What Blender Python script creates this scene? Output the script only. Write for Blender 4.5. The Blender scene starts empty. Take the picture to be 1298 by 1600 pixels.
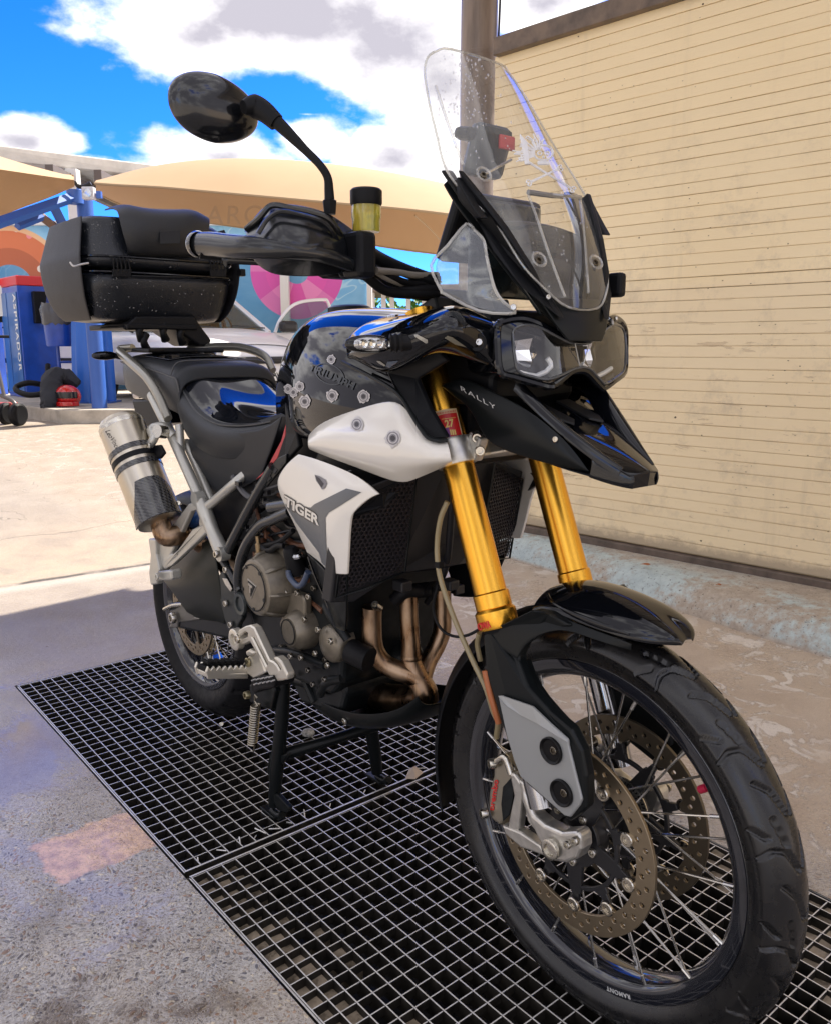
import bpy, bmesh, math, random
from math import sin, cos, pi, radians, sqrt, atan2, hypot
from mathutils import Vector, Matrix
from mathutils.bvhtree import BVHTree
random.seed(7)
SC = bpy.context.scene
COL = SC.collection
# ------------------------------------------------------------------ camera, sky, sun, exposure
F_PX, PITCH, CAM_H = 1298.0, 0.1957, 1.12
cam_d = bpy.data.cameras.new('camera')
cam = bpy.data.objects.new('camera', cam_d); COL.objects.link(cam)
cam.location = (0, 0, CAM_H); cam.rotation_euler = (pi/2-PITCH, 0, 0)
cam_d.sensor_fit = 'HORIZONTAL'; cam_d.sensor_width = 36; cam_d.lens = 36*F_PX/1298
cam_d.clip_start = 0.02; cam_d.clip_end = 500
SC.camera = cam
SUN_AZ = atan2(.60, .80)            # direction towards the sun, seen from above (x right, y away)
SUN_EL = radians(50)
world = bpy.data.worlds.new('World'); SC.world = world; world.use_nodes = True
def build_world():
    nt = world.node_tree; N = nt.nodes; Lk = nt.links
    for n in list(N): N.remove(n)
    out = N.new('ShaderNodeOutputWorld'); bg = N.new('ShaderNodeBackground'); bg.inputs[1].default_value = 0.15
    sky = N.new('ShaderNodeTexSky'); sky.sky_type = 'NISHITA'; sky.sun_disc = False
    sky.sun_elevation = SUN_EL; sky.sun_rotation = pi/2-SUN_AZ
    sky.air_density = 1.0; sky.dust_density = .2; sky.ozone_density = 4.0
    tc = N.new('ShaderNodeTexCoord'); sep = N.new('ShaderNodeSeparateXYZ'); Lk.new(tc.outputs['Generated'], sep.inputs[0])
    hs = N.new('ShaderNodeHueSaturation'); hs.inputs['Saturation'].default_value = 1.35; hs.inputs['Value'].default_value = 1.0
    Lk.new(sky.outputs[0], hs.inputs['Color'])
    tint = N.new('ShaderNodeMixRGB'); tint.blend_type = 'MULTIPLY'; tint.inputs[0].default_value = 1; tint.inputs[2].default_value = (.070, .165, .40, 1)
    Lk.new(hs.outputs[0], tint.inputs[1])
    def m(op, a, b=None, c=None):
        n = N.new('ShaderNodeMath'); n.operation = op
        for i, v in enumerate((a, b, c)):
            if v is None: continue
            if isinstance(v, (int, float)): n.inputs[i].default_value = v
            else: Lk.new(v, n.inputs[i])
        return n.outputs[0]
    # cloud banks: soft ellipses in (azimuth, elevation) broken up by noise
    az = m('ARCTAN2', sep.outputs[0], sep.outputs[1]); el = m('ARCSINE', sep.outputs[2])
    nz = N.new('ShaderNodeTexNoise'); nz.inputs['Scale'].default_value = 7; nz.inputs['Detail'].default_value = 9; nz.inputs['Roughness'].default_value = .58
    mp = N.new('ShaderNodeMapping'); mp.inputs['Scale'].default_value = (1, 1, 1.7); Lk.new(tc.outputs['Generated'], mp.inputs[0]); Lk.new(mp.outputs[0], nz.inputs['Vector'])
    nb = N.new('ShaderNodeTexNoise'); nb.inputs['Scale'].default_value = 2.2; nb.inputs['Detail'].default_value = 3; Lk.new(mp.outputs[0], nb.inputs['Vector'])
    banks = []
    def D(px, py):
        a = (px-649)/F_PX; b = (800-py)/F_PX; c, s = cos(PITCH), sin(PITCH)
        v = Vector((a, c+b*s, -s+b*c)).normalized(); return atan2(v.x, v.y), math.asin(v.z)
    for (px, py, rx, ry, w) in [(450, 30, 240, 85, 1.15), (600, 80, 180, 75, 1.1), (690, 140, 90, 85, 1.0), (320, 60, 115, 70, 1.0), (840, 10, 90, 50, .9), (520, -120, 310, 110, 1.1),
                                (350, 245, 140, 46, 1.05), (480, 215, 70, 40, 1.0), (620, 250, 110, 42, 1.1), (700, 262, 110, 40, 1.0), (35, 222, 75, 34, 1.05), (110, 252, 90, 14, .7), (480, 178, 40, 6, .62), (560, 150, 60, 6, .6)]:
        a0, e0 = D(px, py); ra = rx/F_PX*cos(0)*.95; re = ry/F_PX*.95
        dx = m('DIVIDE', m('SUBTRACT', az, a0), ra); dy = m('DIVIDE', m('SUBTRACT', el, e0), re)
        q = m('SQRT', m('ADD', m('MULTIPLY', dx, dx), m('MULTIPLY', dy, dy)))
        banks.append(m('MULTIPLY', m('SUBTRACT', 1.45, q), w))
    cur = banks[0]
    for b in banks[1:]: cur = m('MAXIMUM', cur, b)
    # elsewhere in the sky: broken cumulus out of view, cover raised to brighten the shade
    far = m('SUBTRACT', m('MULTIPLY', nb.outputs[0], 5.0), 1.2)
    inview = m('MULTIPLY', m('LESS_THAN', m('ABSOLUTE', az), .62), m('LESS_THAN', el, .75))
    far = m('SUBTRACT', far, m('MULTIPLY', inview, 9))
    cur = m('MAXIMUM', cur, far)
    dens = m('ADD', cur, m('MULTIPLY', m('SUBTRACT', nz.outputs[0], .5), 2.6))
    mask = N.new('ShaderNodeMapRange'); mask.interpolation_type = 'SMOOTHSTEP'; mask.inputs[1].default_value = .30; mask.inputs[2].default_value = .88; Lk.new(dens, mask.inputs[0])
    shade = N.new('ShaderNodeMapRange'); shade.interpolation_type = 'SMOOTHSTEP'; shade.inputs[1].default_value = .55; shade.inputs[2].default_value = 1.75; Lk.new(dens, shade.inputs[0])
    cr = N.new('ShaderNodeMixRGB'); cr.inputs[1].default_value = CLOUD_LIT; cr.inputs[2].default_value = CLOUD_DARK
    sh2 = m('MULTIPLY', shade.outputs[0], m('ADD', .40, m('MULTIPLY', nb.outputs[0], 1.3)))
    Lk.new(sh2, cr.inputs[0])
    mix = N.new('ShaderNodeMixRGB'); Lk.new(mask.outputs[0], mix.inputs[0]); Lk.new(tint.outputs[0], mix.inputs[1]); Lk.new(cr.outputs[0], mix.inputs[2])
    Lk.new(mix.outputs[0], bg.inputs[0]); Lk.new(bg.outputs[0], out.inputs[0])
CLOUD_LIT = (2.1, 2.04, 2.02, 1); CLOUD_DARK = (.70, .67, .76, 1)
build_world()
sun_d = bpy.data.lights.new('sun', 'SUN'); sun_d.energy = 2.0; sun_d.angle = radians(.5); sun_d.color = (1, .93, .82)
sun = bpy.data.objects.new('sun', sun_d); COL.objects.link(sun)
sd = Vector((cos(SUN_EL)*cos(SUN_AZ), cos(SUN_EL)*sin(SUN_AZ), sin(SUN_EL)))
sun.rotation_euler = sd.to_track_quat('Z', 'Y').to_euler(); sun.location = (0, 0, 20)
SC.view_settings.view_transform = 'Standard'; SC.view_settings.look = 'None'; SC.view_settings.exposure = 2.7
SC.view_settings.gamma = 1; SC.view_settings.use_curve_mapping = False
SC.render.resolution_x, SC.render.resolution_y = 830, 1024
# ------------------------------------------------------------------ geometry of the view (for placing things where they stand)
CP, SP = cos(PITCH), sin(PITCH)
CAMV = Vector((0, 0, CAM_H))
def ray(px, py):
    a = (px-649)/F_PX; b = (800-py)/F_PX
    return Vector((a, CP+b*SP, -SP+b*CP))
def G(px, py, z=0.0):
    r = ray(px, py); return CAMV+r*((z-CAM_H)/r.z)
def WD(px, py, Y):
    r = ray(px, py); return CAMV+r*(Y/r.y)
BA = radians(50.3)
DX = Vector((cos(BA), -sin(BA), 0)); DY = Vector((sin(BA), cos(BA), 0)); R0 = Vector((.3077, 1.2658, 0))-1.40*DX
def tl(w): v = w-R0; return Vector((v.dot(DX), v.dot(DY), v.z))
CROP = dict(N=(0,0,1),A1=(0,200,.3544),A2=(240,80,.3698),A3=(640,60,.3082),A4=(420,440,.2619),A5=(660,460,.2928),A6=(140,600,.2465),A7=(340,700,.2928),A8=(220,880,.339),B1=(660,860,.4915),B2=(700,1040,.339),B4=(660,680,.2311),C1=(220,880,.2003),C5=(560,1100,.2311),C6=(700,1000,.2003),C8=(660,740,.1875),D1=(0,200,.1849),D2=(0,420,.2003),D3=(340,380,.2773),D4=(300,300,.2465),D5=(360,820,.1541),D6=(140,500,.2619),D7=(540,460,.2003),D8=(700,180,.2003),E1=(680,0,.4761),E2=(300,960,.1387),E3=(460,880,.2003),E4=(800,1040,.1625),E5=(1000,1000,.2296),E7=(560,560,.1541))
def cc(c, x, y): o = CROP[c]; return o[0]+x*o[2], o[1]+y*o[2]
def Q(c, x, y, lat):
    r = ray(*cc(c, x, y)); t = (lat-(CAMV-R0).dot(DY))/r.dot(DY); return tl(CAMV+r*t)
def QX(c, x, y, fx):
    r = ray(*cc(c, x, y)); t = (fx-(CAMV-R0).dot(DX))/r.dot(DX); return tl(CAMV+r*t)
def QS(c, x, y, fun, lo=-.5, hi=.5):
    g = lambda l: (lambda v: v.x-fun(v.y, v.z))(Q(c, x, y, l))
    a, b = lo, hi; ga = g(a)
    for _ in range(40):
        mth = (a+b)/2; gm = g(mth)
        if (gm > 0) == (ga > 0): a, ga = mth, gm
        else: b = mth
    return Q(c, x, y, (a+b)/2)
def QL(c, lst): return [Q(c, *p) for p in lst]
# ------------------------------------------------------------------ materials
MATS = {}
def mat(name, col, rough=.5, metal=0., coat=0., bump=0., bscale=200., var=0., vscale=20., rvar=0., spec=.5, col2=None, stretch=None, det=4):
    if name in MATS: return MATS[name]
    m = bpy.data.materials.new(name); m.use_nodes = True; nt = m.node_tree; b = nt.nodes['Principled BSDF']
    c = tuple(col)+(1,)
    b.inputs['Base Color'].default_value = c; b.inputs['Roughness'].default_value = rough; b.inputs['Metallic'].default_value = metal
    b.inputs['Coat Weight'].default_value = coat; b.inputs['Coat Roughness'].default_value = .03; b.inputs['Specular IOR Level'].default_value = spec
    tc = nt.nodes.new('ShaderNodeTexCoord'); src = tc.outputs['Object']
    if stretch:
        mp = nt.nodes.new('ShaderNodeMapping'); mp.inputs['Scale'].default_value = stretch; nt.links.new(src, mp.inputs[0]); src = mp.outputs[0]
    if var or rvar:
        n = nt.nodes.new('ShaderNodeTexNoise'); n.inputs['Scale'].default_value = vscale; n.inputs['Detail'].default_value = det; n.inputs['Roughness'].default_value = .6
        nt.links.new(src, n.inputs['Vector'])
        if var:
            mx = nt.nodes.new('ShaderNodeMixRGB'); mx.inputs[1].default_value = tuple(max(0, v*(1-var)) for v in col)+(1,)
            mx.inputs[2].default_value = (tuple(col2)+(1,)) if col2 else tuple(v*(1+var) for v in col)+(1,)
            rp = nt.nodes.new('ShaderNodeMapRange'); rp.inputs[1].default_value = .35; rp.inputs[2].default_value = .65
            nt.links.new(n.outputs[0], rp.inputs[0]); nt.links.new(rp.outputs[0], mx.inputs[0]); nt.links.new(mx.outputs[0], b.inputs['Base Color'])
        if rvar:
            rr = nt.nodes.new('ShaderNodeMapRange'); rr.inputs[1].default_value = .35; rr.inputs[2].default_value = .65
            rr.inputs[3].default_value = max(0, rough-rvar); rr.inputs[4].default_value = min(1, rough+rvar)
            nt.links.new(n.outputs[0], rr.inputs[0]); nt.links.new(rr.outputs[0], b.inputs['Roughness'])
    if bump:
        n2 = nt.nodes.new('ShaderNodeTexNoise'); n2.inputs['Scale'].default_value = bscale; n2.inputs['Detail'].default_value = 3; nt.links.new(src, n2.inputs['Vector'])
        bp = nt.nodes.new('ShaderNodeBump'); bp.inputs['Strength'].default_value = bump; bp.inputs['Distance'].default_value = .002
        nt.links.new(n2.outputs[0], bp.inputs['Height']); nt.links.new(bp.outputs[0], b.inputs['Normal'])
    MATS[name] = m; return m
def glassmat(name, tint=(1, 1, 1), rough=.02, refl=1.0, haze=0.0, hazecol=(.8, .8, .8)):
    if name in MATS: return MATS[name]
    m = bpy.data.materials.new(name); m.use_nodes = True; nt = m.node_tree
    for n in list(nt.nodes): nt.nodes.remove(n)
    o = nt.nodes.new('ShaderNodeOutputMaterial'); t = nt.nodes.new('ShaderNodeBsdfTransparent'); t.inputs[0].default_value = tuple(tint)+(1,)
    g = nt.nodes.new('ShaderNodeBsdfGlossy'); g.inputs['Roughness'].default_value = rough
    fr = nt.nodes.new('ShaderNodeLayerWeight'); fr.inputs[0].default_value = .5
    pw = nt.nodes.new('ShaderNodeMath'); pw.operation = 'POWER'; pw.inputs[1].default_value = 4.0; nt.links.new(fr.outputs['Facing'], pw.inputs[0])
    mu = nt.nodes.new('ShaderNodeMath'); mu.operation = 'MULTIPLY_ADD'; mu.inputs[1].default_value = min(.9, .55*refl); mu.inputs[2].default_value = .045*refl; mu.use_clamp = True; nt.links.new(pw.outputs[0], mu.inputs[0])
    mx = nt.nodes.new('ShaderNodeMixShader'); nt.links.new(mu.outputs[0], mx.inputs[0]); nt.links.new(t.outputs[0], mx.inputs[1]); nt.links.new(g.outputs[0], mx.inputs[2])
    last = mx
    if haze:
        d = nt.nodes.new('ShaderNodeBsdfDiffuse'); d.inputs[0].default_value = tuple(hazecol)+(1,)
        nz = nt.nodes.new('ShaderNodeTexNoise'); nz.inputs['Scale'].default_value = 14; nz.inputs['Detail'].default_value = 5
        tc = nt.nodes.new('ShaderNodeTexCoord'); nt.links.new(tc.outputs['Object'], nz.inputs['Vector'])
        mr = nt.nodes.new('ShaderNodeMapRange'); mr.inputs[1].default_value = .3; mr.inputs[2].default_value = .75; mr.inputs[3].default_value = haze*.4; mr.inputs[4].default_value = haze*1.8
        nt.links.new(nz.outputs[0], mr.inputs[0])
        m2 = nt.nodes.new('ShaderNodeMixShader'); nt.links.new(mr.outputs[0], m2.inputs[0]); nt.links.new(mx.outputs[0], m2.inputs[1]); nt.links.new(d.outputs[0], m2.inputs[2]); last = m2
    nt.links.new(last.outputs[0], o.inputs[0]); MATS[name] = m; return m
GLOSS = mat('black_gloss_paint', (.003, .0035, .005), .07, coat=1, spec=.0)
PLAST = mat('black_plastic', (.007, .0075, .009), .42, bump=.12, bscale=900, spec=.16)
SATIN = mat('black_satin_plastic', (.006, .0075, .008), .30, spec=.22)
RUB = mat('rubber', (.008, .008, .009), .50, rvar=.1, vscale=60, spec=.16)
WHITE = mat('white_paint', (.74, .71, .64), .22, coat=.6)
GRAPH = mat('graphite_decal', (.10, .11, .12), .35)
SILV = mat('silver_frame_paint', (.50, .49, .44), .34, metal=.55, rvar=.06, vscale=90)
ALU = mat('cast_aluminium', (.62, .60, .55), .32, metal=.85, var=.1, vscale=70, bump=.15, bscale=600)
STEEL = mat('brushed_steel', (.60, .57, .50), .26, metal=1, rvar=.06, vscale=50)
CHROME = mat('polished_steel', (.45, .45, .46), .14, metal=1)
GOLD = mat('gold_anodised', (.88, .46, .055), .27, metal=1)
ENG = mat('engine_bronze_grey', (.20, .175, .135), .36, metal=.55, bump=.15, bscale=700, var=.12, vscale=60)
ENGD = mat('engine_dark', (.010, .012, .013), .36, metal=.1, var=.4, vscale=40, spec=.25)
PIPE = mat('heat_tinted_steel', (.30, .17, .09), .33, metal=1, var=.45, vscale=26, col2=(.42, .30, .20), rvar=.1, stretch=(1, 1, .5))
DISC = mat('brake_disc_steel', (.33, .265, .18), .34, metal=.9)
DISCD = mat('brake_disc_dark', (.15, .125, .09), .36, metal=.85)
SPOKE = mat('spoke_steel', (.66, .65, .62), .22, metal=1)
RED = mat('red_decal', (.60, .02, .02), .35)
SEATM = mat('seat_vinyl', (.017, .019, .022), .36, bump=.25, bscale=1400, spec=.3)
SEATG = mat('seat_vinyl_gloss', (.006, .007, .010), .10, coat=1, spec=0)
CHAR = mat('charcoal_plastic', (.020, .022, .026), .42, bump=.1, bscale=700, spec=.25)
# ------------------------------------------------------------------ mesh helpers
def new_obj(name, me, m, parent=None, kind=None):
    o = bpy.data.objects.new(name, me); COL.objects.link(o)
    if m is not None and not me.materials: me.materials.append(m)
    if parent is not None: o.parent = parent
    if kind: o['kind'] = kind
    return o
def mesh(name, vs, fs, m, parent=None, smooth=False, bevel=0, sub=0, solid=0, off=-1, kind=None, bseg=2, auto=None):
    me = bpy.data.meshes.new(name); me.from_pydata([tuple(v) for v in vs], [], fs); me.update()
    bm = bmesh.new(); bm.from_mesh(me); bmesh.ops.recalc_face_normals(bm, faces=bm.faces); bm.to_mesh(me); bm.free()
    if smooth or sub:
        for p in me.polygons: p.use_smooth = True
    o = new_obj(name, me, m, parent, kind)
    if solid: q = o.modifiers.new('s', 'SOLIDIFY'); q.thickness = solid; q.offset = off
    if bevel: q = o.modifiers.new('b', 'BEVEL'); q.width = bevel; q.segments = bseg; q.limit_method = 'ANGLE'; q.angle_limit = radians(35); q.harden_normals = False
    if sub: q = o.modifiers.new('u', 'SUBSURF'); q.levels = sub; q.render_levels = sub
    return o
def finish(name, bm, m, parent=None, smooth=True, kind=None, bevel=0):
    bmesh.ops.recalc_face_normals(bm, faces=bm.faces)
    me = bpy.data.meshes.new(name); bm.to_mesh(me); bm.free()
    if smooth:
        for p in me.polygons: p.use_smooth = True
        try: me.set_sharp_from_angle(angle=radians(38))
        except Exception: pass
    o = new_obj(name, me, m, parent, kind)
    if bevel: q = o.modifiers.new('b', 'BEVEL'); q.width = bevel; q.segments = 2; q.limit_method = 'ANGLE'; q.angle_limit = radians(35)
    return o
def hold_rows(rows, t=.07):
    L = lambda a, b, k: [p.lerp(q, k) for p, q in zip(a, b)]
    return [rows[0], L(rows[0], rows[1], t)]+rows[1:-1]+[L(rows[-1], rows[-2], t), rows[-1]]
def loft(name, rows, m, parent=None, sub=2, solid=.003, close=False, cap=False, off=-1, sm=True, hold=True):
    rows = [[Vector(v) for v in r] for r in rows]
    if hold and sub and not cap and len(rows) > 1:
        rows = hold_rows(rows)
        if not close:
            cols = hold_rows([list(c) for c in zip(*rows)]); rows = [list(r) for r in zip(*cols)]
    n = len(rows[0]); vs = [v for r in rows for v in r]; fs = []
    for i in range(len(rows)-1):
        for j in range(n if close else n-1):
            k = (j+1) % n; fs.append((i*n+j, i*n+k, (i+1)*n+k, (i+1)*n+j))
    if cap: fs.append(tuple(range(n))); fs.append(tuple((len(rows)-1)*n+j for j in reversed(range(n))))
    return mesh(name, vs, fs, m, parent, smooth=sm, sub=sub, solid=0 if cap else solid, off=off)
def mir(v): return Vector((v.x, -v.y, v.z))
def sym(rows):      # rows run from the right edge to the centre line; add the left half
    return [list(r)+[mir(v) for v in reversed(r[:-1])] for r in rows]
def slab(name, loop, dy, m, parent=None, bevel=.002, kind=None, bseg=2):
    n = len(loop); vs = [Vector(v) for v in loop]+[Vector(v)+Vector(dy) for v in loop]
    fs = [tuple(range(n)), tuple(range(2*n-1, n-1, -1))]+[(i, (i+1) % n, n+(i+1) % n, n+i) for i in range(n)]
    return mesh(name, vs, fs, m, parent, bevel=bevel, kind=kind, bseg=bseg)
def slabQ(name, c, lst, depth, m, parent=None, bevel=.002):
    return slab(name, QL(c, lst), (0, depth, 0), m, parent, bevel)
def add_box(bm, c, s, mt=None):
    r = bmesh.ops.create_cube(bm, size=1); 
    for v in r['verts']: v.co = Vector((v.co.x*s[0], v.co.y*s[1], v.co.z*s[2]))
    if mt is not None: bmesh.ops.transform(bm, matrix=mt, verts=r['verts'])
    bmesh.ops.translate(bm, verts=r['verts'], vec=c); return r['verts']
def box(name, c, s, m, parent=None, bevel=.002, rot=None, kind=None):
    bm = bmesh.new(); add_box(bm, Vector(c), s, rot); return finish(name, bm, m, parent, smooth=False, bevel=bevel, kind=kind)
def smoothpts(pts, n=6, closed=False):
    pts = [Vector(p) for p in pts]
    if len(pts) < 3: return pts
    out = []; L = len(pts)
    for i in range(L if closed else L-1):
        p0 = pts[(i-1) % L] if (closed or i > 0) else pts[0]*2-pts[1]; p1 = pts[i]; p2 = pts[(i+1) % L]
        p3 = pts[(i+2) % L] if (closed or i+2 < L) else pts[-1]*2-pts[-2]
        for k in range(n):
            t = k/n; out.append(.5*((2*p1)+(-p0+p2)*t+(2*p0-5*p1+4*p2-p3)*t*t+(-p0+3*p1-3*p2+p3)*t**3))
    if not closed: out.append(pts[-1])
    return out
def add_tube(bm, pts, r, seg=10, caps=True, closed=False, flat=1.0, up=None):
    L = len(pts); rs = r if isinstance(r, (list, tuple)) else [r]*L
    if len(rs) != L: rs = [rs[min(len(rs)-1, int(i/(L-1)*(len(rs)-1)))]+(rs[min(len(rs)-1, int(i/(L-1)*(len(rs)-1))+1)]-rs[min(len(rs)-1, int(i/(L-1)*(len(rs)-1)))])*((i/(L-1)*(len(rs)-1)) % 1) for i in range(L)]
    rings = []; t0 = (pts[1]-pts[0]).normalized(); a = Vector(up) if up else (Vector((0, 0, 1)) if abs(t0.z) < .9 else Vector((1, 0, 0)))
    nrm = (a-t0*a.dot(t0)).normalized()
    for i in range(L):
        if closed: t = (pts[(i+1) % L]-pts[i-1]).normalized()
        else: t = (pts[min(i+1, L-1)]-pts[max(i-1, 0)]).normalized()
        nrm = (nrm-t*nrm.dot(t)).normalized(); b = t.cross(nrm)
        rings.append([bm.verts.new(pts[i]+nrm*(cos(2*pi*k/seg)*rs[i])+b*(sin(2*pi*k/seg)*rs[i]*flat)) for k in range(seg)])
    for i in range(L if closed else L-1):
        A = rings[i]; B = rings[(i+1) % L]
        for k in range(seg): bm.faces.new((A[k], A[(k+1) % seg], B[(k+1) % seg], B[k]))
    if caps and not closed: bm.faces.new(rings[0][::-1]); bm.faces.new(rings[-1])
def tube(name, pts, r, m, parent=None, seg=12, smooth=6, closed=False, flat=1.0, up=None, kind=None):
    bm = bmesh.new(); pts = smoothpts(pts, smooth, closed) if smooth and len(pts) > 2 else [Vector(p) for p in pts]
    add_tube(bm, pts, r, seg, closed=closed, flat=flat, up=up); return finish(name, bm, m, parent, kind=kind)
def frame(axis):
    z = Vector(axis).normalized(); a = Vector((0, 0, 1)) if abs(z.z) < .9 else Vector((1, 0, 0)); x = a.cross(z).normalized(); return x, z.cross(x), z
def add_lathe(bm, prof, c, axis, seg=48, caps=True, closed=False):
    x, y, z = frame(axis); c = Vector(c); rings = []
    for (h, r) in prof:
        if r < 1e-6: rings.append([bm.verts.new(c+z*h)])
        else: rings.append([bm.verts.new(c+z*h+x*(r*cos(2*pi*k/seg))+y*(r*sin(2*pi*k/seg))) for k in range(seg)])
    R = rings+([rings[0]] if closed else [])
    for A, B in zip(R[:-1], R[1:]):
        for k in range(seg):
            k2 = (k+1) % seg
            if len(A) == 1 and len(B) > 1: bm.faces.new((A[0], B[k2], B[k]))
            elif len(B) == 1 and len(A) > 1: bm.faces.new((A[k], A[k2], B[0]))
            elif len(A) > 1: bm.faces.new((A[k], A[k2], B[k2], B[k]))
    if caps and not closed:
        if len(rings[0]) > 1: bm.faces.new(rings[0][::-1])
        if len(rings[-1]) > 1: bm.faces.new(rings[-1])
def lathe(name, prof, c, axis, m, parent=None, seg=48, caps=True, closed=False):
    bm = bmesh.new(); add_lathe(bm, prof, c, axis, seg, caps, closed); return finish(name, bm, m, parent)
def cyl(name, a, b, r, m, parent=None, seg=20, ch=.0):
    a = Vector(a); b = Vector(b); L = (b-a).length; ch = ch or min(r*.12, .0015)
    return lathe(name, [(0, 0), (0, r-ch), (ch, r), (L-ch, r), (L, r-ch), (L, 0)], a, b-a, m, parent, seg)
def plate2d(name, loops, thick, mtx, m, parent=None, bevel=.0008, smooth=False):
    """flat plate with holes: loops in 2-D, first outer, others holes; extruded, placed by mtx"""
    cu = bpy.data.curves.new(name, 'CURVE'); cu.dimensions = '2D'; cu.fill_mode = 'BOTH'; cu.extrude = thick/2; cu.bevel_depth = bevel; cu.bevel_resolution = 0
    if bevel: cu.offset = -bevel
    for lp in loops:
        s = cu.splines.new('POLY'); s.points.add(len(lp)-1); s.use_cyclic_u = True
        for i, p in enumerate(lp): s.points[i].co = (p[0], p[1], 0, 1)
    t = bpy.data.objects.new('t', cu); COL.objects.link(t)
    bpy.context.view_layer.update()
    me = bpy.data.meshes.new_from_object(t.evaluated_get(bpy.context.evaluated_depsgraph_get())); bpy.data.objects.remove(t); bpy.data.curves.remove(cu)
    me.name = name; me.transform(mtx)
    for p in me.polygons: p.use_smooth = False
    me.materials.clear()
    return new_obj(name, me, m, parent)
def circ2(cx, cy, r, n=12, ph=0): return [(cx+r*cos(2*pi*k/n+ph), cy+r*sin(2*pi*k/n+ph)) for k in range(n)]
def planeM(c, xa, ya):
    xa = Vector(xa).normalized(); za = xa.cross(Vector(ya)).normalized(); ya = za.cross(xa)
    M = Matrix((xa, ya, za)).transposed().to_4x4(); M.translation = Vector(c); return M
def text_mesh(s, depth=0.0, font=None, bold=0.0, shear=0.0, spacing=1.0):
    cu = bpy.data.curves.new('t', 'FONT'); cu.body = s; cu.size = 1; cu.extrude = depth; cu.offset = bold; cu.shear = shear; cu.space_character = spacing
    t = bpy.data.objects.new('t', cu); COL.objects.link(t); bpy.context.view_layer.update()
    me = bpy.data.meshes.new_from_object(t.evaluated_get(bpy.context.evaluated_depsgraph_get())); bpy.data.objects.remove(t); bpy.data.curves.remove(cu)
    me.materials.clear(); return me
def bvh_of(objs):
    dg = bpy.context.evaluated_depsgraph_get(); dg.update(); vs = []; fs = []
    for o in objs:
        e = o.evaluated_get(dg); me = e.to_mesh(); b = len(vs)
        vs += [v.co.copy() for v in me.vertices]; fs += [tuple(b+i for i in p.vertices) for p in me.polygons]; e.to_mesh_clear()
    return BVHTree.FromPolygons(vs, fs)
CAML = tl(CAMV)
def localray(px, py):
    r = ray(px, py); return Vector((r.dot(DX), r.dot(DY), r.z)).normalized()
def drape(name, me, bvh, m, parent, lift=.0012, fallback=None, thick=0):
    """lay a flat graphic (verts given in picture coordinates) on the skin of a part; it stays there as real thin geometry"""
    bm = bmesh.new(); bm.from_mesh(me)
    bmesh.ops.triangulate(bm, faces=bm.faces)
    bmesh.ops.subdivide_edges(bm, edges=[e for e in bm.edges if e.calc_length() > 6], cuts=2)
    bad = []
    for v in bm.verts:
        d = localray(v.co.x, v.co.y); h = bvh.ray_cast(CAML, d)
        if h[0] is None: bad.append(v); continue
        n = h[1] if h[1].dot(d) < 0 else -h[1]; v.co = h[0]+n*lift
    if bad: bmesh.ops.delete(bm, geom=bad, context='VERTS')
    me2 = bpy.data.meshes.new(name); bm.to_mesh(me2); bm.free(); return new_obj(name, me2, m, parent)
def text_on(name, s, px0, px1, h, bvh, m, parent, bold=0, shear=0, lift=.0012, flip=False, spacing=1.0, updir=None):
    """text baseline from picture point px0 to px1, letter height h"""
    me = text_mesh(s, bold=bold, shear=shear, spacing=spacing)
    xs = [v.co.x for v in me.vertices]; w = max(xs)-min(xs); x0 = min(xs)
    a = Vector(px0); b = Vector(px1); u = (b-a)/w; up = Vector(updir) if updir else Vector((u.y, -u.x)).normalized(); up = up*(h/.72)
    for v in me.vertices:
        p = a+u*(v.co.x-x0)+up*v.co.y; v.co = (p.x, p.y, 0)
    return drape(name, me, bvh, m, parent, lift)
def poly_on(name, loops, bvh, m, parent, lift=.001):
    bm = bmesh.new()
    for lp in loops: bm.faces.new([bm.verts.new((p[0], p[1], 0)) for p in lp])
    for _ in range(2):
        bmesh.ops.triangulate(bm, faces=bm.faces)
        bmesh.ops.subdivide_edges(bm, edges=[e for e in bm.edges if e.calc_length() > 5], cuts=2)
    me = bpy.data.meshes.new('t'); bm.to_mesh(me); bm.free(); return drape(name, me, bvh, m, parent, lift)
def empty(name, loc, rz=0):
    o = bpy.data.objects.new(name, None); COL.objects.link(o); o.location = loc; o.rotation_euler = (0, 0, rz); o.empty_display_size = .1; return o
def tag(o, label, cat, group=None):
    o['label'] = label; o['category'] = cat
    if group: o['group'] = group
    return o
def cp(o, parent=None):
    c = o.copy(); COL.objects.link(c); c.parent = parent; return c
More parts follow.
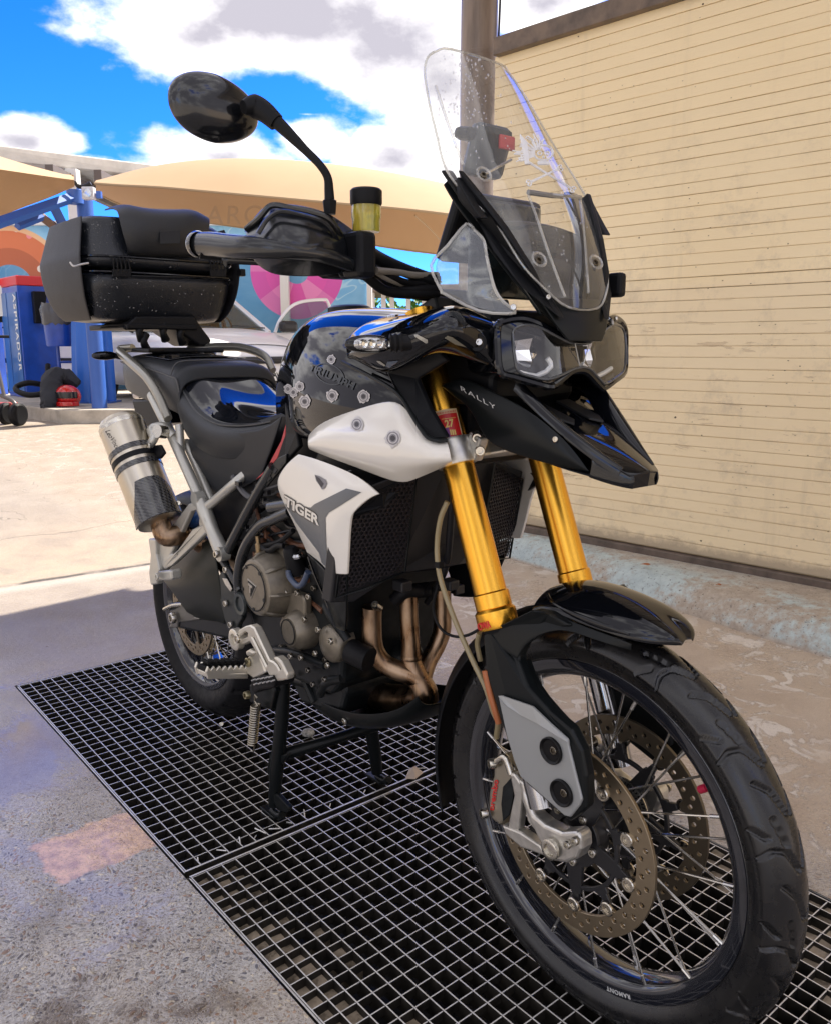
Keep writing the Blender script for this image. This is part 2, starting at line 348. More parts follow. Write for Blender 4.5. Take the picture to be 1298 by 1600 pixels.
# ================================================================== the setting
def gz(Y): return 0.0 if Y < 4.6 else min(.286, (Y-4.6)*.0584)
def node_kit(m):
    nt = m.node_tree; N = nt.nodes; Lk = nt.links
    class K: pass
    k = K(); k.nt = nt; k.N = N; k.b = N['Principled BSDF']
    def ln(v, s):
        if v is None: return
        if isinstance(v, (int, float)): s.default_value = v
        elif isinstance(v, tuple): s.default_value = v if len(v) == 4 else v+(1,)
        else: Lk.new(v, s)
    k.ln = ln
    def mth(op, a, b=None, c=None, clamp=False):
        n = N.new('ShaderNodeMath'); n.operation = op; n.use_clamp = clamp
        for i, v in enumerate((a, b, c)): ln(v, n.inputs[i])
        return n.outputs[0]
    def noise(src, sc, det=4, rough=.55, dist=0):
        n = N.new('ShaderNodeTexNoise'); n.inputs['Scale'].default_value = sc; n.inputs['Detail'].default_value = det; n.inputs['Roughness'].default_value = rough; n.inputs['Distortion'].default_value = dist
        Lk.new(src, n.inputs['Vector']); return n.outputs[0]
    def rng(v, a, b, c=0., d=1., smooth=False):
        n = N.new('ShaderNodeMapRange'); ln(v, n.inputs[0])
        if smooth: n.interpolation_type = 'SMOOTHSTEP'
        for i, q in zip((1, 2, 3, 4), (a, b, c, d)): n.inputs[i].default_value = q
        return n.outputs[0]
    def mix(f, a, b, mode='MIX'):
        n = N.new('ShaderNodeMixRGB'); n.blend_type = mode; ln(f, n.inputs[0]); ln(a, n.inputs[1]); ln(b, n.inputs[2]); return n.outputs[0]
    def vor(src, sc, feat='F1', out=0, rnd=1.0):
        n = N.new('ShaderNodeTexVoronoi'); n.feature = feat; n.inputs['Scale'].default_value = sc; n.inputs['Randomness'].default_value = rnd; Lk.new(src, n.inputs['Vector']); return n.outputs[out]
    def bump(h, st=.5, dist=.003, prev=None):
        n = N.new('ShaderNodeBump'); n.inputs['Strength'].default_value = st; n.inputs['Distance'].default_value = dist; Lk.new(h, n.inputs['Height'])
        if prev is not None: Lk.new(prev, n.inputs['Normal'])
        return n.outputs[0]
    k.m = mth; k.noise = noise; k.rng = rng; k.mix = mix; k.vor = vor; k.bump = bump
    tc = N.new('ShaderNodeTexCoord'); k.obj = tc.outputs['Object']; sp = N.new('ShaderNodeSeparateXYZ'); Lk.new(k.obj, sp.inputs[0]); k.x, k.y, k.z = sp.outputs
    k.sep = lambda v: (lambda s: (Lk.new(v, s.inputs[0]), s.outputs)[1])(N.new('ShaderNodeSeparateXYZ'))
    def mapping(sc=(1, 1, 1), rot=(0, 0, 0), loc=(0, 0, 0), src=None):
        n = N.new('ShaderNodeMapping'); n.inputs['Scale'].default_value = sc; n.inputs['Rotation'].default_value = rot; n.inputs['Location'].default_value = loc; Lk.new(src or k.obj, n.inputs[0]); return n.outputs[0]
    k.map = mapping
    return k
def ground_material():
    m = bpy.data.materials.new('concrete_ground'); m.use_nodes = True; k = node_kit(m); P = k.obj
    # coordinates along/across the slabs
    q = k.m('ADD', k.m('MULTIPLY', k.x, -.597), k.m('MULTIPLY', k.y, .803))
    bx = k.m('ADD', k.m('MULTIPLY', k.m('SUBTRACT', k.x, R0.x), DX.x), k.m('MULTIPLY', k.m('SUBTRACT', k.y, R0.y), DX.y))
    by = k.m('ADD', k.m('MULTIPLY', k.m('SUBTRACT', k.x, R0.x), DY.x), k.m('MULTIPLY', k.m('SUBTRACT', k.y, R0.y), DY.y))
    big = k.noise(P, .8, 5, .6, .4); mid = k.noise(P, 4.5, 6, .62, .3); fine = k.noise(P, 60, 4, .6); grit = k.noise(P, 260, 2, .6)
    base = k.mix(k.rng(mid, .35, .68), (.36, .32, .29), (.52, .475, .42))
    base = k.mix(k.rng(big, .38, .62), base, (.36, .30, .24))
    base = k.mix(k.rng(fine, .3, .75, 0, .45), base, (.26, .225, .195))
    # exposed aggregate in the wash bay
    wob = k.N.new('ShaderNodeMixRGB'); wob.inputs[0].default_value = .06; k.ln(P, wob.inputs[1])
    nn = k.N.new('ShaderNodeTexNoise'); nn.inputs['Scale'].default_value = 12; k.ln(P, nn.inputs['Vector']); k.ln(nn.outputs[1], wob.inputs[2])
    sq = k.map((1, 1, 1), src=wob.outputs[0])
    v = k.N.new('ShaderNodeTexVoronoi'); v.inputs['Scale'].default_value = 105; k.ln(sq, v.inputs['Vector'])
    v2 = k.N.new('ShaderNodeTexVoronoi'); v2.inputs['Scale'].default_value = 240; k.ln(sq, v2.inputs['Vector'])
    pebm = k.m('MULTIPLY', k.rng(k.m('ADD', v.outputs[0], k.m('MULTIPLY', k.m('SUBTRACT', grit, .5), .35)), .30, .44, 1, 0), k.rng(k.sep(v.outputs[1])[0], .30, .45))
    peb2 = k.m('MULTIPLY', k.rng(v2.outputs[0], .34, .50, 1, 0), k.rng(k.sep(v2.outputs[1])[1], .15, .25))
    cr = k.N.new('ShaderNodeValToRGB'); k.ln(k.sep(v.outputs[1])[2], cr.inputs[0]); e = cr.color_ramp; e.interpolation = 'CONSTANT'
    e.elements[0].color = (.09, .09, .11, 1); e.elements[1].position = .86; e.elements[1].color = (.78, .68, .50, 1)
    for p_, c_ in ((.25, (.34, .20, .13, 1)), (.45, (.20, .20, .21, 1)), (.62, (.46, .28, .17, 1)), (.76, (.36, .35, .34, 1))):
        z = e.elements.new(p_); z.color = c_
    cr2 = k.N.new('ShaderNodeValToRGB'); k.ln(k.sep(v2.outputs[1])[2], cr2.inputs[0]); e = cr2.color_ramp
    e.elements[0].color = (.08, .08, .09, 1); e.elements[1].color = (.62, .52, .38, 1)
    agg = k.mix(k.m('MULTIPLY', peb2, .75), k.mix(k.rng(mid, .35, .65), (.53, .51, .49), (.66, .62, .56)), cr2.outputs[0])
    agg = k.mix(k.rng(k.noise(P, 130, 4, .7), .38, .66, 0, .6), agg, (.20, .18, .165)); agg = k.mix(k.m('MULTIPLY', pebm, .85), agg, cr.outputs[0]); agg = k.mix(k.m('MULTIPLY', k.rng(by, -1.0, -.5), k.rng(k.noise(P, 3.1, 5, .65), .45, .65, 0, .42)), agg, (.40, .29, .17))
    nearm = k.m('MULTIPLY', k.rng(q, 2.35, 1.9, 0, 1, True), k.rng(by, .75, .55, 0, 1))
    nearm = k.m('MULTIPLY', nearm, k.rng(k.m('ADD', mid, k.m('MULTIPLY', big, .6)), .50, .62, .55, 1))
    col = k.mix(nearm, base, agg)
    # pale flaked skin on the right of the grating, like dried salts
    fl = k.noise(k.map((1, 1, 1)), 9, 7, .68, .9); rt = k.rng(by, .62, .85); 
    flk = k.m('MULTIPLY', k.m('MULTIPLY', rt, k.rng(fl, .53, .56)), k.rng(k.noise(P, 1.7, 3), .45, .56))
    flk = k.m('MULTIPLY', flk, k.rng(k.x, 2.6, 2.0))
    col = k.mix(k.m('MULTIPLY', rt, .8), col, k.mix(k.rng(mid, .3, .7), (.46, .355, .26), (.60, .49, .37)))
    col = k.mix(k.m('MULTIPLY', flk, .85), col, (.74, .68, .60))
    # slab joint and hairline cracks
    jw = k.m('ADD', k.m('SUBTRACT', q, 4.245), k.m('MULTIPLY', k.m('SUBTRACT', k.noise(P, 5, 4), .5), .05))
    jm = k.m('MULTIPLY', k.rng(k.m('ABSOLUTE', jw), .012, .03, 1, 0), k.rng(k.noise(P, 3, 3), .34, .46, .25, 1))
    lip = k.rng(k.m('ABSOLUTE', k.m('ADD', jw, .07)), .0, .10, 1, 0)
    crk = k.m('ABSOLUTE', k.m('SUBTRACT', k.noise(P, .75, 5, .5, .2), .5)); cm = k.m('MULTIPLY', k.rng(crk, .0003, .0011, .55, 0), k.m('MULTIPLY', k.rng(q, 3.9, 4.4, .0, 1), k.rng(k.noise(P, .5, 2), .5, .6)))
    crk2 = k.m('ABSOLUTE', k.m('SUBTRACT', q, k.m('ADD', 5.25, k.m('MULTIPLY', k.m('SUBTRACT', k.noise(P, 2.2, 5), .5), .25)))); cm = k.m('MAXIMUM', cm, k.rng(crk2, .003, .010, .5, 0))
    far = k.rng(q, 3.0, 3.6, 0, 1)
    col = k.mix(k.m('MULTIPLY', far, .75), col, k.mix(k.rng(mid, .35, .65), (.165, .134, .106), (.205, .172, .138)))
    warm = k.m('MULTIPLY', k.rng(q, 4.2, 4.3), k.rng(q, 5.8, 4.6, 0, .6)); col = k.mix(k.m('MULTIPLY', warm, k.rng(mid, .3, .6)), col, (.34, .255, .175))
    col = k.mix(k.m('MULTIPLY', lip, .5), col, (.40, .37, .33))
    col = k.mix(jm, col, (.05, .04, .03)); col = k.mix(cm, col, (.07, .055, .04))
    # wet staining near the grate
    wn = k.noise(P, 1.6, 6, .62, .5)
    dk = k.m('MULTIPLY', k.rng(wn, .40, .55), k.rng(q, 4.0, 3.4))
    ed = k.m('ADD', by, .405); lefts = k.m('MULTIPLY', k.rng(ed, .02, -.14, 0, 1, True), k.rng(bx, .35, .9)); lefts = k.m('MULTIPLY', lefts, k.rng(k.noise(P, 7, 5, .7), .48, .60))
    col = k.mix(k.m('MULTIPLY', lefts, .75), col, (.12, .08, .045))
    pale = k.m('MULTIPLY', k.m('MULTIPLY', k.rng(k.m('ABSOLUTE', k.m('ADD', ed, .07)), .07, .0), k.rng(bx, .5, -.2)), k.rng(k.noise(P, 11, 5, .7), .45, .55))
    col = k.mix(k.m('MULTIPLY', pale, .6), col, (.42, .38, .33))
    # sun patch on the shaded slab, painted into the ground colour
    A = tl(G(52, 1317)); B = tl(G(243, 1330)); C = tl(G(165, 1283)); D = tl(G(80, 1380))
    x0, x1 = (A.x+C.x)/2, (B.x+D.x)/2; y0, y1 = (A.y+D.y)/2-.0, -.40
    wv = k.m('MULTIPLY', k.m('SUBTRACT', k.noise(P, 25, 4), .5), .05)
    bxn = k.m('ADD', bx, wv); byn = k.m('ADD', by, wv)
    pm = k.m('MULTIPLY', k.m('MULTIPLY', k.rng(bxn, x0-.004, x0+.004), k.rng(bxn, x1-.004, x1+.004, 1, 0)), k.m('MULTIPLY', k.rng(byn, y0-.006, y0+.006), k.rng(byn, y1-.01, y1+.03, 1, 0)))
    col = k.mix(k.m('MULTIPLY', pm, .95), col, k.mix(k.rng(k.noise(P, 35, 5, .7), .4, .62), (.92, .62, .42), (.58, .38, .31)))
    vs3 = k.N.new('ShaderNodeTexVoronoi'); vs3.inputs['Scale'].default_value = 420; k.ln(P, vs3.inputs['Vector']); sv = k.sep(vs3.outputs[1])
    spk = k.m('MULTIPLY', k.rng(vs3.outputs[0], .28, .40, 1, 0), k.rng(sv[0], .55, .6, 0, .6)); col = k.mix(spk, col, k.mix(k.rng(sv[1], .45, .5), (.08, .07, .065), (.72, .64, .52)))
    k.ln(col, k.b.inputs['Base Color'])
    r = k.m('SUBTRACT', .62, k.m('MULTIPLY', dk, .36)); r = k.m('ADD', r, k.m('MULTIPLY', k.m('SUBTRACT', fine, .5), .25))
    pud = k.m('MULTIPLY', k.rng(wn, .50, .58), k.m('MULTIPLY', k.rng(q, 3.3, 2.9), k.rng(by, -.36, -.45)))
    r = k.m('MULTIPLY', r, k.m('SUBTRACT', 1, k.m('MULTIPLY', pud, .85))); k.ln(r, k.b.inputs['Roughness'])
    h = k.m('ADD', k.m('MULTIPLY', fine, .5), k.m('MULTIPLY', grit, .35)); h = k.m('ADD', h, k.m('MULTIPLY', k.m('ADD', pebm, k.m('MULTIPLY', peb2, .5)), k.m('MULTIPLY', nearm, .6)))
    h = k.m('SUBTRACT', h, k.m('MULTIPLY', jm, 3)); h = k.m('SUBTRACT', h, cm); h = k.m('ADD', h, k.m('MULTIPLY', flk, .5))
    h = k.m('MULTIPLY', h, k.m('SUBTRACT', 1, k.m('MULTIPLY', pud, .93)))
    k.ln(k.bump(h, .75, .006), k.b.inputs['Normal'])
    return m
PX0, PX1, PY0, PY1 = -.712, 1.955, -.404, .592
def build_ground():
    def axis(lo, hi, cuts, fine_lo, fine_hi, st):
        s = set(round(c, 4) for c in cuts); v = fine_lo
        while v <= fine_hi: s.add(round(v, 4)); v += st
        for e in (lo, lo/2, lo/4, hi/4, hi/2, hi): s.add(e)
        s = sorted(s); out = [s[0]]
        for a in s[1:]:
            if a-out[-1] > 1e-3: out.append(a)
        return out
    xs = axis(-160, 160, (PX0, PX1), -16, 4, .5); ys = axis(-160, 160, (PY0, PY1), -8, 14, .5)
    vs = []; idx = {}
    for i, x in enumerate(xs):
        for j, y in enumerate(ys):
            w = R0+DX*x+DY*y; idx[i, j] = len(vs); vs.append((w.x, w.y, gz(w.y)))
    fs = []
    for i in range(len(xs)-1):
        for j in range(len(ys)-1):
            if xs[i] >= PX0-1e-4 and xs[i+1] <= PX1+1e-4 and ys[j] >= PY0-1e-4 and ys[j+1] <= PY1+1e-4: continue
            fs.append((idx[i, j], idx[i+1, j], idx[i+1, j+1], idx[i, j+1]))
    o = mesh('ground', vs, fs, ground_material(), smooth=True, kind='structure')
    # the pit under the grating
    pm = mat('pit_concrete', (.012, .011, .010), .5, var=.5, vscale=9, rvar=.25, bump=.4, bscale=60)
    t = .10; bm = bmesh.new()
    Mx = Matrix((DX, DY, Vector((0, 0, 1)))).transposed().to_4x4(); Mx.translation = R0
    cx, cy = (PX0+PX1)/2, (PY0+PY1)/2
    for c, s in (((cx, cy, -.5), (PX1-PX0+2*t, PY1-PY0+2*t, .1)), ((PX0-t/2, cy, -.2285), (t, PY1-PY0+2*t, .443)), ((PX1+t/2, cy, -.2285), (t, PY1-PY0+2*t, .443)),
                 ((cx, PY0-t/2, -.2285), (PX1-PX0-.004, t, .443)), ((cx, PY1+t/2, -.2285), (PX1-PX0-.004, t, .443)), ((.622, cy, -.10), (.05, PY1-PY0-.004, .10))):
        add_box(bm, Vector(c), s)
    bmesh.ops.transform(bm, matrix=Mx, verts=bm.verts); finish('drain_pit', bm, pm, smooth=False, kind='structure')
build_ground()
def build_grating():
    m = bpy.data.materials.new('worn_galvanised_bar'); m.use_nodes = True; k = node_kit(m)
    n = k.noise(k.obj, 30, 5, .6); k.ln(k.mix(k.rng(n, .35, .65), (.80, .79, .76), (.60, .57, .52)), k.b.inputs['Base Color']); k.b.inputs['Metallic'].default_value = .2
    k.ln(k.rng(n, .3, .7, .28, .5), k.b.inputs['Roughness'])
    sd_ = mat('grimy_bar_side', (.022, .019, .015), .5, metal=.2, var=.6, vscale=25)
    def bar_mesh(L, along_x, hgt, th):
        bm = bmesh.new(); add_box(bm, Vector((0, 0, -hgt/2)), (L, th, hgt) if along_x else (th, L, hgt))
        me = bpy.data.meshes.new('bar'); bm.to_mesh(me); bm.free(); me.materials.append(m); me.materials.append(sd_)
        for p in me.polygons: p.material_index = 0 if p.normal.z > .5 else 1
        return me
    y0, y1 = -.392, .582; ny = 28; rnd = random.Random(3)
    for pi_, (x0, x1) in enumerate(((-.704, .606), (.636, 1.948))):
        root = empty('steel_grating', R0+DX*((x0+x1)/2)+DY*((y0+y1)/2), -BA)
        tag(root, ('galvanised steel grating panel under the rear wheel and centre stand', 'galvanised steel grating panel under the front wheel, some cells filled with mud')[pi_], 'grating', 'floor grating panels of the wash bay')
        L = x1-x0; W = y1-y0; xm = (x0+x1)/2; ym = (y0+y1)/2
        lb = bar_mesh(L, True, .032, .0026); cb = bar_mesh(W, False, .018, .0024)
        for i in range(ny+1):
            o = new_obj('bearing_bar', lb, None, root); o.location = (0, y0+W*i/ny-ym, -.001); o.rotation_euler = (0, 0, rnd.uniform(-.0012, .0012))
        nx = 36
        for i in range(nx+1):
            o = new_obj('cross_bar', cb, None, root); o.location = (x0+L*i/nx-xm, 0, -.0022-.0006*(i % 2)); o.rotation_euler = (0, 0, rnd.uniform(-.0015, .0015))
        eb = bar_mesh(W+.006, False, .034, .005); sb = bar_mesh(L+.006, True, .034, .004)
        for s in (-1, 1):
            o = new_obj('end_bar', eb, None, root); o.location = (s*(L/2+.003), 0, -.0005)
            o = new_obj('side_bar', sb, None, root); o.location = (0, s*(W/2+.003), -.0035)
    # bent bar ends by the joint
    root = [o for o in COL.objects if o.name == 'steel_grating'][0]; bm = bmesh.new()
    for i in range(1, 24):
        if rnd.random() < .62:
            yy = y0+W*i/ny-ym; a = Vector((.655+.0-.012, yy, -.003)); b = a+Vector((-.03*rnd.random()-.008, rnd.choice((-1, 1))*rnd.uniform(.004, .022), rnd.uniform(-.006, .003)))
            add_tube(bm, [a, b], .0016, 5)
    finish('bent_bar_ends', bm, m, root, kind='stuff')
    # angle frame round the pit
    fm = mat('wet_steel_angle', (.34, .33, .31), .22, metal=.7, var=.5, vscale=14, rvar=.15)
    fr = empty('grating_frame', R0, -BA); tag(fr, 'steel angle frame set into the concrete round the floor grating', 'frame')
    for nm, c, s in (('long_angle', (.62, PY0-.001, -.018), (PX1-PX0, .005, .034)), ('long_angle', (.62, PY1+.001, -.018), (PX1-PX0, .005, .034)), ('short_angle', (PX0-.001, .09, -.019), (.005, PY1-PY0-.01, .034)), ('short_angle', (PX1+.001, .09, -.019), (.005, PY1-PY0-.01, .034)), ('joint_bar', (.621, .09, -.03), (.018, PY1-PY0-.012, .03))):
        box(nm, c, s, fm, fr, bevel=.001)
    # mud caught in the cells
    mm = mat('wet_mud', (.26, .21, .15), .30, var=.6, vscale=22, rvar=.25, bump=1, bscale=70); bm = bmesh.new()
    def fill(cx, cy, dz):
        vs = add_box(bm, Vector((x0+L*(cx+.5)/36, y0+W*(cy+.5)/28, -.03+dz/2)), (L/36-.003, W/28-.003, .03))
        for v in vs:
            if v.co.z > -.02: v.co.z += rnd.uniform(-.004, .003)
    for cx in range(0, 15):
        for cy in range(0, 3 if cx < 9 else 2):
            if (cx, cy) in ((5, 1), (4, 2), (5, 2), (8, 2), (7, 2)): continue
            if cy < 2 or cx < 4 or cx in (6,): fill(cx, cy, rnd.uniform(-.012, 0))
    for cx in (8, 10, 11, 16): fill(cx, 3, -.01)
    for cx in range(15, 36):
        for cy in range(19, 28):
            if cy+rnd.uniform(-1.2, 1.2) > 27-(cx-13)*.42: fill(cx, cy, rnd.uniform(-.004, .010))
    o = finish('mud', bm, mm, None, smooth=False, kind='stuff'); o.location = R0; o.rotation_euler = (0, 0, -BA)
    # shard of broken plastic and a pebble on the bars
    s = tl(G(645, 1212)); w = mat('pale_shard', (.55, .43, .33), .3)
    c = G(646, 1214); o = mesh('plastic_shard', [(-.022, -.014, .002), (.004, -.020, .004), (.026, .004, .010), (.004, .018, .022), (-.012, .010, .016), (.0, .0, .028)], [(0, 1, 5), (1, 2, 5), (2, 3, 5), (3, 4, 5), (4, 0, 5), (0, 4, 3, 2, 1)], w); o.location = c+Vector((0, 0, .0)); tag(o, 'small folded pale shard lying on the grating beside the panel joint', 'shard')
    bm = bmesh.new(); bmesh.ops.create_icosphere(bm, subdivisions=3, radius=.016)
    for v in bm.verts: v.co *= 1+rnd.uniform(-.10, .10); v.co.x *= 1.25; v.co.z *= .75
    o = finish('pebble', bm, mat('pebble_stone', (.34, .32, .28), .7, var=.4, vscale=120)); o.location = G(482, 1150)+Vector((0, 0, .010)); tag(o, 'pale grey pebble on the grating behind the centre stand bar', 'pebble')
build_grating()
# ------------------------------------------------------------------ cream wall, its post, kerb
WU = Vector((.714, -.700, 0)).normalized(); WN = Vector((-WU.y, WU.x, 0))          # along the wall; away from the bay
WB = Vector((1.235, 3.886, 0))
def wall_at(px, py):
    r = ray(px, py); t = (WB-CAMV).dot(WN)/r.dot(WN); return CAMV+r*t
def build_wall():
    a = wall_at(765, 700); s0 = (a-WB).dot(WU); zt = wall_at(787, 86).z; zb = .135; Lw = 7.0
    print('wall', s0, zt, wall_at(775, 75).z, wall_at(1040, 12).z)
    root = empty('bay_wall', WB+WU*s0, atan2(WU.y, WU.x)); tag(root, 'cream painted wall of narrow horizontal boards with brown cap beside the motorcycle', 'wall')
    m = bpy.data.materials.new('cream_board_paint'); m.use_nodes = True; k = node_kit(m); P = k.obj
    oi = k.N.new('ShaderNodeObjectInfo'); 
    g = k.N.new('ShaderNodeNewGeometry'); 
    st = k.map((.8, 1, 6), src=g.outputs['Position']); W = g.outputs['Position']; wx, wy, wz = k.sep(W)
    n1 = k.noise(W, 1.4, 5, .6); n2 = k.noise(st, 3.0, 6, .65)
    col = k.mix(k.rng(n1, .35, .65), (.93, .765, .475), (.89, .72, .435))
    col = k.mix(k.rng(oi.outputs['Random'], 0, 1, 0, .35), col, (.84, .70, .45))
    low = k.rng(wz, 1.41, 1.385); col = k.mix(k.m('MULTIPLY', low, .25), col, (.78, .63, .42))
    dirt = k.m('MULTIPLY', k.rng(k.noise(W, 5, 6, .75), .52, .70), k.m('MULTIPLY', k.rng(wz, 2.3, 1.7), .42)); drip = k.m('MULTIPLY', k.rng(k.noise(k.map((9, 9, .8), src=W), 1, 5, .7), .56, .74), k.rng(n1, .4, .6, 0, .3)); dirt = k.m('MAXIMUM', dirt, drip); col = k.mix(dirt, col, (.42, .35, .25))
    sp_ = k.N.new('ShaderNodeTexVoronoi'); sp_.inputs['Scale'].default_value = 9; k.ln(k.map((1, 1, 1.2), src=W), sp_.inputs['Vector'])
    sp2 = k.N.new('ShaderNodeTexVoronoi'); sp2.inputs['Scale'].default_value = 23; k.ln(k.map((1, 1, 1.6), src=W), sp2.inputs['Vector'])
    fleck = k.m('MULTIPLY', k.rng(k.m('ADD', sp_.outputs[0], k.m('MULTIPLY', k.noise(W, 60, 3), .06)), .065, .08, 1, 0), k.rng(k.sep(sp_.outputs[1])[0], .35, .4))
    fleck2 = k.m('MULTIPLY', k.rng(sp2.outputs[0], .075, .095, 1, 0), k.m('MULTIPLY', k.rng(k.sep(sp2.outputs[1])[0], .55, .6), k.rng(n1, .45, .55)))
    fl = k.m('MAXIMUM', fleck, k.m('MULTIPLY', fleck2, .8))
    peel = k.m('MULTIPLY', k.rng(k.noise(st, 3.6, 7, .7, .4), .635, .645), k.rng(wz, 1.45, 1.2)); col = k.mix(k.m('MULTIPLY', peel, .6), col, (.60, .45, .28))
    col = k.mix(fl, col, (.13, .09, .05)); 
    base_d = k.m('MULTIPLY', k.rng(k.m('ADD', wz, k.m('MULTIPLY', k.m('SUBTRACT', k.noise(W, 14, 5, .7), .5), .10)), .235, .19), 1); col = k.mix(k.m('MULTIPLY', base_d, .75), col, (.33, .26, .18))
    k.ln(col, k.b.inputs['Base Color']); k.b.inputs['Roughness'].default_value = .55
    h = k.m('ADD', k.m('MULTIPLY', k.noise(st, 14, 5, .6), .8), k.m('MULTIPLY', peel, -.8)); h = k.m('SUBTRACT', h, fl); k.ln(k.bump(h, .6, .003), k.b.inputs['Normal'])
    pitch_ = .0515; nb = int((zt-zb-.03)/pitch_)+1; pitch_ = (zt-zb-.03)/nb; rnd = random.Random(5)
    for i in range(nb):
        zc = zb+.03+pitch_*(i+.5); t0 = .012+rnd.uniform(-.001, .001); hgt = pitch_-(.0010 if i != 24 else .0035)
        # a board of wavering edge, lower edge proud (slight lap)
        ns = 36; vs = []; fs = []
        for j in range(ns+1):
            x = Lw*j/ns; wv = rnd.uniform(-.0006, .0005); tp = rnd.uniform(-.0008, .0004)
            for (yy, zz) in ((.0, -hgt/2), (-t0-.0005, -hgt/2+wv), (-t0-.0014, -hgt/2+.003), (-t0-.0004, hgt/2-.003), (-t0+.0022, hgt/2+tp), (.0, hgt/2)): vs.append((x, yy, zz))
        for j in range(ns):
            for q in range(5): fs.append((j*6+q, j*6+q+1, j*6+q+7, j*6+q+6))
        fs += [(5, 4, 3, 2, 1, 0), tuple(ns*6+q for q in range(6))]
        o = mesh('plank', vs, fs, m, root); o.location = (0, 0, zc)
    core = mat('wall_core', (.55, .42, .24), .8)
    box('backing', (Lw/2, .0415, (zb+zt)/2+.0), (Lw, .08, zt-zb), core, root, bevel=0)
    brown = mat('brown_weathered_metal', (.155, .115, .085), .5, var=.35, vscale=12, rvar=.12, metal=.2)
    zt2 = wall_at(770, 71).z
    box('cap', (Lw/2+.02, .018, zt+.035), (Lw, .15, .085), brown, root, bevel=.004)
    box('base_strip', (Lw/2+.03, -.012, zb-.012), (Lw, .05, .07), mat('brown_base_strip', (.115, .085, .065), .6, var=.3, vscale=14), root, bevel=.006)
    cable = mat('cable_black', (.02, .02, .02), .4)
    # post at the wall's end
    q_ = wall_at(765, 60); p = WD(748, 60, q_.y+.12)
    pm = mat('brown_painted_steel_post', (.20, .155, .12), .38, var=.45, vscale=5, rvar=.15, stretch=(2, 2, .25), metal=.3)
    w = hypot(p.x, p.y)*53/F_PX*.985; root2 = empty('steel_post', (p.x, p.y, 0)); tag(root2, 'tall round brown steel post at the end of the cream wall', 'post')
    lathe('shaft', [(0, w/2), (2.64, w/2), (2.641, w/2*1.02), (2.66, w/2*1.02), (2.661, w/2), (4.0, w/2)], (0, 0, 0), (0, 0, 1), pm, root2, seg=40)
    box('base_plate', (0, 0, .012), (w*1.6, w*1.6, .02), pm, root2)
    tube('cable', [Vector((w/2+.012, -.02, 3.9)), Vector((w/2+.02, -.03, 3.6)), Vector((w/2+.010, -.03, 3.0)), Vector((w/2+.0, -.05, 2.66))], .006, cable, root2, seg=6)
    # metal roof the post carries, above the picture: it shades the bay
    rt = empty('bay_roof', WB+WU*s0+Vector((0, 0, 3.78)), atan2(WU.y, WU.x)); tag(rt, 'ribbed metal roof on brown beams carried by the tall post above the wash bay', 'roof')
    sh = mat('roof_sheet', (.34, .33, .31), .45, metal=.4)
    n_ = 60; vs = []; fs = []
    for i in range(n_*4+1):
        x = -.16+7.0*i/(n_*4); z = (0, .03, .03, 0)[i % 4]
        vs += [(x, 1.35, z+.10), (x, -1.35, z)]
        if i: fs.append((2*i-2, 2*i-1, 2*i+1, 2*i))
    mesh('roof_sheet', vs, fs, sh, rt, solid=.004)
    for y in (.9, -1.25): box('beam', (3.3, y, -.08), (6.9, .08, .14), brown, rt)
    for x in (.03, 2.2, 4.4, 6.6): box('rafter', (x, -.2, -.22), (.07, 2.3, .12), brown, rt)
    for y in (2.2, 4.4): box('roof_post', (y, .45, -2.0), (.1, .1, 3.5), brown, rt)
build_wall()
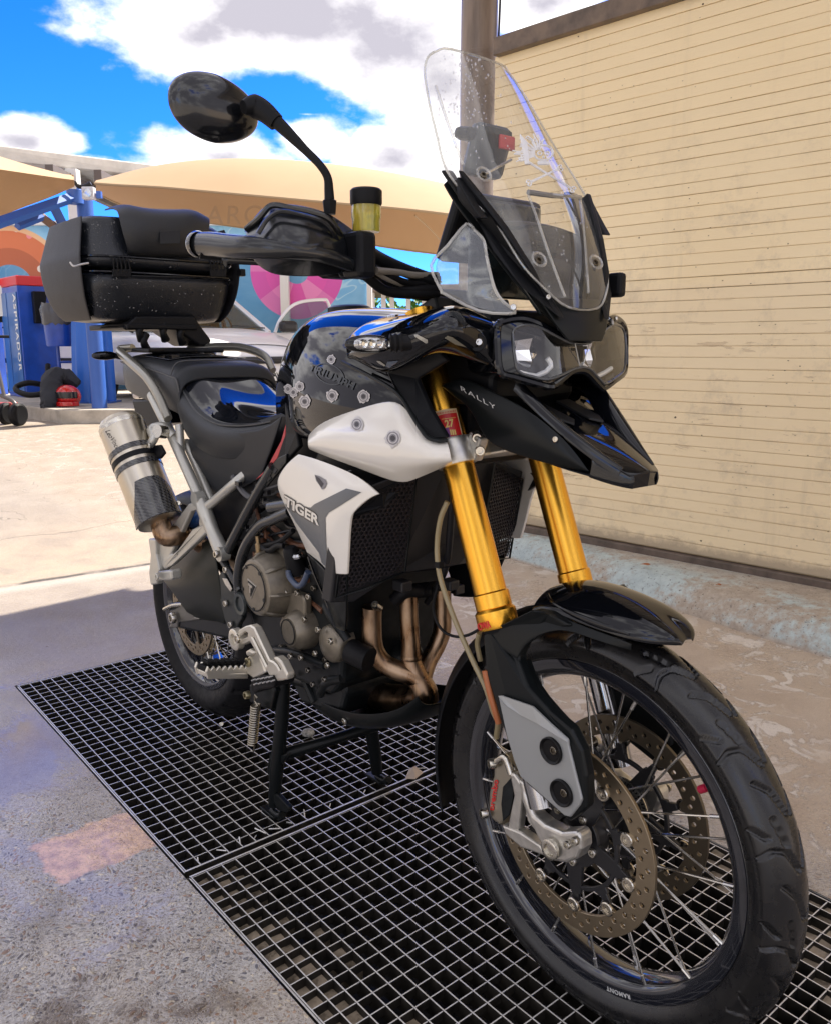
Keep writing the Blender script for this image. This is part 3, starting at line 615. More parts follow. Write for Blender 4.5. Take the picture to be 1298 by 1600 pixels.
def build_kerb():
    m = bpy.data.materials.new('worn_blue_kerb'); m.use_nodes = True; k = node_kit(m); P = k.obj
    n = k.noise(P, 3.2, 6, .65, .4); n2 = k.noise(P, 22, 6, .7)
    conc = k.mix(k.rng(n2, .35, .65), (.55, .47, .37), (.40, .33, .26))
    blue = k.mix(k.rng(n2, .35, .65), (.56, .64, .62), (.42, .50, .50))
    wear = k.m('ADD', k.m('MULTIPLY', n, .7), k.m('MULTIPLY', n2, .5)); zz = k.rng(k.z, .03, .112, 0, 1)
    bm_ = k.m('MULTIPLY', k.rng(wear, .70, .60), k.rng(k.z, .004, .02)); top = k.rng(k.z, .118, .124)
    # worn back to stone toward the near end
    nearend = k.rng(k.x, .9, 1.7, 0, .17); bm_ = k.m('MULTIPLY', k.rng(k.m('ADD', wear, nearend), .74, .62), k.rng(k.z, .004, .02))
    col = k.mix(k.m('MULTIPLY', bm_, k.m('SUBTRACT', 1, k.m('MULTIPLY', top, .7))), conc, blue)
    col = k.mix(k.rng(k.noise(P, 70, 4, .75), .58, .68, 0, .85), col, (.05, .045, .04)); k.ln(col, k.b.inputs['Base Color']); k.b.inputs['Roughness'].default_value = .7
    k.ln(k.bump(k.m('ADD', k.noise(P, 45, 5, .7), n2), .9, .012), k.b.inputs['Normal'])
    b0 = G(823, 882); b1 = G(1295, 1030); t0 = G(846, 850, .11); t1 = G(1298, 969, .11)
    db = (b1-b0).normalized(); dt = (t1-t0).normalized(); rows = []; rnd = random.Random(8); n_ = 60
    for i in range(n_+1):
        s = -.35+5.4*i/n_
        B = b0+db*s; T = t0+dt*s; B = B+Vector((rnd.uniform(-.006, .006), rnd.uniform(-.006, .006), 0))
        base = WB+WU*((T-WB).dot(WU)); base = base+WN*.25
        c1 = B.lerp(T, .12); c1.z = .035+rnd.uniform(-.004, .004); c2 = B.lerp(T, .55); c2.z = .082+rnd.uniform(-.004, .004); T2 = T.copy(); T2.z = .112+rnd.uniform(-.004, .004)
        T3 = T.lerp(base, .25); T3.z = .124; base.z = .135; z0 = B.copy(); z0.z = -.05
        rows.append([z0, B+Vector((0, 0, .003)), c1, c2, T2, T3, base, Vector((base.x, base.y, -.05))])
    o = loft('kerb_ledge', rows, m, None, sub=1, solid=0, cap=False); o['kind'] = 'structure'
    # dead leaves on the ledge
    lm = mat('dead_leaf', (.34, .12, .04), .6)
    for n_i, (px, py, s) in enumerate(((1007, 883, .028), (1122, 915, .014))):
        c = G(px, py, .13); o = mesh('dead_leaf', [(-s, 0, .004), (-s*.3, s*.45, .001), (s*.6, s*.35, .008), (s, 0, .003), (s*.4, -s*.4, .002), (-s*.4, -s*.4, .006), (0, 0, .010)], [(0, 1, 6), (1, 2, 6), (2, 3, 6), (3, 4, 6), (4, 5, 6), (5, 0, 6)], lm); o.location = c
        tag(o, ('curled orange leaf on the ledge at the foot of the cream wall', 'tiny brown leaf scrap further along the wall ledge')[n_i], 'leaf')
build_kerb()
# ================================================================== what stands behind the bay
Y_ = 0
def wbox(name, c, s, m, parent=None, bevel=.004, yaw=0):
    return box(name, c, s, m, parent, bevel, Matrix.Rotation(yaw, 4, 'Z') if yaw else None)
def simple(name, col, rough=.5, **k): return mat(name, col, rough, **k)
CONC = mat('pale_concrete', (.40, .36, .30), .75, var=.2, vscale=6, bump=.5, bscale=40)
def build_island():
    root = empty('raised_island', (0, 0, 0)); root['kind'] = 'structure'
    bpy.data.objects.remove(root)
    pts = [WD(102, 657, 9.4), WD(196, 655, 9.6)]
    z = gz(9.5)-.05
    P = [Vector((-3.98, 9.35, 0)), Vector((1.2, 9.75, 0)), Vector((1.2, 14.0, 0)), Vector((-9, 14.0, 0)), Vector((-9, 11.3, 0)), Vector((-5.3, 10.6, 0))]
    lp = [Vector((p.x, p.y, .20)) for p in P]
    o = slab('kerbed_island', lp, (0, 0, .235), CONC, bevel=.015); o['kind'] = 'structure'
build_island()
IZ = .435
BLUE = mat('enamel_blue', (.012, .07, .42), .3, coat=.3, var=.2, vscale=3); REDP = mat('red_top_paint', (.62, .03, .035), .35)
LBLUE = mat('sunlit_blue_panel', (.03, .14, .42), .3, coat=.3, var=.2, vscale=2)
TXW = mat('white_lettering', (.8, .8, .78), .5)
def wtext(name, s, M, size, m, parent, spacing=1, bold=0):
    me = text_mesh(s, bold=bold, spacing=spacing); me.transform(Matrix.Scale(size, 4)); me.transform(M); o = new_obj(name, me, m, parent); return o
def vacuum(px0, px1, px2, ytop, ybase, depth, label, text):
    zt = WD(px1, ytop, depth).z; a = WD(px0, 600, depth+.55); b = WD(px1, 600, depth); c = WD(px2, 600, depth+.28)
    zb = IZ; root = empty('vacuum_machine', (b.x, b.y, zb)); tag(root, label, 'vacuum', 'coin vacuum machines')
    A = Vector((a.x-b.x, a.y-b.y, 0)); C = Vector((c.x-b.x, c.y-b.y, 0)); H = zt-zb
    base = [Vector((0, 0, 0)), C, C+A, A]
    slab('cabinet', base, (0, 0, H-.12), BLUE, root, bevel=.01)
    t = slab('red_lid', [v+(v-(A+C)/2)*.02+Vector((0, 0, H-.118)) for v in base], (0, 0, .13), REDP, root, bevel=.012)
    u = A.normalized(); n = u.cross(Vector((0, 0, 1))); n = n if n.y < 0 else -n
    w = A.length
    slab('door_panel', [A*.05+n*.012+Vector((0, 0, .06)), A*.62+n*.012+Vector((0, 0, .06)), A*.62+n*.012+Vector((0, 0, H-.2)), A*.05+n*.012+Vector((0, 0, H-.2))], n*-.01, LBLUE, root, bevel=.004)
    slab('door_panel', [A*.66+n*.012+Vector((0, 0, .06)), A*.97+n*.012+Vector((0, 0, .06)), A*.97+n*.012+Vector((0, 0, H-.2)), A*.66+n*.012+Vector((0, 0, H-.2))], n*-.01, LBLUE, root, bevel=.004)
    if text:
        # vertical word: one letter under the other, turned sideways as on the machine
        me = text_mesh(text, bold=.02, spacing=1.25); xs = [v.co.x for v in me.vertices]; s = (H*.64)/(max(xs)-min(xs))
        M = Matrix((Vector((0, 0, -1)), -u if u.x < 0 else u, n)).transposed().to_4x4()
        me.transform(Matrix.Scale(s, 4)); me.transform(M); me.transform(Matrix.Translation(A*.22+n*.016+Vector((0, 0, H*.86)))); new_obj('lettering', me, TXW, root)
    cn = C.normalized().cross(Vector((0, 0, 1))); cn = cn if cn.y < 0 else -cn
    slab('hose_bracket', [C*.38+cn*.01+Vector((0, 0, H*.62)), C*.62+cn*.01+Vector((0, 0, H*.62)), C*.78+cn*.01+Vector((0, 0, H*.88)), C*.38+cn*.01+Vector((0, 0, H*.88))], cn*.12, PLAST, root, bevel=.01)
    return root
v1 = vacuum(14, 40, 93, 431, 615, 11.6, 'blue vacuum machine with red lid and vertical white lettering', 'ASPIRADOR')
v2 = vacuum(-40, -14, 12, 431, 620, 12.2, 'blue vacuum machine cut by the left edge with a white notice on it', '')
p = WD(4, 455, 12.5); bx = box('notice', (0, 0, 0), (.20, .01, .42), mat('notice_white', (.7, .7, .68), .5), v2, bevel=.003); bx.location = WD(2, 470, 12.1)-v2.location
hose = empty('vacuum_hose', WD(45, 600, 11)); 
o = tube('vacuum_hose', [WD(75, 570, 11.5), WD(74, 588, 11.3), WD(70, 600, 10.6), WD(45, 598, 10.4), WD(28, 603, 10.4), WD(26, 610, 10.3), WD(45, 617, 10.2), WD(70, 614, 10.2), WD(88, 606, 10.3)], .035, RUB, None, seg=10); bpy.data.objects.remove(hose)
tag(o, 'thick black ribbed hose looping on the island before the vacuum machine', 'hose')
def bin_():
    c = WD(95, 540, 10.8); root = empty('litter_bin', (c.x, c.y, IZ)); tag(root, 'blue hanging litter bin lined with a black bag beside the vacuum machine', 'bin')
    zt = WD(95, 494, 10.8).z-IZ; zb = WD(95, 541, 10.8).z-IZ; r = .19
    lathe('tub', [(zb, 0), (zb, r*.86), (zb+.02, r*.9), (zt, r), (zt-.01, r*.95), (zb+.03, 0)], (0, 0, 0), (0, 0, 1), BLUE, root, seg=28)
    bm = bmesh.new(); rnd = random.Random(2); prof = [(zt-.10, r*1.02), (zt+.02, r*1.06), (zt+.09, r*1.08), (zt+.16, r*.98), (zt+.12, r*.85), (zt-.1, r*.5), (zt-.12, 0)]
    add_lathe(bm, prof, (0, 0, 0), (0, 0, 1), 36, caps=False)
    for v in bm.verts: v.co.x *= 1+rnd.uniform(-.07, .07); v.co.z += rnd.uniform(-.02, .02)
    finish('bag', bm, mat('black_bag', (.06, .06, .065), .25), root)
    for dx in (-.09, .12): cyl('leg', (dx, .12, 0), (dx, .12, zt-.1), .022, BLUE, root, 10)
    for zz in (.25, .5): cyl('rail', (-.09, .12, zz), (.12, .12, zz), .016, BLUE, root, 8)
bin_()
def tarp():
    c = WD(146, 560, 10.6); zt = 1.95; root = empty('blue_tarp', (c.x, c.y, IZ)); tag(root, 'blue tarpaulin hanging in folds round a post beside the litter bin', 'tarpaulin')
    rows = []; rnd = random.Random(4); ph = [rnd.uniform(0, 6.28) for _ in range(8)]
    for i in range(13):
        t = i/12; z = (zt-IZ)*(1-t); r = .20+.035*t
        row = []
        for j in range(49):
            a = 2*pi*j/48; f = 1+(.05+.10*t)*sin(9*a+ph[0]+1.2*t)+.05*sin(17*a+ph[1])
            row.append(Vector((r*f*cos(a)*1.05-.03*(t-.5), r*f*sin(a)*.8, z)))
        rows.append(row)
    loft('cloth', rows, mat('blue_tarp_cloth', (.015, .13, .55), .45, coat=.1), root, sub=1, solid=.004)
    cyl('post', (0, 0, 0), (0, 0, 2.6), .05, mat('blue_post_paint', (.03, .10, .38), .4), root)
    box('foot_plate', (0, 0, .01), (.5, .4, .02), mat('blue_post_paint', (0, 0, 0)), root)
tarp()
def helmet():
    c = WD(106, 622, 9.9); c.z = IZ+.12; root = empty('red_helmet', c); tag(root, 'red full-face motorcycle helmet lying on the kerb under a dark jacket', 'helmet')
    bm = bmesh.new(); bmesh.ops.create_uvsphere(bm, u_segments=32, v_segments=20, radius=.135)
    for v in bm.verts:
        v.co.x *= 1.15
        if v.co.z < -.05: v.co.z = -.05-(abs(v.co.z)-.05)*.9
    finish('shell', bm, mat('red_helmet_paint', (.55, .012, .012), .2, coat=1), root)
    rows = [[Vector((.158*cos(a)*1.0, -.14*sin(a)-.004, z)) for a in [radians(25+13*i) for i in range(11)]] for z in (-.02, .02, .055)]
    loft('visor', rows, mat('dark_visor', (.02, .02, .022), .08), root, sub=1, solid=.004)
    loft('chin_bar', [[Vector((.165*cos(a), -.165*sin(a), z)) for a in [radians(20+14*i) for i in range(11)]] for z in (-.11, -.085, -.06)], mat('red_helmet_paint', (0, 0, 0)), root, sub=1, solid=.02)
    c2 = WD(84, 605, 10.1); j = empty('dark_jacket', (c2.x, c2.y, IZ)); tag(j, 'dark jacket draped over the kerb beside the red helmet', 'jacket')
    rnd = random.Random(9); pth = [WD(97, 585, 10.1), WD(84, 592, 10.0), WD(80, 610, 9.9), WD(76, 630, 9.75), WD(74, 640, 9.7)]
    bm = bmesh.new(); add_tube(bm, smoothpts([q-Vector((c2.x, c2.y, IZ)) for q in pth], 5), [.10, .13, .12, .09, .06], 14)
    add_tube(bm, smoothpts([WD(84, 592, 10.05)-Vector((c2.x, c2.y, IZ)), WD(104, 590, 10.1)-Vector((c2.x, c2.y, IZ)), WD(122, 600, 10.1)-Vector((c2.x, c2.y, IZ))], 5), [.10, .11, .05], 14)
    for v in bm.verts: v.co += Vector((rnd.uniform(-.014, .014), rnd.uniform(-.014, .014), rnd.uniform(-.014, .014)))
    finish('cloth', bm, mat('dark_jacket_cloth', (.02, .022, .028), .8), j)
helmet()
def scooter():
    c = WD(24, 632, 9.2); root = empty('kick_scooter', (c.x, c.y, gz(9.2))); tag(root, 'black two-wheeled scooter parked at the left edge by the vacuum machines', 'scooter'); zg = 0
    for nm, dx, dy in (('wheel', .02, 0), ('wheel', -.16, .12)):
        lathe(nm, [(-.03, .06), (-.035, .10), (-.02, .125), (.02, .125), (.035, .10), (.03, .06)], (dx, dy, .125), (1, -.35, 0), RUB, root, seg=28, caps=True)
    tube('fork', [Vector((.02, 0, .125)), Vector((-.03, .03, .26)), Vector((-.20, .1, .33))], .022, mat('scooter_grey', (.12, .11, .11), .4, metal=.5), root)
    box('deck', (-.35, .2, .22), (.5, .16, .05), mat('scooter_red', (.30, .05, .04), .5), root, bevel=.01)
    tube('stem', [Vector((-.15, .08, .3)), Vector((-.28, .16, .95))], .02, mat('scooter_grey', (0, 0, 0)), root, smooth=0)
    tube('handlebar', [Vector((-.43, .05, .97)), Vector((-.13, .27, .97))], .016, RUB, root, smooth=0)
scooter()
# ------------------------------------------------------------------ painted mural wall
def mural():
    Y = 15.5; zc = 1.0; x0 = WD(-260, 500, Y).x; x1 = WD(577, 500, Y).x; zt = 3.25
    root = empty('mural_wall', ((x0+x1)/2, Y, .25)); tag(root, 'blue mural wall painted with floating swim rings behind the white car', 'wall')
    m = bpy.data.materials.new('pool_mural'); m.use_nodes = True; k = node_kit(m)
    w = k.noise(k.obj, 1.3, 3, .5, 1.2); line = k.m('ABSOLUTE', k.m('SUBTRACT', k.noise(k.obj, .9, 2, .5, 1.0), .5))
    col = k.mix(k.rng(w, .3, .7), (.15, .42, .70), (.32, .62, .84)); col = k.mix(k.rng(line, .004, .014, .55, 0), col, (.55, .78, .88))
    def ring(px, py, ro, ri, c1, c2, seg, col, pat=0, sx=1.0):
        c = WD(px, py, Y); s = Y/F_PX*1.02; dx = k.m('DIVIDE', k.m('SUBTRACT', k.x, c.x-root.location.x), sx); dz = k.m('SUBTRACT', k.z, c.z-root.location.z)
        q = k.m('SQRT', k.m('ADD', k.m('MULTIPLY', dx, dx), k.m('MULTIPLY', dz, dz)))
        a = k.m('ARCTAN2', dz, dx); f = k.m('GREATER_THAN', k.m('SINE', k.m('MULTIPLY', a, seg)), .0)
        cc_ = k.mix(f, c1, c2)
        if pat:
            cc_ = k.mix(k.rng(q, (ri+(ro-ri)*.42)*s, (ri+(ro-ri)*.44)*s), (.50, .13, .05), cc_)
            v = k.N.new('ShaderNodeTexVoronoi'); v.inputs['Scale'].default_value = 3.4; k.ln(k.obj, v.inputs['Vector'])
            cc_ = k.mix(k.rng(v.outputs[0], .20, .21, 1, 0), cc_, k.mix(k.rng(k.sep(v.outputs[1])[0], .5, .51), (.85, .75, .65), (.85, .28, .30)))
            cc_ = k.mix(k.rng(q, (ro-7)*s, (ro-6)*s), cc_, (.85, .52, .28))
        else: cc_ = k.mix(k.rng(q, (ri+(ro-ri)*.55)*s, (ri+(ro-ri)*.57)*s, .0, .35), cc_, (.55, .10, .40))
        mk = k.m('MULTIPLY', k.rng(q, ro*s, ro*s+.01, 1, 0), k.rng(q, ri*s-.01, ri*s))
        sh = k.m('SQRT', k.m('ADD', k.m('POWER', k.m('ADD', dx, .30), 2), k.m('POWER', k.m('ADD', dz, .25), 2)))
        col = k.mix(k.m('MULTIPLY', k.rng(sh, ro*s, ro*s+.03, .6, 0), 1), col, (.03, .18, .38))
        return k.mix(mk, col, cc_)
    col = ring(18, 450, 88, 34, (.68, .17, .06), (.70, .19, .07), 1, col, 1)
    col = ring(464, 424, 68, 18, (.72, .10, .42), (.80, .25, .52), 5, col)
    col = ring(250, 470, 50, 16, (.80, .62, .12), (.75, .7, .6), 5, col)
    k.ln(col, k.b.inputs['Base Color']); k.b.inputs['Roughness'].default_value = .45
    box('painted_panel', (0, .1, (zt-.25)/2), (x1-x0, .2, zt-.25), m, root, bevel=0)
    wp = mat('white_post_paint', (.72, .72, .70), .5)
    for px, wd in ((447, .15), (578, .09)):
        c = WD(px, 500, Y-.12); o = box('pillar', (c.x-root.location.x, -.12, (zt-.25)/2), (wd, .16, zt-.25), wp, root)
    box('coping', (0, .05, zt-.22), (x1-x0+.2, .34, .07), wp, root)
mural()
# ------------------------------------------------------------------ cars
CARW = mat('white_car_paint', (.80, .80, .82), .30, coat=.35); CGL = glassmat('car_glass', (.62, .70, .70), .01, 1.6); DRK = mat('car_dark_trim', (.02, .02, .022), .45)
TYRE = mat('car_tyre', (.014, .014, .015), .7); INT = mat('car_interior', (.30, .19, .10), .8)
def car_body(root, L=3.9, W=1.66, H=1.42, white=CARW):
    """nose towards -y; origin on the ground at the nose centre"""
    st = [(0.00, .36, .66, .60), (.10, .24, .72, .76), (.55, .22, .86, .81), (1.02, .22, .93, .83), (1.45, .22, .94, .83), (2.8, .22, .94, .83), (3.5, .24, .95, .80), (3.86, .34, .92, .68)]
    rows = []
    for (y, zl, zh, hw) in st:
        rows.append([Vector((-hw*.86, y, zl)), Vector((-hw, y, zl+.12)), Vector((-hw*1.01, y, (zl+zh)/2)), Vector((-hw*.97, y, zh-.05)), Vector((-hw*.75, y, zh+.015)), Vector((0, y, zh+.05)), Vector((hw*.75, y, zh+.015)), Vector((hw*.97, y, zh-.05)), Vector((hw*1.01, y, (zl+zh)/2)), Vector((hw, y, zl+.12)), Vector((hw*.86, y, zl))])
    loft('body', rows, white, root, sub=2, cap=True)
def car_cabin(root, H=1.42, white=CARW):
    A = [Vector((-.70, 1.0, .93)), Vector((-.54, 1.75, H-.03)), Vector((-.54, 2.9, H-.02)), Vector((-.66, 3.65, .95))]
    for s in (-1, 1):
        q = [Vector((v.x*s, v.y, v.z)) for v in A]
        tube('pillar_a', [q[0], q[1]], .035, white, root, smooth=0, seg=8); tube('roof_rail', [q[1], (q[1]+q[2])/2+Vector((0, 0, .02)), q[2]], .035, white, root, seg=8)
        tube('pillar_c', [q[2], q[3]], .05, white, root, smooth=0, seg=8); tube('pillar_b', [Vector((s*.70, 2.2, .93)), Vector((s*.55, 2.15, H-.02))], .03, DRK, root, smooth=0, seg=8)
        mesh('side_window', [q[0]+Vector((s*.01, .1, 0)), q[1]+Vector((s*.01, 0, -.02)), q[2]+Vector((s*.01, 0, -.02)), q[3]+Vector((s*.01, -.1, 0))], [(0, 1, 2, 3)], CGL, root, solid=.005)
    mesh('windscreen', [A[0]+Vector((.02, 0, .0)), Vector((0, .90, .955)), Vector((.68, 1.0, .93)), Vector((.53, 1.75, H-.03)), Vector((0, 1.68, H-.0)), A[1]], [(0, 1, 4, 5), (1, 2, 3, 4)], CGL, root, solid=.006)
    loft('roof', [[Vector((-.54, y, H-.03+dz)), Vector((-.3, y-.02, H+.01+dz)), Vector((0, y-.04, H+.02+dz)), Vector((.3, y-.02, H+.01+dz)), Vector((.54, y, H-.03+dz))] for y, dz in ((1.72, 0), (2.3, .02), (2.95, 0))], white, root, sub=2, solid=.02)
    box('dashboard', (0, 1.35, .93), (1.25, .35, .12), INT, root, bevel=.03)
    for s in (-.32, .32): box('seat', (s, 2.15, .95), (.46, .16, .62), INT, root, bevel=.05); box('headrest', (s, 2.18, 1.24), (.24, .09, .14), INT, root, bevel=.03)
    o = lathe('steering_wheel', [(-.012, .165), (0, .18), (.012, .165), (0, .15)], (.32, 1.62, 1.02), (0, -1, .4), DRK, root, seg=28, caps=False, closed=True)
def wheel_car(root, x, y, r=.29):
    s = 1 if x > 0 else -1
    w = lathe('wheel', [(-.09, .16), (-.095, r-.05), (-.07, r), (.07, r), (.095, r-.05), (.09, .16)], (x, y, r), (1, 0, 0), TYRE, root, seg=36)
    lathe('rim', [(s*.07, .0), (s*.085, .05), (s*.06, .17), (s*.095, .19), (s*.09, .2), (s*.0, .2)], (x, y, r), (1, 0, 0), mat('rim_silver', (.45, .45, .46), .35, metal=.8), w, seg=32)
def car1():
    c = WD(410, 600, 9.9); root = empty('white_car', (c.x, c.y, .4), radians(40)); tag(root, 'white hatchback facing the camera with its front door open', 'car')
    root.location.z = .40; root.scale = (.98, .98, .98)
    car_body(root); car_cabin(root)
    loft('bonnet', [[Vector((x*hw, y, z+.012-.05*abs(x)**3)) for x in (-1, -.6, 0, .6, 1)] for y, z, hw in ((.12, .775, .60), (.35, .86, .66), (.8, .945, .70), (1.0, .975, .70))], CARW, root, sub=2, solid=.012)
    box('grille', (.0, -.02, .585), (.80, .06, .085), DRK, root, bevel=.02)
    for z in (.56, .585): box('grille_bar', (.0, -.052, z+.01), (.74, .01, .008), mat('rim_silver', (0, 0, 0)), root, bevel=.001)
    box('lower_intake', (0, -.005, .29), (.95, .05, .09), DRK, root, bevel=.015)
    pl = box('number_plate', (.0, -.05, .395), (.52, .012, .11), mat('plate_white', (.72, .72, .68), .4), root, bevel=.002)
    me = text_mesh('DPV', bold=.01, spacing=1.1); me.transform(Matrix.Scale(.115, 4)); me.transform(Matrix.Rotation(pi/2, 4, 'X')); me.transform(Matrix.Translation((.01, -.058, .358))); new_obj('plate_lettering', me, mat('black_lettering', (.015, .015, .015), .5), pl)
    for s in (-1, 1):
        loft('headlamp', [[Vector((s*x, y, z)) for x, y in ((.50, -.02), (.64, .03), (.755, .16))] for z in (.60, .70, .78)], mat('car_lamp_glass', (.45, .47, .5), .08, metal=.6, coat=1), root, sub=2, solid=.02)
        for y in (.72, 3.15): wheel_car(root, s*.74, y)
        box('wing_mirror', (-s*.86, 1.28, 1.02), (.2, .1, .14), DRK, root, bevel=.04) if s > 0 else None
    for s in (-.35, .35): tube('wiper', [Vector((s+.25, .93, .985)), Vector((s-.2, .98, 1.01))], .008, DRK, root, smooth=0, seg=6)
    # the open front door on the viewer's right
    d = empty('t', (0, 0, 0)); bpy.data.objects.remove(d)
    H = Vector((.80, 1.05, 0)); u = Vector((.99, -.08, 0)).normalized()
    def dp(s, z): return H+u*s+Vector((0, 0, z))
    slab('open_door', [dp(0, .30), dp(.95, .30), dp(1.0, .6), dp(.98, .93), dp(0, .93), dp(-.02, .6)], (-.02, .06, 0), CARW, root, bevel=.015)
    tube('window_frame', [dp(.02, .93), dp(.10, 1.10), dp(.26, 1.27), dp(.45, 1.35), dp(.76, 1.385), dp(.84, 1.36), dp(.90, 1.18), dp(.97, .93)], .022, CARW, root, seg=8, smooth=5)
    slab('door_glass', [dp(.05, .93), dp(.12, 1.10), dp(.28, 1.26), dp(.46, 1.34), dp(.75, 1.37), dp(.82, 1.34), dp(.88, 1.18), dp(.94, .93)], (-.002, .006, 0), CGL, root, bevel=0)
    box('door_mirror', tuple(dp(.17, 1.01)+Vector((-.02, -.12, 0))), (.26, .13, .15), DRK, root, bevel=.05)
car1()
def car2():
    c = WD(-85, 620, 11.9); root = empty('white_van', (-8.35, 13.35, .42), radians(-72)); tag(root, 'white van seen from the side with black trim strips behind the tarpaulin', 'van')
    # nose towards -y local, turned so that its flank faces the bay
    def P(x, y, z): return Vector((x, y, z))
    prof = [(-.2, .28), (-.25, .70), (.3, .95), (.85, 1.02), (1.45, 1.62), (1.7, 1.68), (4.0, 1.66), (4.1, 1.2), (4.1, .3)]
    vs = [P(-.82, y, z) for y, z in prof]+[P(.82, y, z) for y, z in prof]; n = len(prof)
    mesh('body', vs, [tuple(range(n)), tuple(range(2*n-1, n-1, -1))]+[(i, (i+1) % n, n+(i+1) % n, n+i) for i in range(n)], CARW, root, bevel=.06, bseg=4)
    for s in (-1, 1):
        for z, h in ((.50, .07), (1.0, .02)): box('trim_strip', (s*.825, 1.9, z), (.02, 3.9, h), DRK, root, bevel=.004)
        slab('side_window', [P(s*.826, 1.1, 1.08), P(s*.826, 1.55, 1.52), P(s*.826, 2.3, 1.54), P(s*.826, 2.3, 1.08)], (s*.008, 0, 0), mat('van_window', (.05, .06, .07), .08), root, bevel=.002)
        for y in (.55, 3.2): wheel_car(root, s*.74, y, .31)
    box('wing_mirror', (.93, 1.0, 1.12), (.18, .1, .2), DRK, root, bevel=.04); box('wing_mirror', (-.93, 1.0, 1.12), (.18, .1, .2), DRK, root, bevel=.04)
car2()
# ------------------------------------------------------------------ shade sails, their frame, the long roof
SAIL = bpy.data.materials.new('tan_shade_cloth'); SAIL.use_nodes = True
def sailmat():
    k = node_kit(SAIL); nt = k.nt; n = k.noise(k.obj, 1.2, 4); k.ln(k.mix(k.rng(n, .3, .7), (.47, .33, .20), (.43, .30, .18)), k.b.inputs['Base Color']); k.b.inputs['Roughness'].default_value = .8
    tr = k.N.new('ShaderNodeBsdfTranslucent'); tr.inputs[0].default_value = (.60, .40, .22, 1); mx = k.N.new('ShaderNodeMixShader'); mx.inputs[0].default_value = .22
    nt.links.new(k.b.outputs[0], mx.inputs[1]); nt.links.new(tr.outputs[0], mx.inputs[2]); o = [x for x in k.N if x.type == 'OUTPUT_MATERIAL'][0]; nt.links.new(mx.outputs[0], o.inputs[0])
sailmat()
PB = mat('blue_post_paint', (.03, .10, .38), .4)
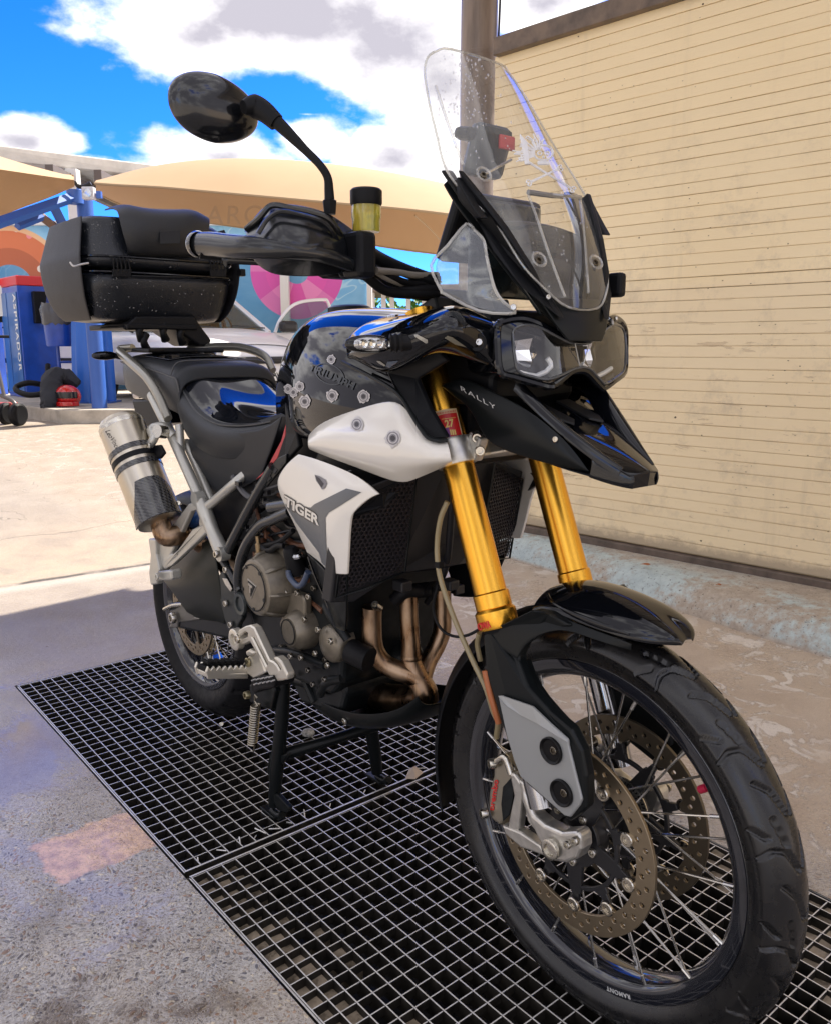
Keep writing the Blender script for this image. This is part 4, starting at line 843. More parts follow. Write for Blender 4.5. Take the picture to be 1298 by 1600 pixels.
def sails():
    root = empty('shade_sail', WD(400, 300, 9)); tag(root, 'large tan shade sail stretched over the parked cars, rising in a broad hump', 'shade sail', 'tan shade sails')
    off = root.location
    top = [(150, 283), (190, 268), (250, 249), (330, 238), (430, 235), (540, 246), (640, 264), (730, 286), (830, 315)]
    fr = [(148, 286), (190, 289), (250, 292), (330, 299), (430, 308), (540, 318), (640, 327), (730, 338), (830, 350)]
    bk = [(150, 300), (190, 320), (250, 338), (330, 348), (430, 362), (540, 376), (640, 391), (730, 402), (830, 420)]
    n = len(top); R = []
    def lerp(a, b, t): return a+(b-a)*t
    F = [WD(p[0], p[1], lerp(11.3, 10.3, i/(n-1))) for i, p in enumerate(fr)]
    T = [WD(p[0], p[1], lerp(12.4, 12.4, i/(n-1))) for i, p in enumerate(top)]
    Bk = [WD(p[0], p[1], lerp(13.2, 15.0, i/(n-1))) for i, p in enumerate(bk)]
    R.append([v-off for v in F]); R.append([F[i].lerp(T[i], .45)+Vector((0, 0, .12*min(1, (T[i].z-F[i].z))))-off for i in range(n)]); R.append([v-off for v in T])
    R.append([T[i].lerp(Bk[i], .4)+Vector((0, 0, .10))-off for i in range(n)]); R.append([v-off for v in Bk])
    o = loft('cloth', R, SAIL, root, sub=2, solid=.004)
    for a, b in ((R[0], 'hem'), (R[-1], 'hem')): tube(b, a, .018, mat('sail_hem', (.36, .26, .15), .7), root, seg=6, smooth=3)
    tube('stitched_seam', [WD(648, 336, 10.9)-off, WD(672, 358, 11.9)-off, WD(692, 380, 13)-off], .012, mat('sail_hem', (0, 0, 0)), root, seg=6)
    me = text_mesh('AROU', shear=.25, spacing=1.15); me.transform(Matrix.Scale(.37, 4)); me.transform(Matrix.Rotation(pi/2+.5, 4, 'X')); me.transform(Matrix.Rotation(-.08, 4, 'Z'))
    a = WD(322, 350, 12.2)-off; me.transform(Matrix.Translation(a)); new_obj('faded_lettering', me, mat('faded_sail_print', (.43, .30, .18), .8), root)
    # left sail
    r2 = empty('shade_sail', WD(30, 290, 8)); tag(r2, 'tan shade sail running out of the left edge above the blue beam', 'shade sail', 'tan shade sails'); off2 = r2.location
    t2 = [(-90, 205), (-40, 222), (0, 240), (40, 254), (80, 267), (116, 277)]; m2 = [(-90, 250), (-40, 258), (0, 264), (40, 270), (80, 276), (116, 281)]; b2 = [(-90, 365), (-40, 352), (0, 338), (40, 322), (80, 308), (117, 291)]
    n = len(t2)
    A = [WD(p[0], p[1], 8.0+.25*i)-off2 for i, p in enumerate(t2)]; M = [WD(p[0], p[1], 7.3+.38*i)-off2 for i, p in enumerate(m2)]; B_ = [WD(p[0], p[1], 10.2-.2*i)-off2 for i, p in enumerate(b2)]
    loft('cloth', [M, [M[i].lerp(A[i], .5)+Vector((0, 0, .03)) for i in range(n)], A, [A[i].lerp(B_[i], .5)+Vector((0, 0, .10)) for i in range(n)], B_], SAIL, r2, sub=2, solid=.004)
    # steel frame of the sails
    fr_ = empty('sail_frame', (WD(133, 560, 9.6).x, 9.6, gz(9.6))); tag(fr_, 'blue steel post and raking beams that carry the shade sails', 'frame'); o3 = fr_.location
    def S(px, py, Y): return WD(px, py, Y)-o3
    p0 = S(133, 325, 9.6); cyl('post', (p0.x, p0.y, 0), (p0.x, p0.y, S(133, 302, 9.6).z), .085, PB, fr_, 20)
    for nm, a, b, w in (('beam', (-40, 361, 8.2), (128, 303, 9.6), .085), ('strut', (27, 353, 9.0), (65, 338, 9.3), .07), ('brace', (62, 336, 9.3), (96, 362, 9.6), .08)):
        A = S(*a); B = S(*b); tube(nm, [A, B], w/2*1.3, PB if nm != 'brace' else mat('brown_brace', (.16, .10, .07), .5), fr_, seg=4, smooth=0)
    tube('brace', [S(84, 322, 9.5), S(98, 350, 9.6)], .07, PB, fr_, seg=4, smooth=0)
    q = S(117, 300, 9.5); cyl('head_plate', q+Vector((0, 0, -.12)), q+Vector((0, 0, .02)), .09, PB, fr_, 12)
    tube('shackle', [S(117, 283, 9.4), S(122, 290, 9.4), S(131, 291, 9.4), S(142, 286, 9.4)], .022, mat('rim_silver', (.45, .45, .46), .35, metal=.8), fr_, seg=8)
    fl = empty('floodlight', WD(139, 302, 9.2)); tag(fl, 'small pale floodlight box fixed where the two sails meet', 'floodlight')
    box('housing', (0, 0, 0), (.125, .08, .125), mat('floodlight_grey', (.55, .55, .58), .4), fl, bevel=.008); box('bracket', (.10, .02, -.01), (.05, .05, .07), PB, fl); lathe('lens', [(0, .04), (.01, .045), (.015, 0)], (0, -.04, 0), (0, -1, 0), mat('car_lamp_glass', (0, 0, 0)), fl, seg=20)
    # long grey roof behind
    ro = empty('long_roof', WD(60, 250, 13)); tag(ro, 'long grey flat roof of the station building behind the sails', 'roof'); o4 = ro.location
    a0 = WD(-140, 208, 12.0)-o4; a1 = WD(300, 264, 16.0)-o4; b0 = WD(-140, 236, 12.0)-o4; b1 = WD(300, 283, 16.0)-o4; dpt = Vector((1.6, 5.0, 0))
    rg = mat('grey_roof_fascia', (.40, .38, .36), .55, var=.12, vscale=3); n = (a1-a0).normalized()
    mesh('fascia', [a0, a1, b1, b0, a0+dpt, a1+dpt, b1+dpt, b0+dpt], [(0, 1, 2, 3), (4, 7, 6, 5), (0, 4, 5, 1), (3, 2, 6, 7), (0, 3, 7, 4), (1, 5, 6, 2)], rg, ro, bevel=.02)
    for t in (.25, .42, .6): 
        c = b0.lerp(b1, t)+dpt*.08; box('soffit_beam', tuple(c+dpt*.35+Vector((0, 0, -.12))), (.12, 4, .2), mat('soffit_dark', (.12, .10, .09), .6), ro)
    p = WD(114, 275, 13.9)-o4; box('post', (p.x, p.y, p.z-1.6), (.17, .17, 3.4), mat('white_post_paint', (.72, .72, .70), .5), ro)
sails()
# ------------------------------------------------------------------ far right: open pavilion, hedge
def far_side():
    r = empty('pavilion', (WD(635, 500, 30).x, 30, .3)); tag(r, 'low pavilion with white posts and flat roof seen under the handlebar', 'building'); o = r.location
    wm = mat('pavilion_white', (.70, .68, .62), .6); z1 = WD(600, 447, 30).z; z2 = WD(600, 458, 30).z; xa = WD(578, 500, 30).x-o.x; xb = WD(900, 500, 30).x-o.x
    box('roof', ((xa+xb)/2, 1, (z1+z2)/2-o.z), (xb-xa, 4, (z1-z2)), mat('pavilion_roof', (.22, .17, .13), .7), r, bevel=.02)
    for px in (583, 600, 613, 638, 662, 700, 740): c = WD(px, 500, 29.9); box('post', (c.x-o.x, -.3, (z2-o.z)/2), (.16, .16, z2-o.z), wm, r)
    zc = WD(600, 486, 30).z; box('low_wall', ((xa+xb)/2, -.2, (zc-o.z)/2), (xb-xa, .2, zc-o.z), wm, r)
    rnd = random.Random(3); bm = bmesh.new()
    for i in range(5200):
        x = rnd.uniform(xa-3, xb+4)+o.x; y = rnd.uniform(33, 35.5); hmax = 3.35+.5*sin(x*1.7)+.3*sin(x*4.1)
        z = rnd.uniform(.3, hmax); s = rnd.uniform(.07, .15); a = rnd.uniform(0, 6.28); b = rnd.uniform(-1, 1)
        c = Vector((x, y, z)); u = Vector((cos(a), sin(a), b*.5))*s; v = Vector((-sin(a)*.6, cos(a)*.6, .8))*s
        bm.faces.new([bm.verts.new(c-u), bm.verts.new(c+v), bm.verts.new(c+u), bm.verts.new(c-v)])
    h = finish('hedge', bm, mat('hedge_leaf', (.10, .22, .035), .6, var=.5, vscale=3), None, smooth=False); tag(h, 'bright green hedge behind the pavilion posts', 'hedge')
    c = WD(647, 488, 26); b = empty('blue_bin', (c.x, c.y, .3)); tag(b, 'small blue wheeled bin in front of the distant pavilion', 'bin')
    box('body', (0, 0, 1.0), (.42, .45, 1.1), BLUE, b, bevel=.03); box('lid', (0, 0, 1.58), (.46, .5, .06), BLUE, b, bevel=.02); box('base', (0, 0, .25), (.3, .3, .5), DRK, b)
far_side()
# ================================================================== the motorcycle (local frame: x forward, y to its left, z up)
BK = empty('motorcycle', (R0.x, R0.y, 0), -BA)
tag(BK, 'black and white adventure motorcycle with gold fork standing on its centre stand on the grating', 'motorcycle')
V = Vector
WC = V((1.40, 0, .342)); RC = V((0, 0, .372))
YH = (0, -1, 0)                     # outward on the visible side
def bolt(name, c, ax, r, m=STEEL, par=None, h=.004):
    bm = bmesh.new(); add_lathe(bm, [(0, r), (h*.7, r), (h, r*.85), (h, r*.55), (h*.3, r*.5), (h*.3, 0)], c, ax, 14); return finish(name, bm, m, par or BK)
# ---- wheels
def tread_groove(u, v, pat):
    return 0
def front_tyre(par):
    R, Wd = .347, .046
    # cross-section: sidewall - shoulder - crown, v = arc position
    prof = []
    for i in range(9): a = i/8; prof.append((-.030-.0145*sin(a*pi/2), .279+.030*a))
    n = 44
    for i in range(1, n):
        t = -1+2*i/n; ang = t*1.22; prof.append((.0475*sin(ang)/sin(1.22), .309+(R-.309)*(cos(ang)-cos(1.22))/(1-cos(1.22))))
    for i in range(9): a = 1-i/8; prof.append((.030+.0145*sin(a*pi/2), .279+.030*a))
    seg = 1260; m = len(prof); vs = []; fs = []
    lines = []                       # grooves in one pitch of 1/15 turn; (u along, v across -1..1)
    for s in (1, -1):
        o = 0 if s > 0 else .5
        lines += [[(.10+o, s*.10), (.30+o, s*.34), (.34+o, s*.62), (.28+o, s*.90)], [(.36+o, s*.30), (.62+o, s*.42)], [(.62+o, s*.05), (.86+o, s*.24), (.98+o, s*.50)], [(.46+o, s*.66), (.58+o, s*.92)]]
    NP = 15; pl = 2*pi*R/NP; hw = .062
    segs = []
    for L in lines:
        for a, b in zip(L[:-1], L[1:]):
            for k in (-1, 0, 1): segs.append(((a[0]+k)*pl, a[1]*hw, (b[0]+k)*pl, b[1]*hw))
    # sample one pitch then repeat
    per = seg//NP; depth = {}
    for i in range(per):
        for j in range(9, m-9):
            u = i/per*pl; vv = (-1+2*(j-8)/n)*hw; d = 9
            for (ax, ay, bx, by) in segs:
                if min(ax, bx)-.006 > u or max(ax, bx)+.006 < u: continue
                dx, dy = bx-ax, by-ay; t = max(0, min(1, ((u-ax)*dx+(vv-ay)*dy)/(dx*dx+dy*dy))); q = hypot(u-ax-t*dx, vv-ay-t*dy)
                if q < d: d = q
            depth[i, j] = .0070*max(0, min(1, (.0042-d)/.0016))
    for i in range(seg):
        a = 2*pi*i/seg; ca, sa = cos(a), sin(a)
        for j, (y, r) in enumerate(prof):
            r2 = r-depth.get((i % per, j), 0); vs.append((WC.x+r2*ca, y, WC.z+r2*sa))
    for i in range(seg):
        k = (i+1) % seg
        for j in range(m-1): fs.append((i*m+j, i*m+j+1, k*m+j+1, k*m+j))
    tm = bpy.data.materials.new('front_tyre_rubber'); tm.use_nodes = True; k = node_kit(tm); k.b.inputs['Specular IOR Level'].default_value = .42; k.b.inputs['Coat Weight'].default_value = .25; k.b.inputs['Coat Roughness'].default_value = .18
    n1 = k.noise(k.obj, 35, 5, .6); k.ln(k.mix(k.rng(n1, .4, .7), (.007, .007, .008), (.014, .013, .012)), k.b.inputs['Base Color']); k.ln(k.rng(n1, .3, .7, .20, .36), k.b.inputs['Roughness']); k.ln(k.bump(k.noise(k.obj, 500, 2), .15, .001), k.b.inputs['Normal'])
    o = mesh('tyre', vs, fs, tm, par, smooth=True)
    me = text_mesh('METZELER', depth=.03, spacing=1.1); place_ring(me, .295, -.0445, radians(62), .0115, par, 'tyre_lettering', RUB)
def place_ring(me, r, y, a0, size, par, name, m, inward=False, rc=None):
    rc = rc or WC
    for v in me.vertices:
        s = v.co.x*size; h = v.co.y*size; a = a0-s/r; rr = r+h
        v.co = V((rc.x+rr*cos(a), y-v.co.z*size, rc.z+rr*sin(a)))
    return new_obj(name, me, m, par)
def brake_disc(name, rc, y, ro, ri, nb, par, m, hole_r=.0042, rings=(.30, .62), nh=30, th=.005, seglug=True, ph=0):
    outer = [(ro*cos(2*pi*k/120), ro*sin(2*pi*k/120)) for k in range(120)]
    inner = []
    for k in range(240):
        a = 2*pi*k/240; q = ((a-ph)/(2*pi/nb)) % 1; lug = 1 if abs(q-.5) < .11 else 0
        rr = ri-(.010*max(0, 1-(abs(q-.5)/.13)**4) if abs(q-.5) < .13 else 0); inner.append((rr*cos(a), rr*sin(a)))
    holes = []; w = ro-ri
    for k in range(nh):
        for t_, da in ((rings[0], 0), (rings[1], .45)):
            a = 2*pi*(k+da)/nh; r = ri+w*t_; holes.append(circ2(r*cos(a), r*sin(a), hole_r, 10))
    M = planeM((rc.x, y, rc.z), (1, 0, 0), (0, 0, 1))
    d = plate2d(name, [outer, inner]+holes, th, M, m, par, bevel=.0006)
    return d
def spokes(par, rc, r_rim, y_rim, r_hub, y_hub, n, rad, seed=0):
    me0 = None
    for k in range(n):
        s = 1 if k % 2 else -1; a = 2*pi*(k+.5)/n; lean = (1 if (k//2) % 2 else -1)*radians(46)
        p1 = V((rc.x+r_rim*cos(a), s*y_rim, rc.z+r_rim*sin(a))); p0 = V((rc.x+r_hub*cos(a+lean), s*y_hub, rc.z+r_hub*sin(a+lean)))
        bm = bmesh.new(); add_tube(bm, [p0, p1], rad, 7); d = (p1-p0).normalized(); add_tube(bm, [p1-d*.016, p1+d*.001], rad*1.55, 8)
        finish('spoke', bm, SPOKE, par)
def front_wheel():
    rimm = mat('rim_black_gloss', (.012, .013, .018), .10, coat=1)
    prof = [(-.031, .262), (-.033, .270), (-.0335, .281), (-.031, .283), (-.0285, .280), (-.027, .268), (-.012, .262), (0, .260), (.012, .262), (.027, .268), (.0285, .280), (.031, .283), (.0335, .281), (.033, .270), (.031, .262), (.026, .256), (.013, .250), (0, .2475), (-.013, .250), (-.026, .256)]
    w = lathe('front_wheel', prof, WC, (0, 1, 0), rimm, BK, seg=160, caps=False, closed=True)
    front_tyre(w)
    for s in (-1, 1): lathe('rim_flange_line', [(0, .2835), (.0012, .2842), (.002, .2835)], (WC.x, s*.032, WC.z), (0, s, 0), mat('flange_wear', (.25, .25, .25), .3, metal=1), w, seg=160, caps=False)
    spokes(w, WC, .2555, .022, .040, .036, 32, .0020)
    hub = lathe('hub', [(-.066, .0), (-.066, .030), (-.058, .042), (-.040, .046), (-.034, .046), (-.028, .030), (.028, .030), (.034, .046), (.040, .046), (.058, .042), (.066, .030), (.066, 0)], WC, (0, 1, 0), mat('hub_black', (.02, .02, .022), .3, metal=.4), w, seg=48)
    for s in (-1, 1):
        y = s*.0705; d = brake_disc('brake_disc', WC, y, .160, .126, 10, w, DISC if s < 0 else DISCD, ph=.1)
        # dark spider that carries the disc
        outer = []; NB = 10
        ho = []
        for k in range(200):
            a = 2*pi*k/200; q = ((a-.1)/(2*pi/NB)) % 1; r = .1135 if abs(q-.5) < .10 else (.098 if abs(q-.5) < .2 else .090); outer.append((r*cos(a), r*sin(a)))
        for k in range(5):
            a = 2*pi*k/5+.42; c0 = a-.46; c1 = a+.46
            lp = [(.083*cos(c0+(c1-c0)*t/8), .083*sin(c0+(c1-c0)*t/8)) for t in range(9)]+[(.052*cos(c1-.16-(c1-c0-.32)*t/6), .052*sin(c1-.16-(c1-c0-.32)*t/6)) for t in range(7)]
            ho.append(lp)
        M = planeM((WC.x, s*.0665, WC.z), (1, 0, 0), (0, 0, 1)); plate2d('disc_carrier', [outer, circ2(0, 0, .030, 24)]+ho, .005, M, mat('carrier_black', (.015, .015, .017), .35), w)
        for k in range(NB):
            a = .1+2*pi*(k+.5)/NB; c = V((WC.x+.1175*cos(a), s*.0735, WC.z+.1175*sin(a)))
            lathe('disc_button', [(0, .0115), (.003, .0115), (.0042, .0100), (.0042, .0072), (.0022, .0066), (.0022, .0040), (.0005, .0038), (.0005, 0)], c, (0, s, 0), mat('button_nickel', (.60, .55, .46), .25, metal=1), w, seg=20)
        for k in range(5):
            a = .42+2*pi*(k+.5)/5; bolt('hub_bolt', (WC.x+.044*cos(a), s*.069, WC.z+.044*sin(a)), (0, s, 0), .0075, STEEL, w, .006)
    # toothed ABS ring
    teeth = []
    for k in range(96*2): a = 2*pi*k/192; teeth.append((.055*cos(a), .055*sin(a)))
    plate2d('sensor_ring', [teeth, circ2(0, 0, .041, 40)]+[[(.0455*cos(a), .0455*sin(a)), (.052*cos(a), .052*sin(a)), (.052*cos(a+.05), .052*sin(a+.05)), (.0455*cos(a+.05), .0455*sin(a+.05))] for a in [2*pi*k/48 for k in range(48)]], .002, planeM((WC.x, .060, WC.z), (1, 0, 0), (0, 0, 1)), STEEL, w, bevel=0)
    vc = Q('B1', 902, 755, -.0); a = atan2(vc.z-WC.z, vc.x-WC.x); c = V((WC.x+.247*cos(a), 0, WC.z+.247*sin(a))); u = V((-cos(a), 0, -sin(a)))
    lathe('valve_cap', [(0, .0045), (.010, .0045), (.010, .0062), (.024, .0062), (.026, .004), (.026, 0)], c, u, mat('red_valve_cap', (.45, .01, .05), .35), w, seg=14)
    me = text_mesh('RAMONT', depth=.02, bold=.02, spacing=1.15); me2 = me
    for v in me2.vertices:
        s_ = v.co.x*.0105; h = v.co.y*.0105; a = radians(-68)-s_/.272; rr = .270+h; v.co = V((WC.x+rr*cos(a), -.0342-v.co.z*.01, WC.z+rr*sin(a)))
    new_obj('rim_lettering', me2, mat('pale_lettering', (.6, .6, .58), .4), w)
    return w
FW = front_wheel()
def rear_wheel():
    rimm = MATS['rim_black_gloss']
    prof = [(-.058, .214), (-.061, .224), (-.062, .232), (-.059, .234), (-.055, .229), (-.03, .214), (0, .205), (.03, .214), (.055, .229), (.059, .234), (.062, .232), (.061, .224), (.058, .214), (.04, .203), (0, .196), (-.04, .203)]
    w = lathe('rear_wheel', prof, RC, (0, 1, 0), rimm, BK, seg=120, caps=False, closed=True)
    R = .325; prof = []; n = 40
    for i in range(7): a = i/6; prof.append((-.058-.017*sin(a*pi/2), .231+.045*a))
    for i in range(1, n): t = -1+2*i/n; ang = t*1.25; prof.append((.0765*sin(ang)/sin(1.25), .276+(R-.276)*(cos(ang)-cos(1.25))/(1-cos(1.25))))
    for i in range(7): a = 1-i/6; prof.append((.058+.017*sin(a*pi/2), .231+.045*a))
    seg = 480; m = len(prof); vs = []; fs = []
    for i in range(seg):
        a = 2*pi*i/seg; ph = (i % 24)/24
        for j, (y, r) in enumerate(prof):
            d = 0
            if 8 < j < m-8:
                t = (j-7)/(n)*2-1; q = (ph+abs(t)*.55+(.5 if t > 0 else 0)) % 1
                if abs(q-.5) < .09 and abs(t) > .12: d = .006
            vs.append((RC.x+(r-d)*cos(a), y, RC.z+(r-d)*sin(a)))
    for i in range(seg):
        k = (i+1) % seg
        for j in range(m-1): fs.append((i*m+j, i*m+j+1, k*m+j+1, k*m+j))
    mesh('tyre', vs, fs, RUB, w, smooth=True)
    spokes(w, RC, .205, .030, .045, .040, 32, .0022)
    lathe('hub', [(-.07, 0), (-.07, .035), (-.045, .052), (-.035, .05), (-.03, .032), (.03, .032), (.035, .05), (.07, .06), (.09, .05), (.09, 0)], RC, (0, 1, 0), MATS['hub_black'], w, seg=40)
    brake_disc('brake_disc', RC, -.0735, .1275, .098, 6, w, DISC, hole_r=.0042, nh=22, ph=.3)
    lp = []
    for k in range(120): a = 2*pi*k/120; q = ((a-.3)/(2*pi/6)) % 1; r = .096 if abs(q-.5) < .08 else .052+.02*max(0, 1-abs(q-.5)*5); lp.append((r*cos(a), r*sin(a)))
    plate2d('disc_carrier', [lp, circ2(0, 0, .03, 20)], .004, planeM((RC.x, -.072, RC.z), (1, 0, 0), (0, 0, 1)), DISCD, w)
    lathe('sprocket', [(-.003, .03), (-.003, .105), (.003, .105), (.003, .03)], (RC.x, .095, RC.z), (0, 1, 0), ENGD, w, seg=60, closed=True, caps=False)
rear_wheel()
# ---- fork
FT = V((1.103, 0, 1.059)); FB = V((1.242, 0, .713)); FD = (FB-FT).normalized()
def fork():
    for s in (-1, 1):
        o = V((0, s*.105, 0)); top = FT-FD*.13+o; L = (Q('C8', 590, 1290, -.105)-top).dot(FD) if s < 0 else (Q('C8', 590, 1290, -.105)-mir(top)).dot(FD)
        r = .0268
        # upper tube waists slightly out towards the lower clamp
        prof = [(0, 0), (0, r*.97), (.20, r*1.0), (L-.060, r*1.02), (L-.0575, r*1.13), (L-.034, r*1.13), (L-.0335, r*1.10), (L-.028, r*1.28), (L-.003, r*1.28), (L, r*1.22), (L, 0)]
        g = lathe('fork_tube', prof, top, FD, GOLD, BK, seg=56)
        g['label'] = 'gold anodised outer fork tube'
        if s < 0: FORK_R = g
        e = top+FD*L; low = V((WC.x-.036, s*.105, WC.z+.05)); 
        lathe('stanchion', [(0, .021), ((low-e).length, .021)], e, low-e, CHROME, BK, seg=28)
        lathe('fork_seal', [(0, .028), (.006, .026)], e, FD, RUB, BK, seg=36)
    return FORK_R
FORK_R = fork()
def castings():
    # right fork foot and radial caliper bracket, silver
    for s in (-1, 1):
        def T(v): return v if s < 0 else V((v.x, -v.y, v.z))
        body = [Q('B2', *p, -.118) for p in [(338, 560), (390, 690), (440, 735), (520, 770), (590, 765), (610, 800), (612, 850), (590, 895), (540, 915), (480, 905), (440, 870), (420, 820), (372, 720), (330, 620)]]
        a = slab('fork_foot', [T(v) for v in body], (0, -s*.030*(1 if s < 0 else 1)*(-1 if s < 0 else 1)*1.0 if False else (.030 if s < 0 else -.030), 0), ALU, BK, bevel=.006, bseg=3)
        br = [Q('B2', *p, -.112) for p in [(243, 735), (330, 770), (420, 830), (450, 870), (470, 900), (440, 880), (330, 840), (262, 780)]]
        slab('caliper_bracket', [T(v) for v in br], (0, .02*(1 if s < 0 else -1), 0), ALU, a, bevel=.004)
        br2 = [Q('B2', *p, -.110) for p in [(280, 500), (302, 498), (345, 560), (338, 600), (322, 760), (296, 780), (272, 740), (300, 600)]]
        slab('caliper_bracket', [T(v) for v in br2], (0, .018*(1 if s < 0 else -1), 0), ALU, a, bevel=.004)
        br3 = [Q('B2', *p, -.116) for p in [(318, 520), (345, 540), (385, 700), (450, 780), (540, 830), (520, 860), (440, 815), (362, 720)]]
        slab('foot_rib', [T(v) for v in br3], (0, .016*(1 if s < 0 else -1), 0), ALU, a, bevel=.004)
        ax = T(Q('B2', 474, 845, -.122)); lathe('axle_nut', [(0, .0165), (.006, .0165), (.007, .0145), (.007, .0105), (-.006, .0105), (-.006, 0)], ax, (0, s, 0), STEEL, a, seg=28)
        lathe('axle_hex', [(-.004, .0105), (-.0035, .0)], ax, (0, s, 0), ENGD, a, seg=6)
        for p in ((552, 825), (587, 808)): bolt('pinch_bolt', T(Q('B2', *p, -.121)), (0, s, 0), .0068, STEEL, a, .006)
        cal = [Q('B2', *p, -.095) for p in [(208, 430), (230, 420), (300, 470), (312, 520), (298, 590), (284, 640), (272, 700), (240, 745), (196, 712), (182, 660), (184, 590), (205, 510)]]
        c = slab('brake_caliper', [T(v) for v in cal], (0, .05*(1 if s < 0 else -1), 0), mat('caliper_nickel', (.42, .38, .30), .33, metal=.9), BK, bevel=.006, bseg=3)
        slab('caliper_window', [T(Q('B2', *p, -.0975)) for p in [(250, 560), (285, 520), (300, 530), (296, 620), (280, 690), (250, 720), (242, 640)]], (0, .004*(1 if s < 0 else -1), 0), ENGD, c, bevel=.001)
        for p in ((215, 450), (177, 680)): bolt('caliper_bolt', T(Q('B2', *p, -.099)), (-.4, s, 0), .009, STEEL, c, .012)
        tube('banjo', [T(Q('B2', 225, 440, -.10)), T(Q('B2', 262, 425, -.10)), T(Q('B2', 290, 500, -.10))], .0065, STEEL, c)
        if s < 0:
            BV = bvh_of([c]); text_on('caliper_lettering', 'brembo', cc('B2', 210, 668), cc('B2', 232, 528), 8.5, BV, RED, c, bold=.02)
    # axle
    cyl('front_axle', (WC.x, -.125, WC.z), (WC.x, .125, WC.z), .0125, STEEL, FW, 20)
castings()
def fork_guards():
    for s in (-1, 1):
        T = (lambda v: v) if s < 0 else mir; d = 1 if s < 0 else -1
        lo = [(150, 20), (250, 0), (380, -20)]
        out = [Q('B1', *p) for p in [(190, 270, -.132), (205, 260, -.134), (345, 190, -.120), (400, 200, -.100), (470, 240, -.095), (380, 262, -.100), (320, 300, -.108), (300, 345, -.118), (330, 430, -.128), (400, 510, -.130), (470, 570, -.132), (505, 640, -.134), (520, 720, -.134), (520, 820, -.134), (465, 865, -.134), (330, 745, -.136), (290, 680, -.136), (240, 520, -.136), (200, 400, -.135)]]
        g = slab('fork_guard', [T(v) for v in out], (0, .022*d, 0), SATIN, BK, bevel=.005, bseg=3); g['label'] = 'matt black fork guard below the fender'
        # its side wall that wraps round the stanchion
        wall = [[Q('B1', *p) for p in r] for r in ([(300, 345, -.116), (330, 430, -.126), (400, 510, -.128), (470, 575, -.130), (505, 650, -.132), (520, 760, -.132)], [(345, 345, -.085), (372, 425, -.090), (440, 505, -.092), (500, 565, -.095), (528, 640, -.100), (528, 760, -.105)])]
        loft('guard_side', [[T(v) for v in r] for r in wall], SATIN, g, sub=1, solid=.003)
        ins = [Q('C6', *p, -.1385) for p in [(385, 440), (410, 437), (650, 520), (780, 645), (930, 780), (935, 830), (1040, 1250), (1020, 1298)]]+[Q('B2', *p, -.1385) for p in [(560, 702), (532, 694), (330, 515), (300, 440), (265, 320)]]
        pl = slab('silver_insert', [T(v) for v in ins], (0, .006*d, 0), mat('satin_silver_insert', (.33, .34, .335), .38, metal=.35), g, bevel=.003, bseg=3); pl['label'] = 'brushed silver insert on the fork guard'
        fo = [Q('C6', *p, -.1388) for p in [(388, 437), (410, 435), (652, 518), (782, 643), (934, 778)]]; fi = [Q('C6', *p, -.1425) for p in [(400, 470), (460, 520), (570, 592), (695, 655), (926, 800)]]
        mesh('insert_facet', [T(v) for v in fo+fi], [(k_, k_+1, k_+6, k_+5) for k_ in range(4)], MATS['satin_silver_insert'], pl, solid=.001)
        for p in ((475, 392), (523, 587)):
            c = T(Q('B2', *p, -.1390)); lathe('bolt_cup', [(.0012, 0), (.0012, .0165), (.0042, .0185), (.0048, .0200), (.0038, .0212), (0, .0215)], c, (0, s, 0), mat('cup_black', (.003, .003, .0035), .35, spec=.25), pl, seg=40, caps=False)
            bolt('recess_bolt', c+V((.005, s*.001, .002)), (0, s, 0), .0065, mat('dark_bolt', (.16, .14, .11), .25, metal=1), pl, .0025)
fork_guards()
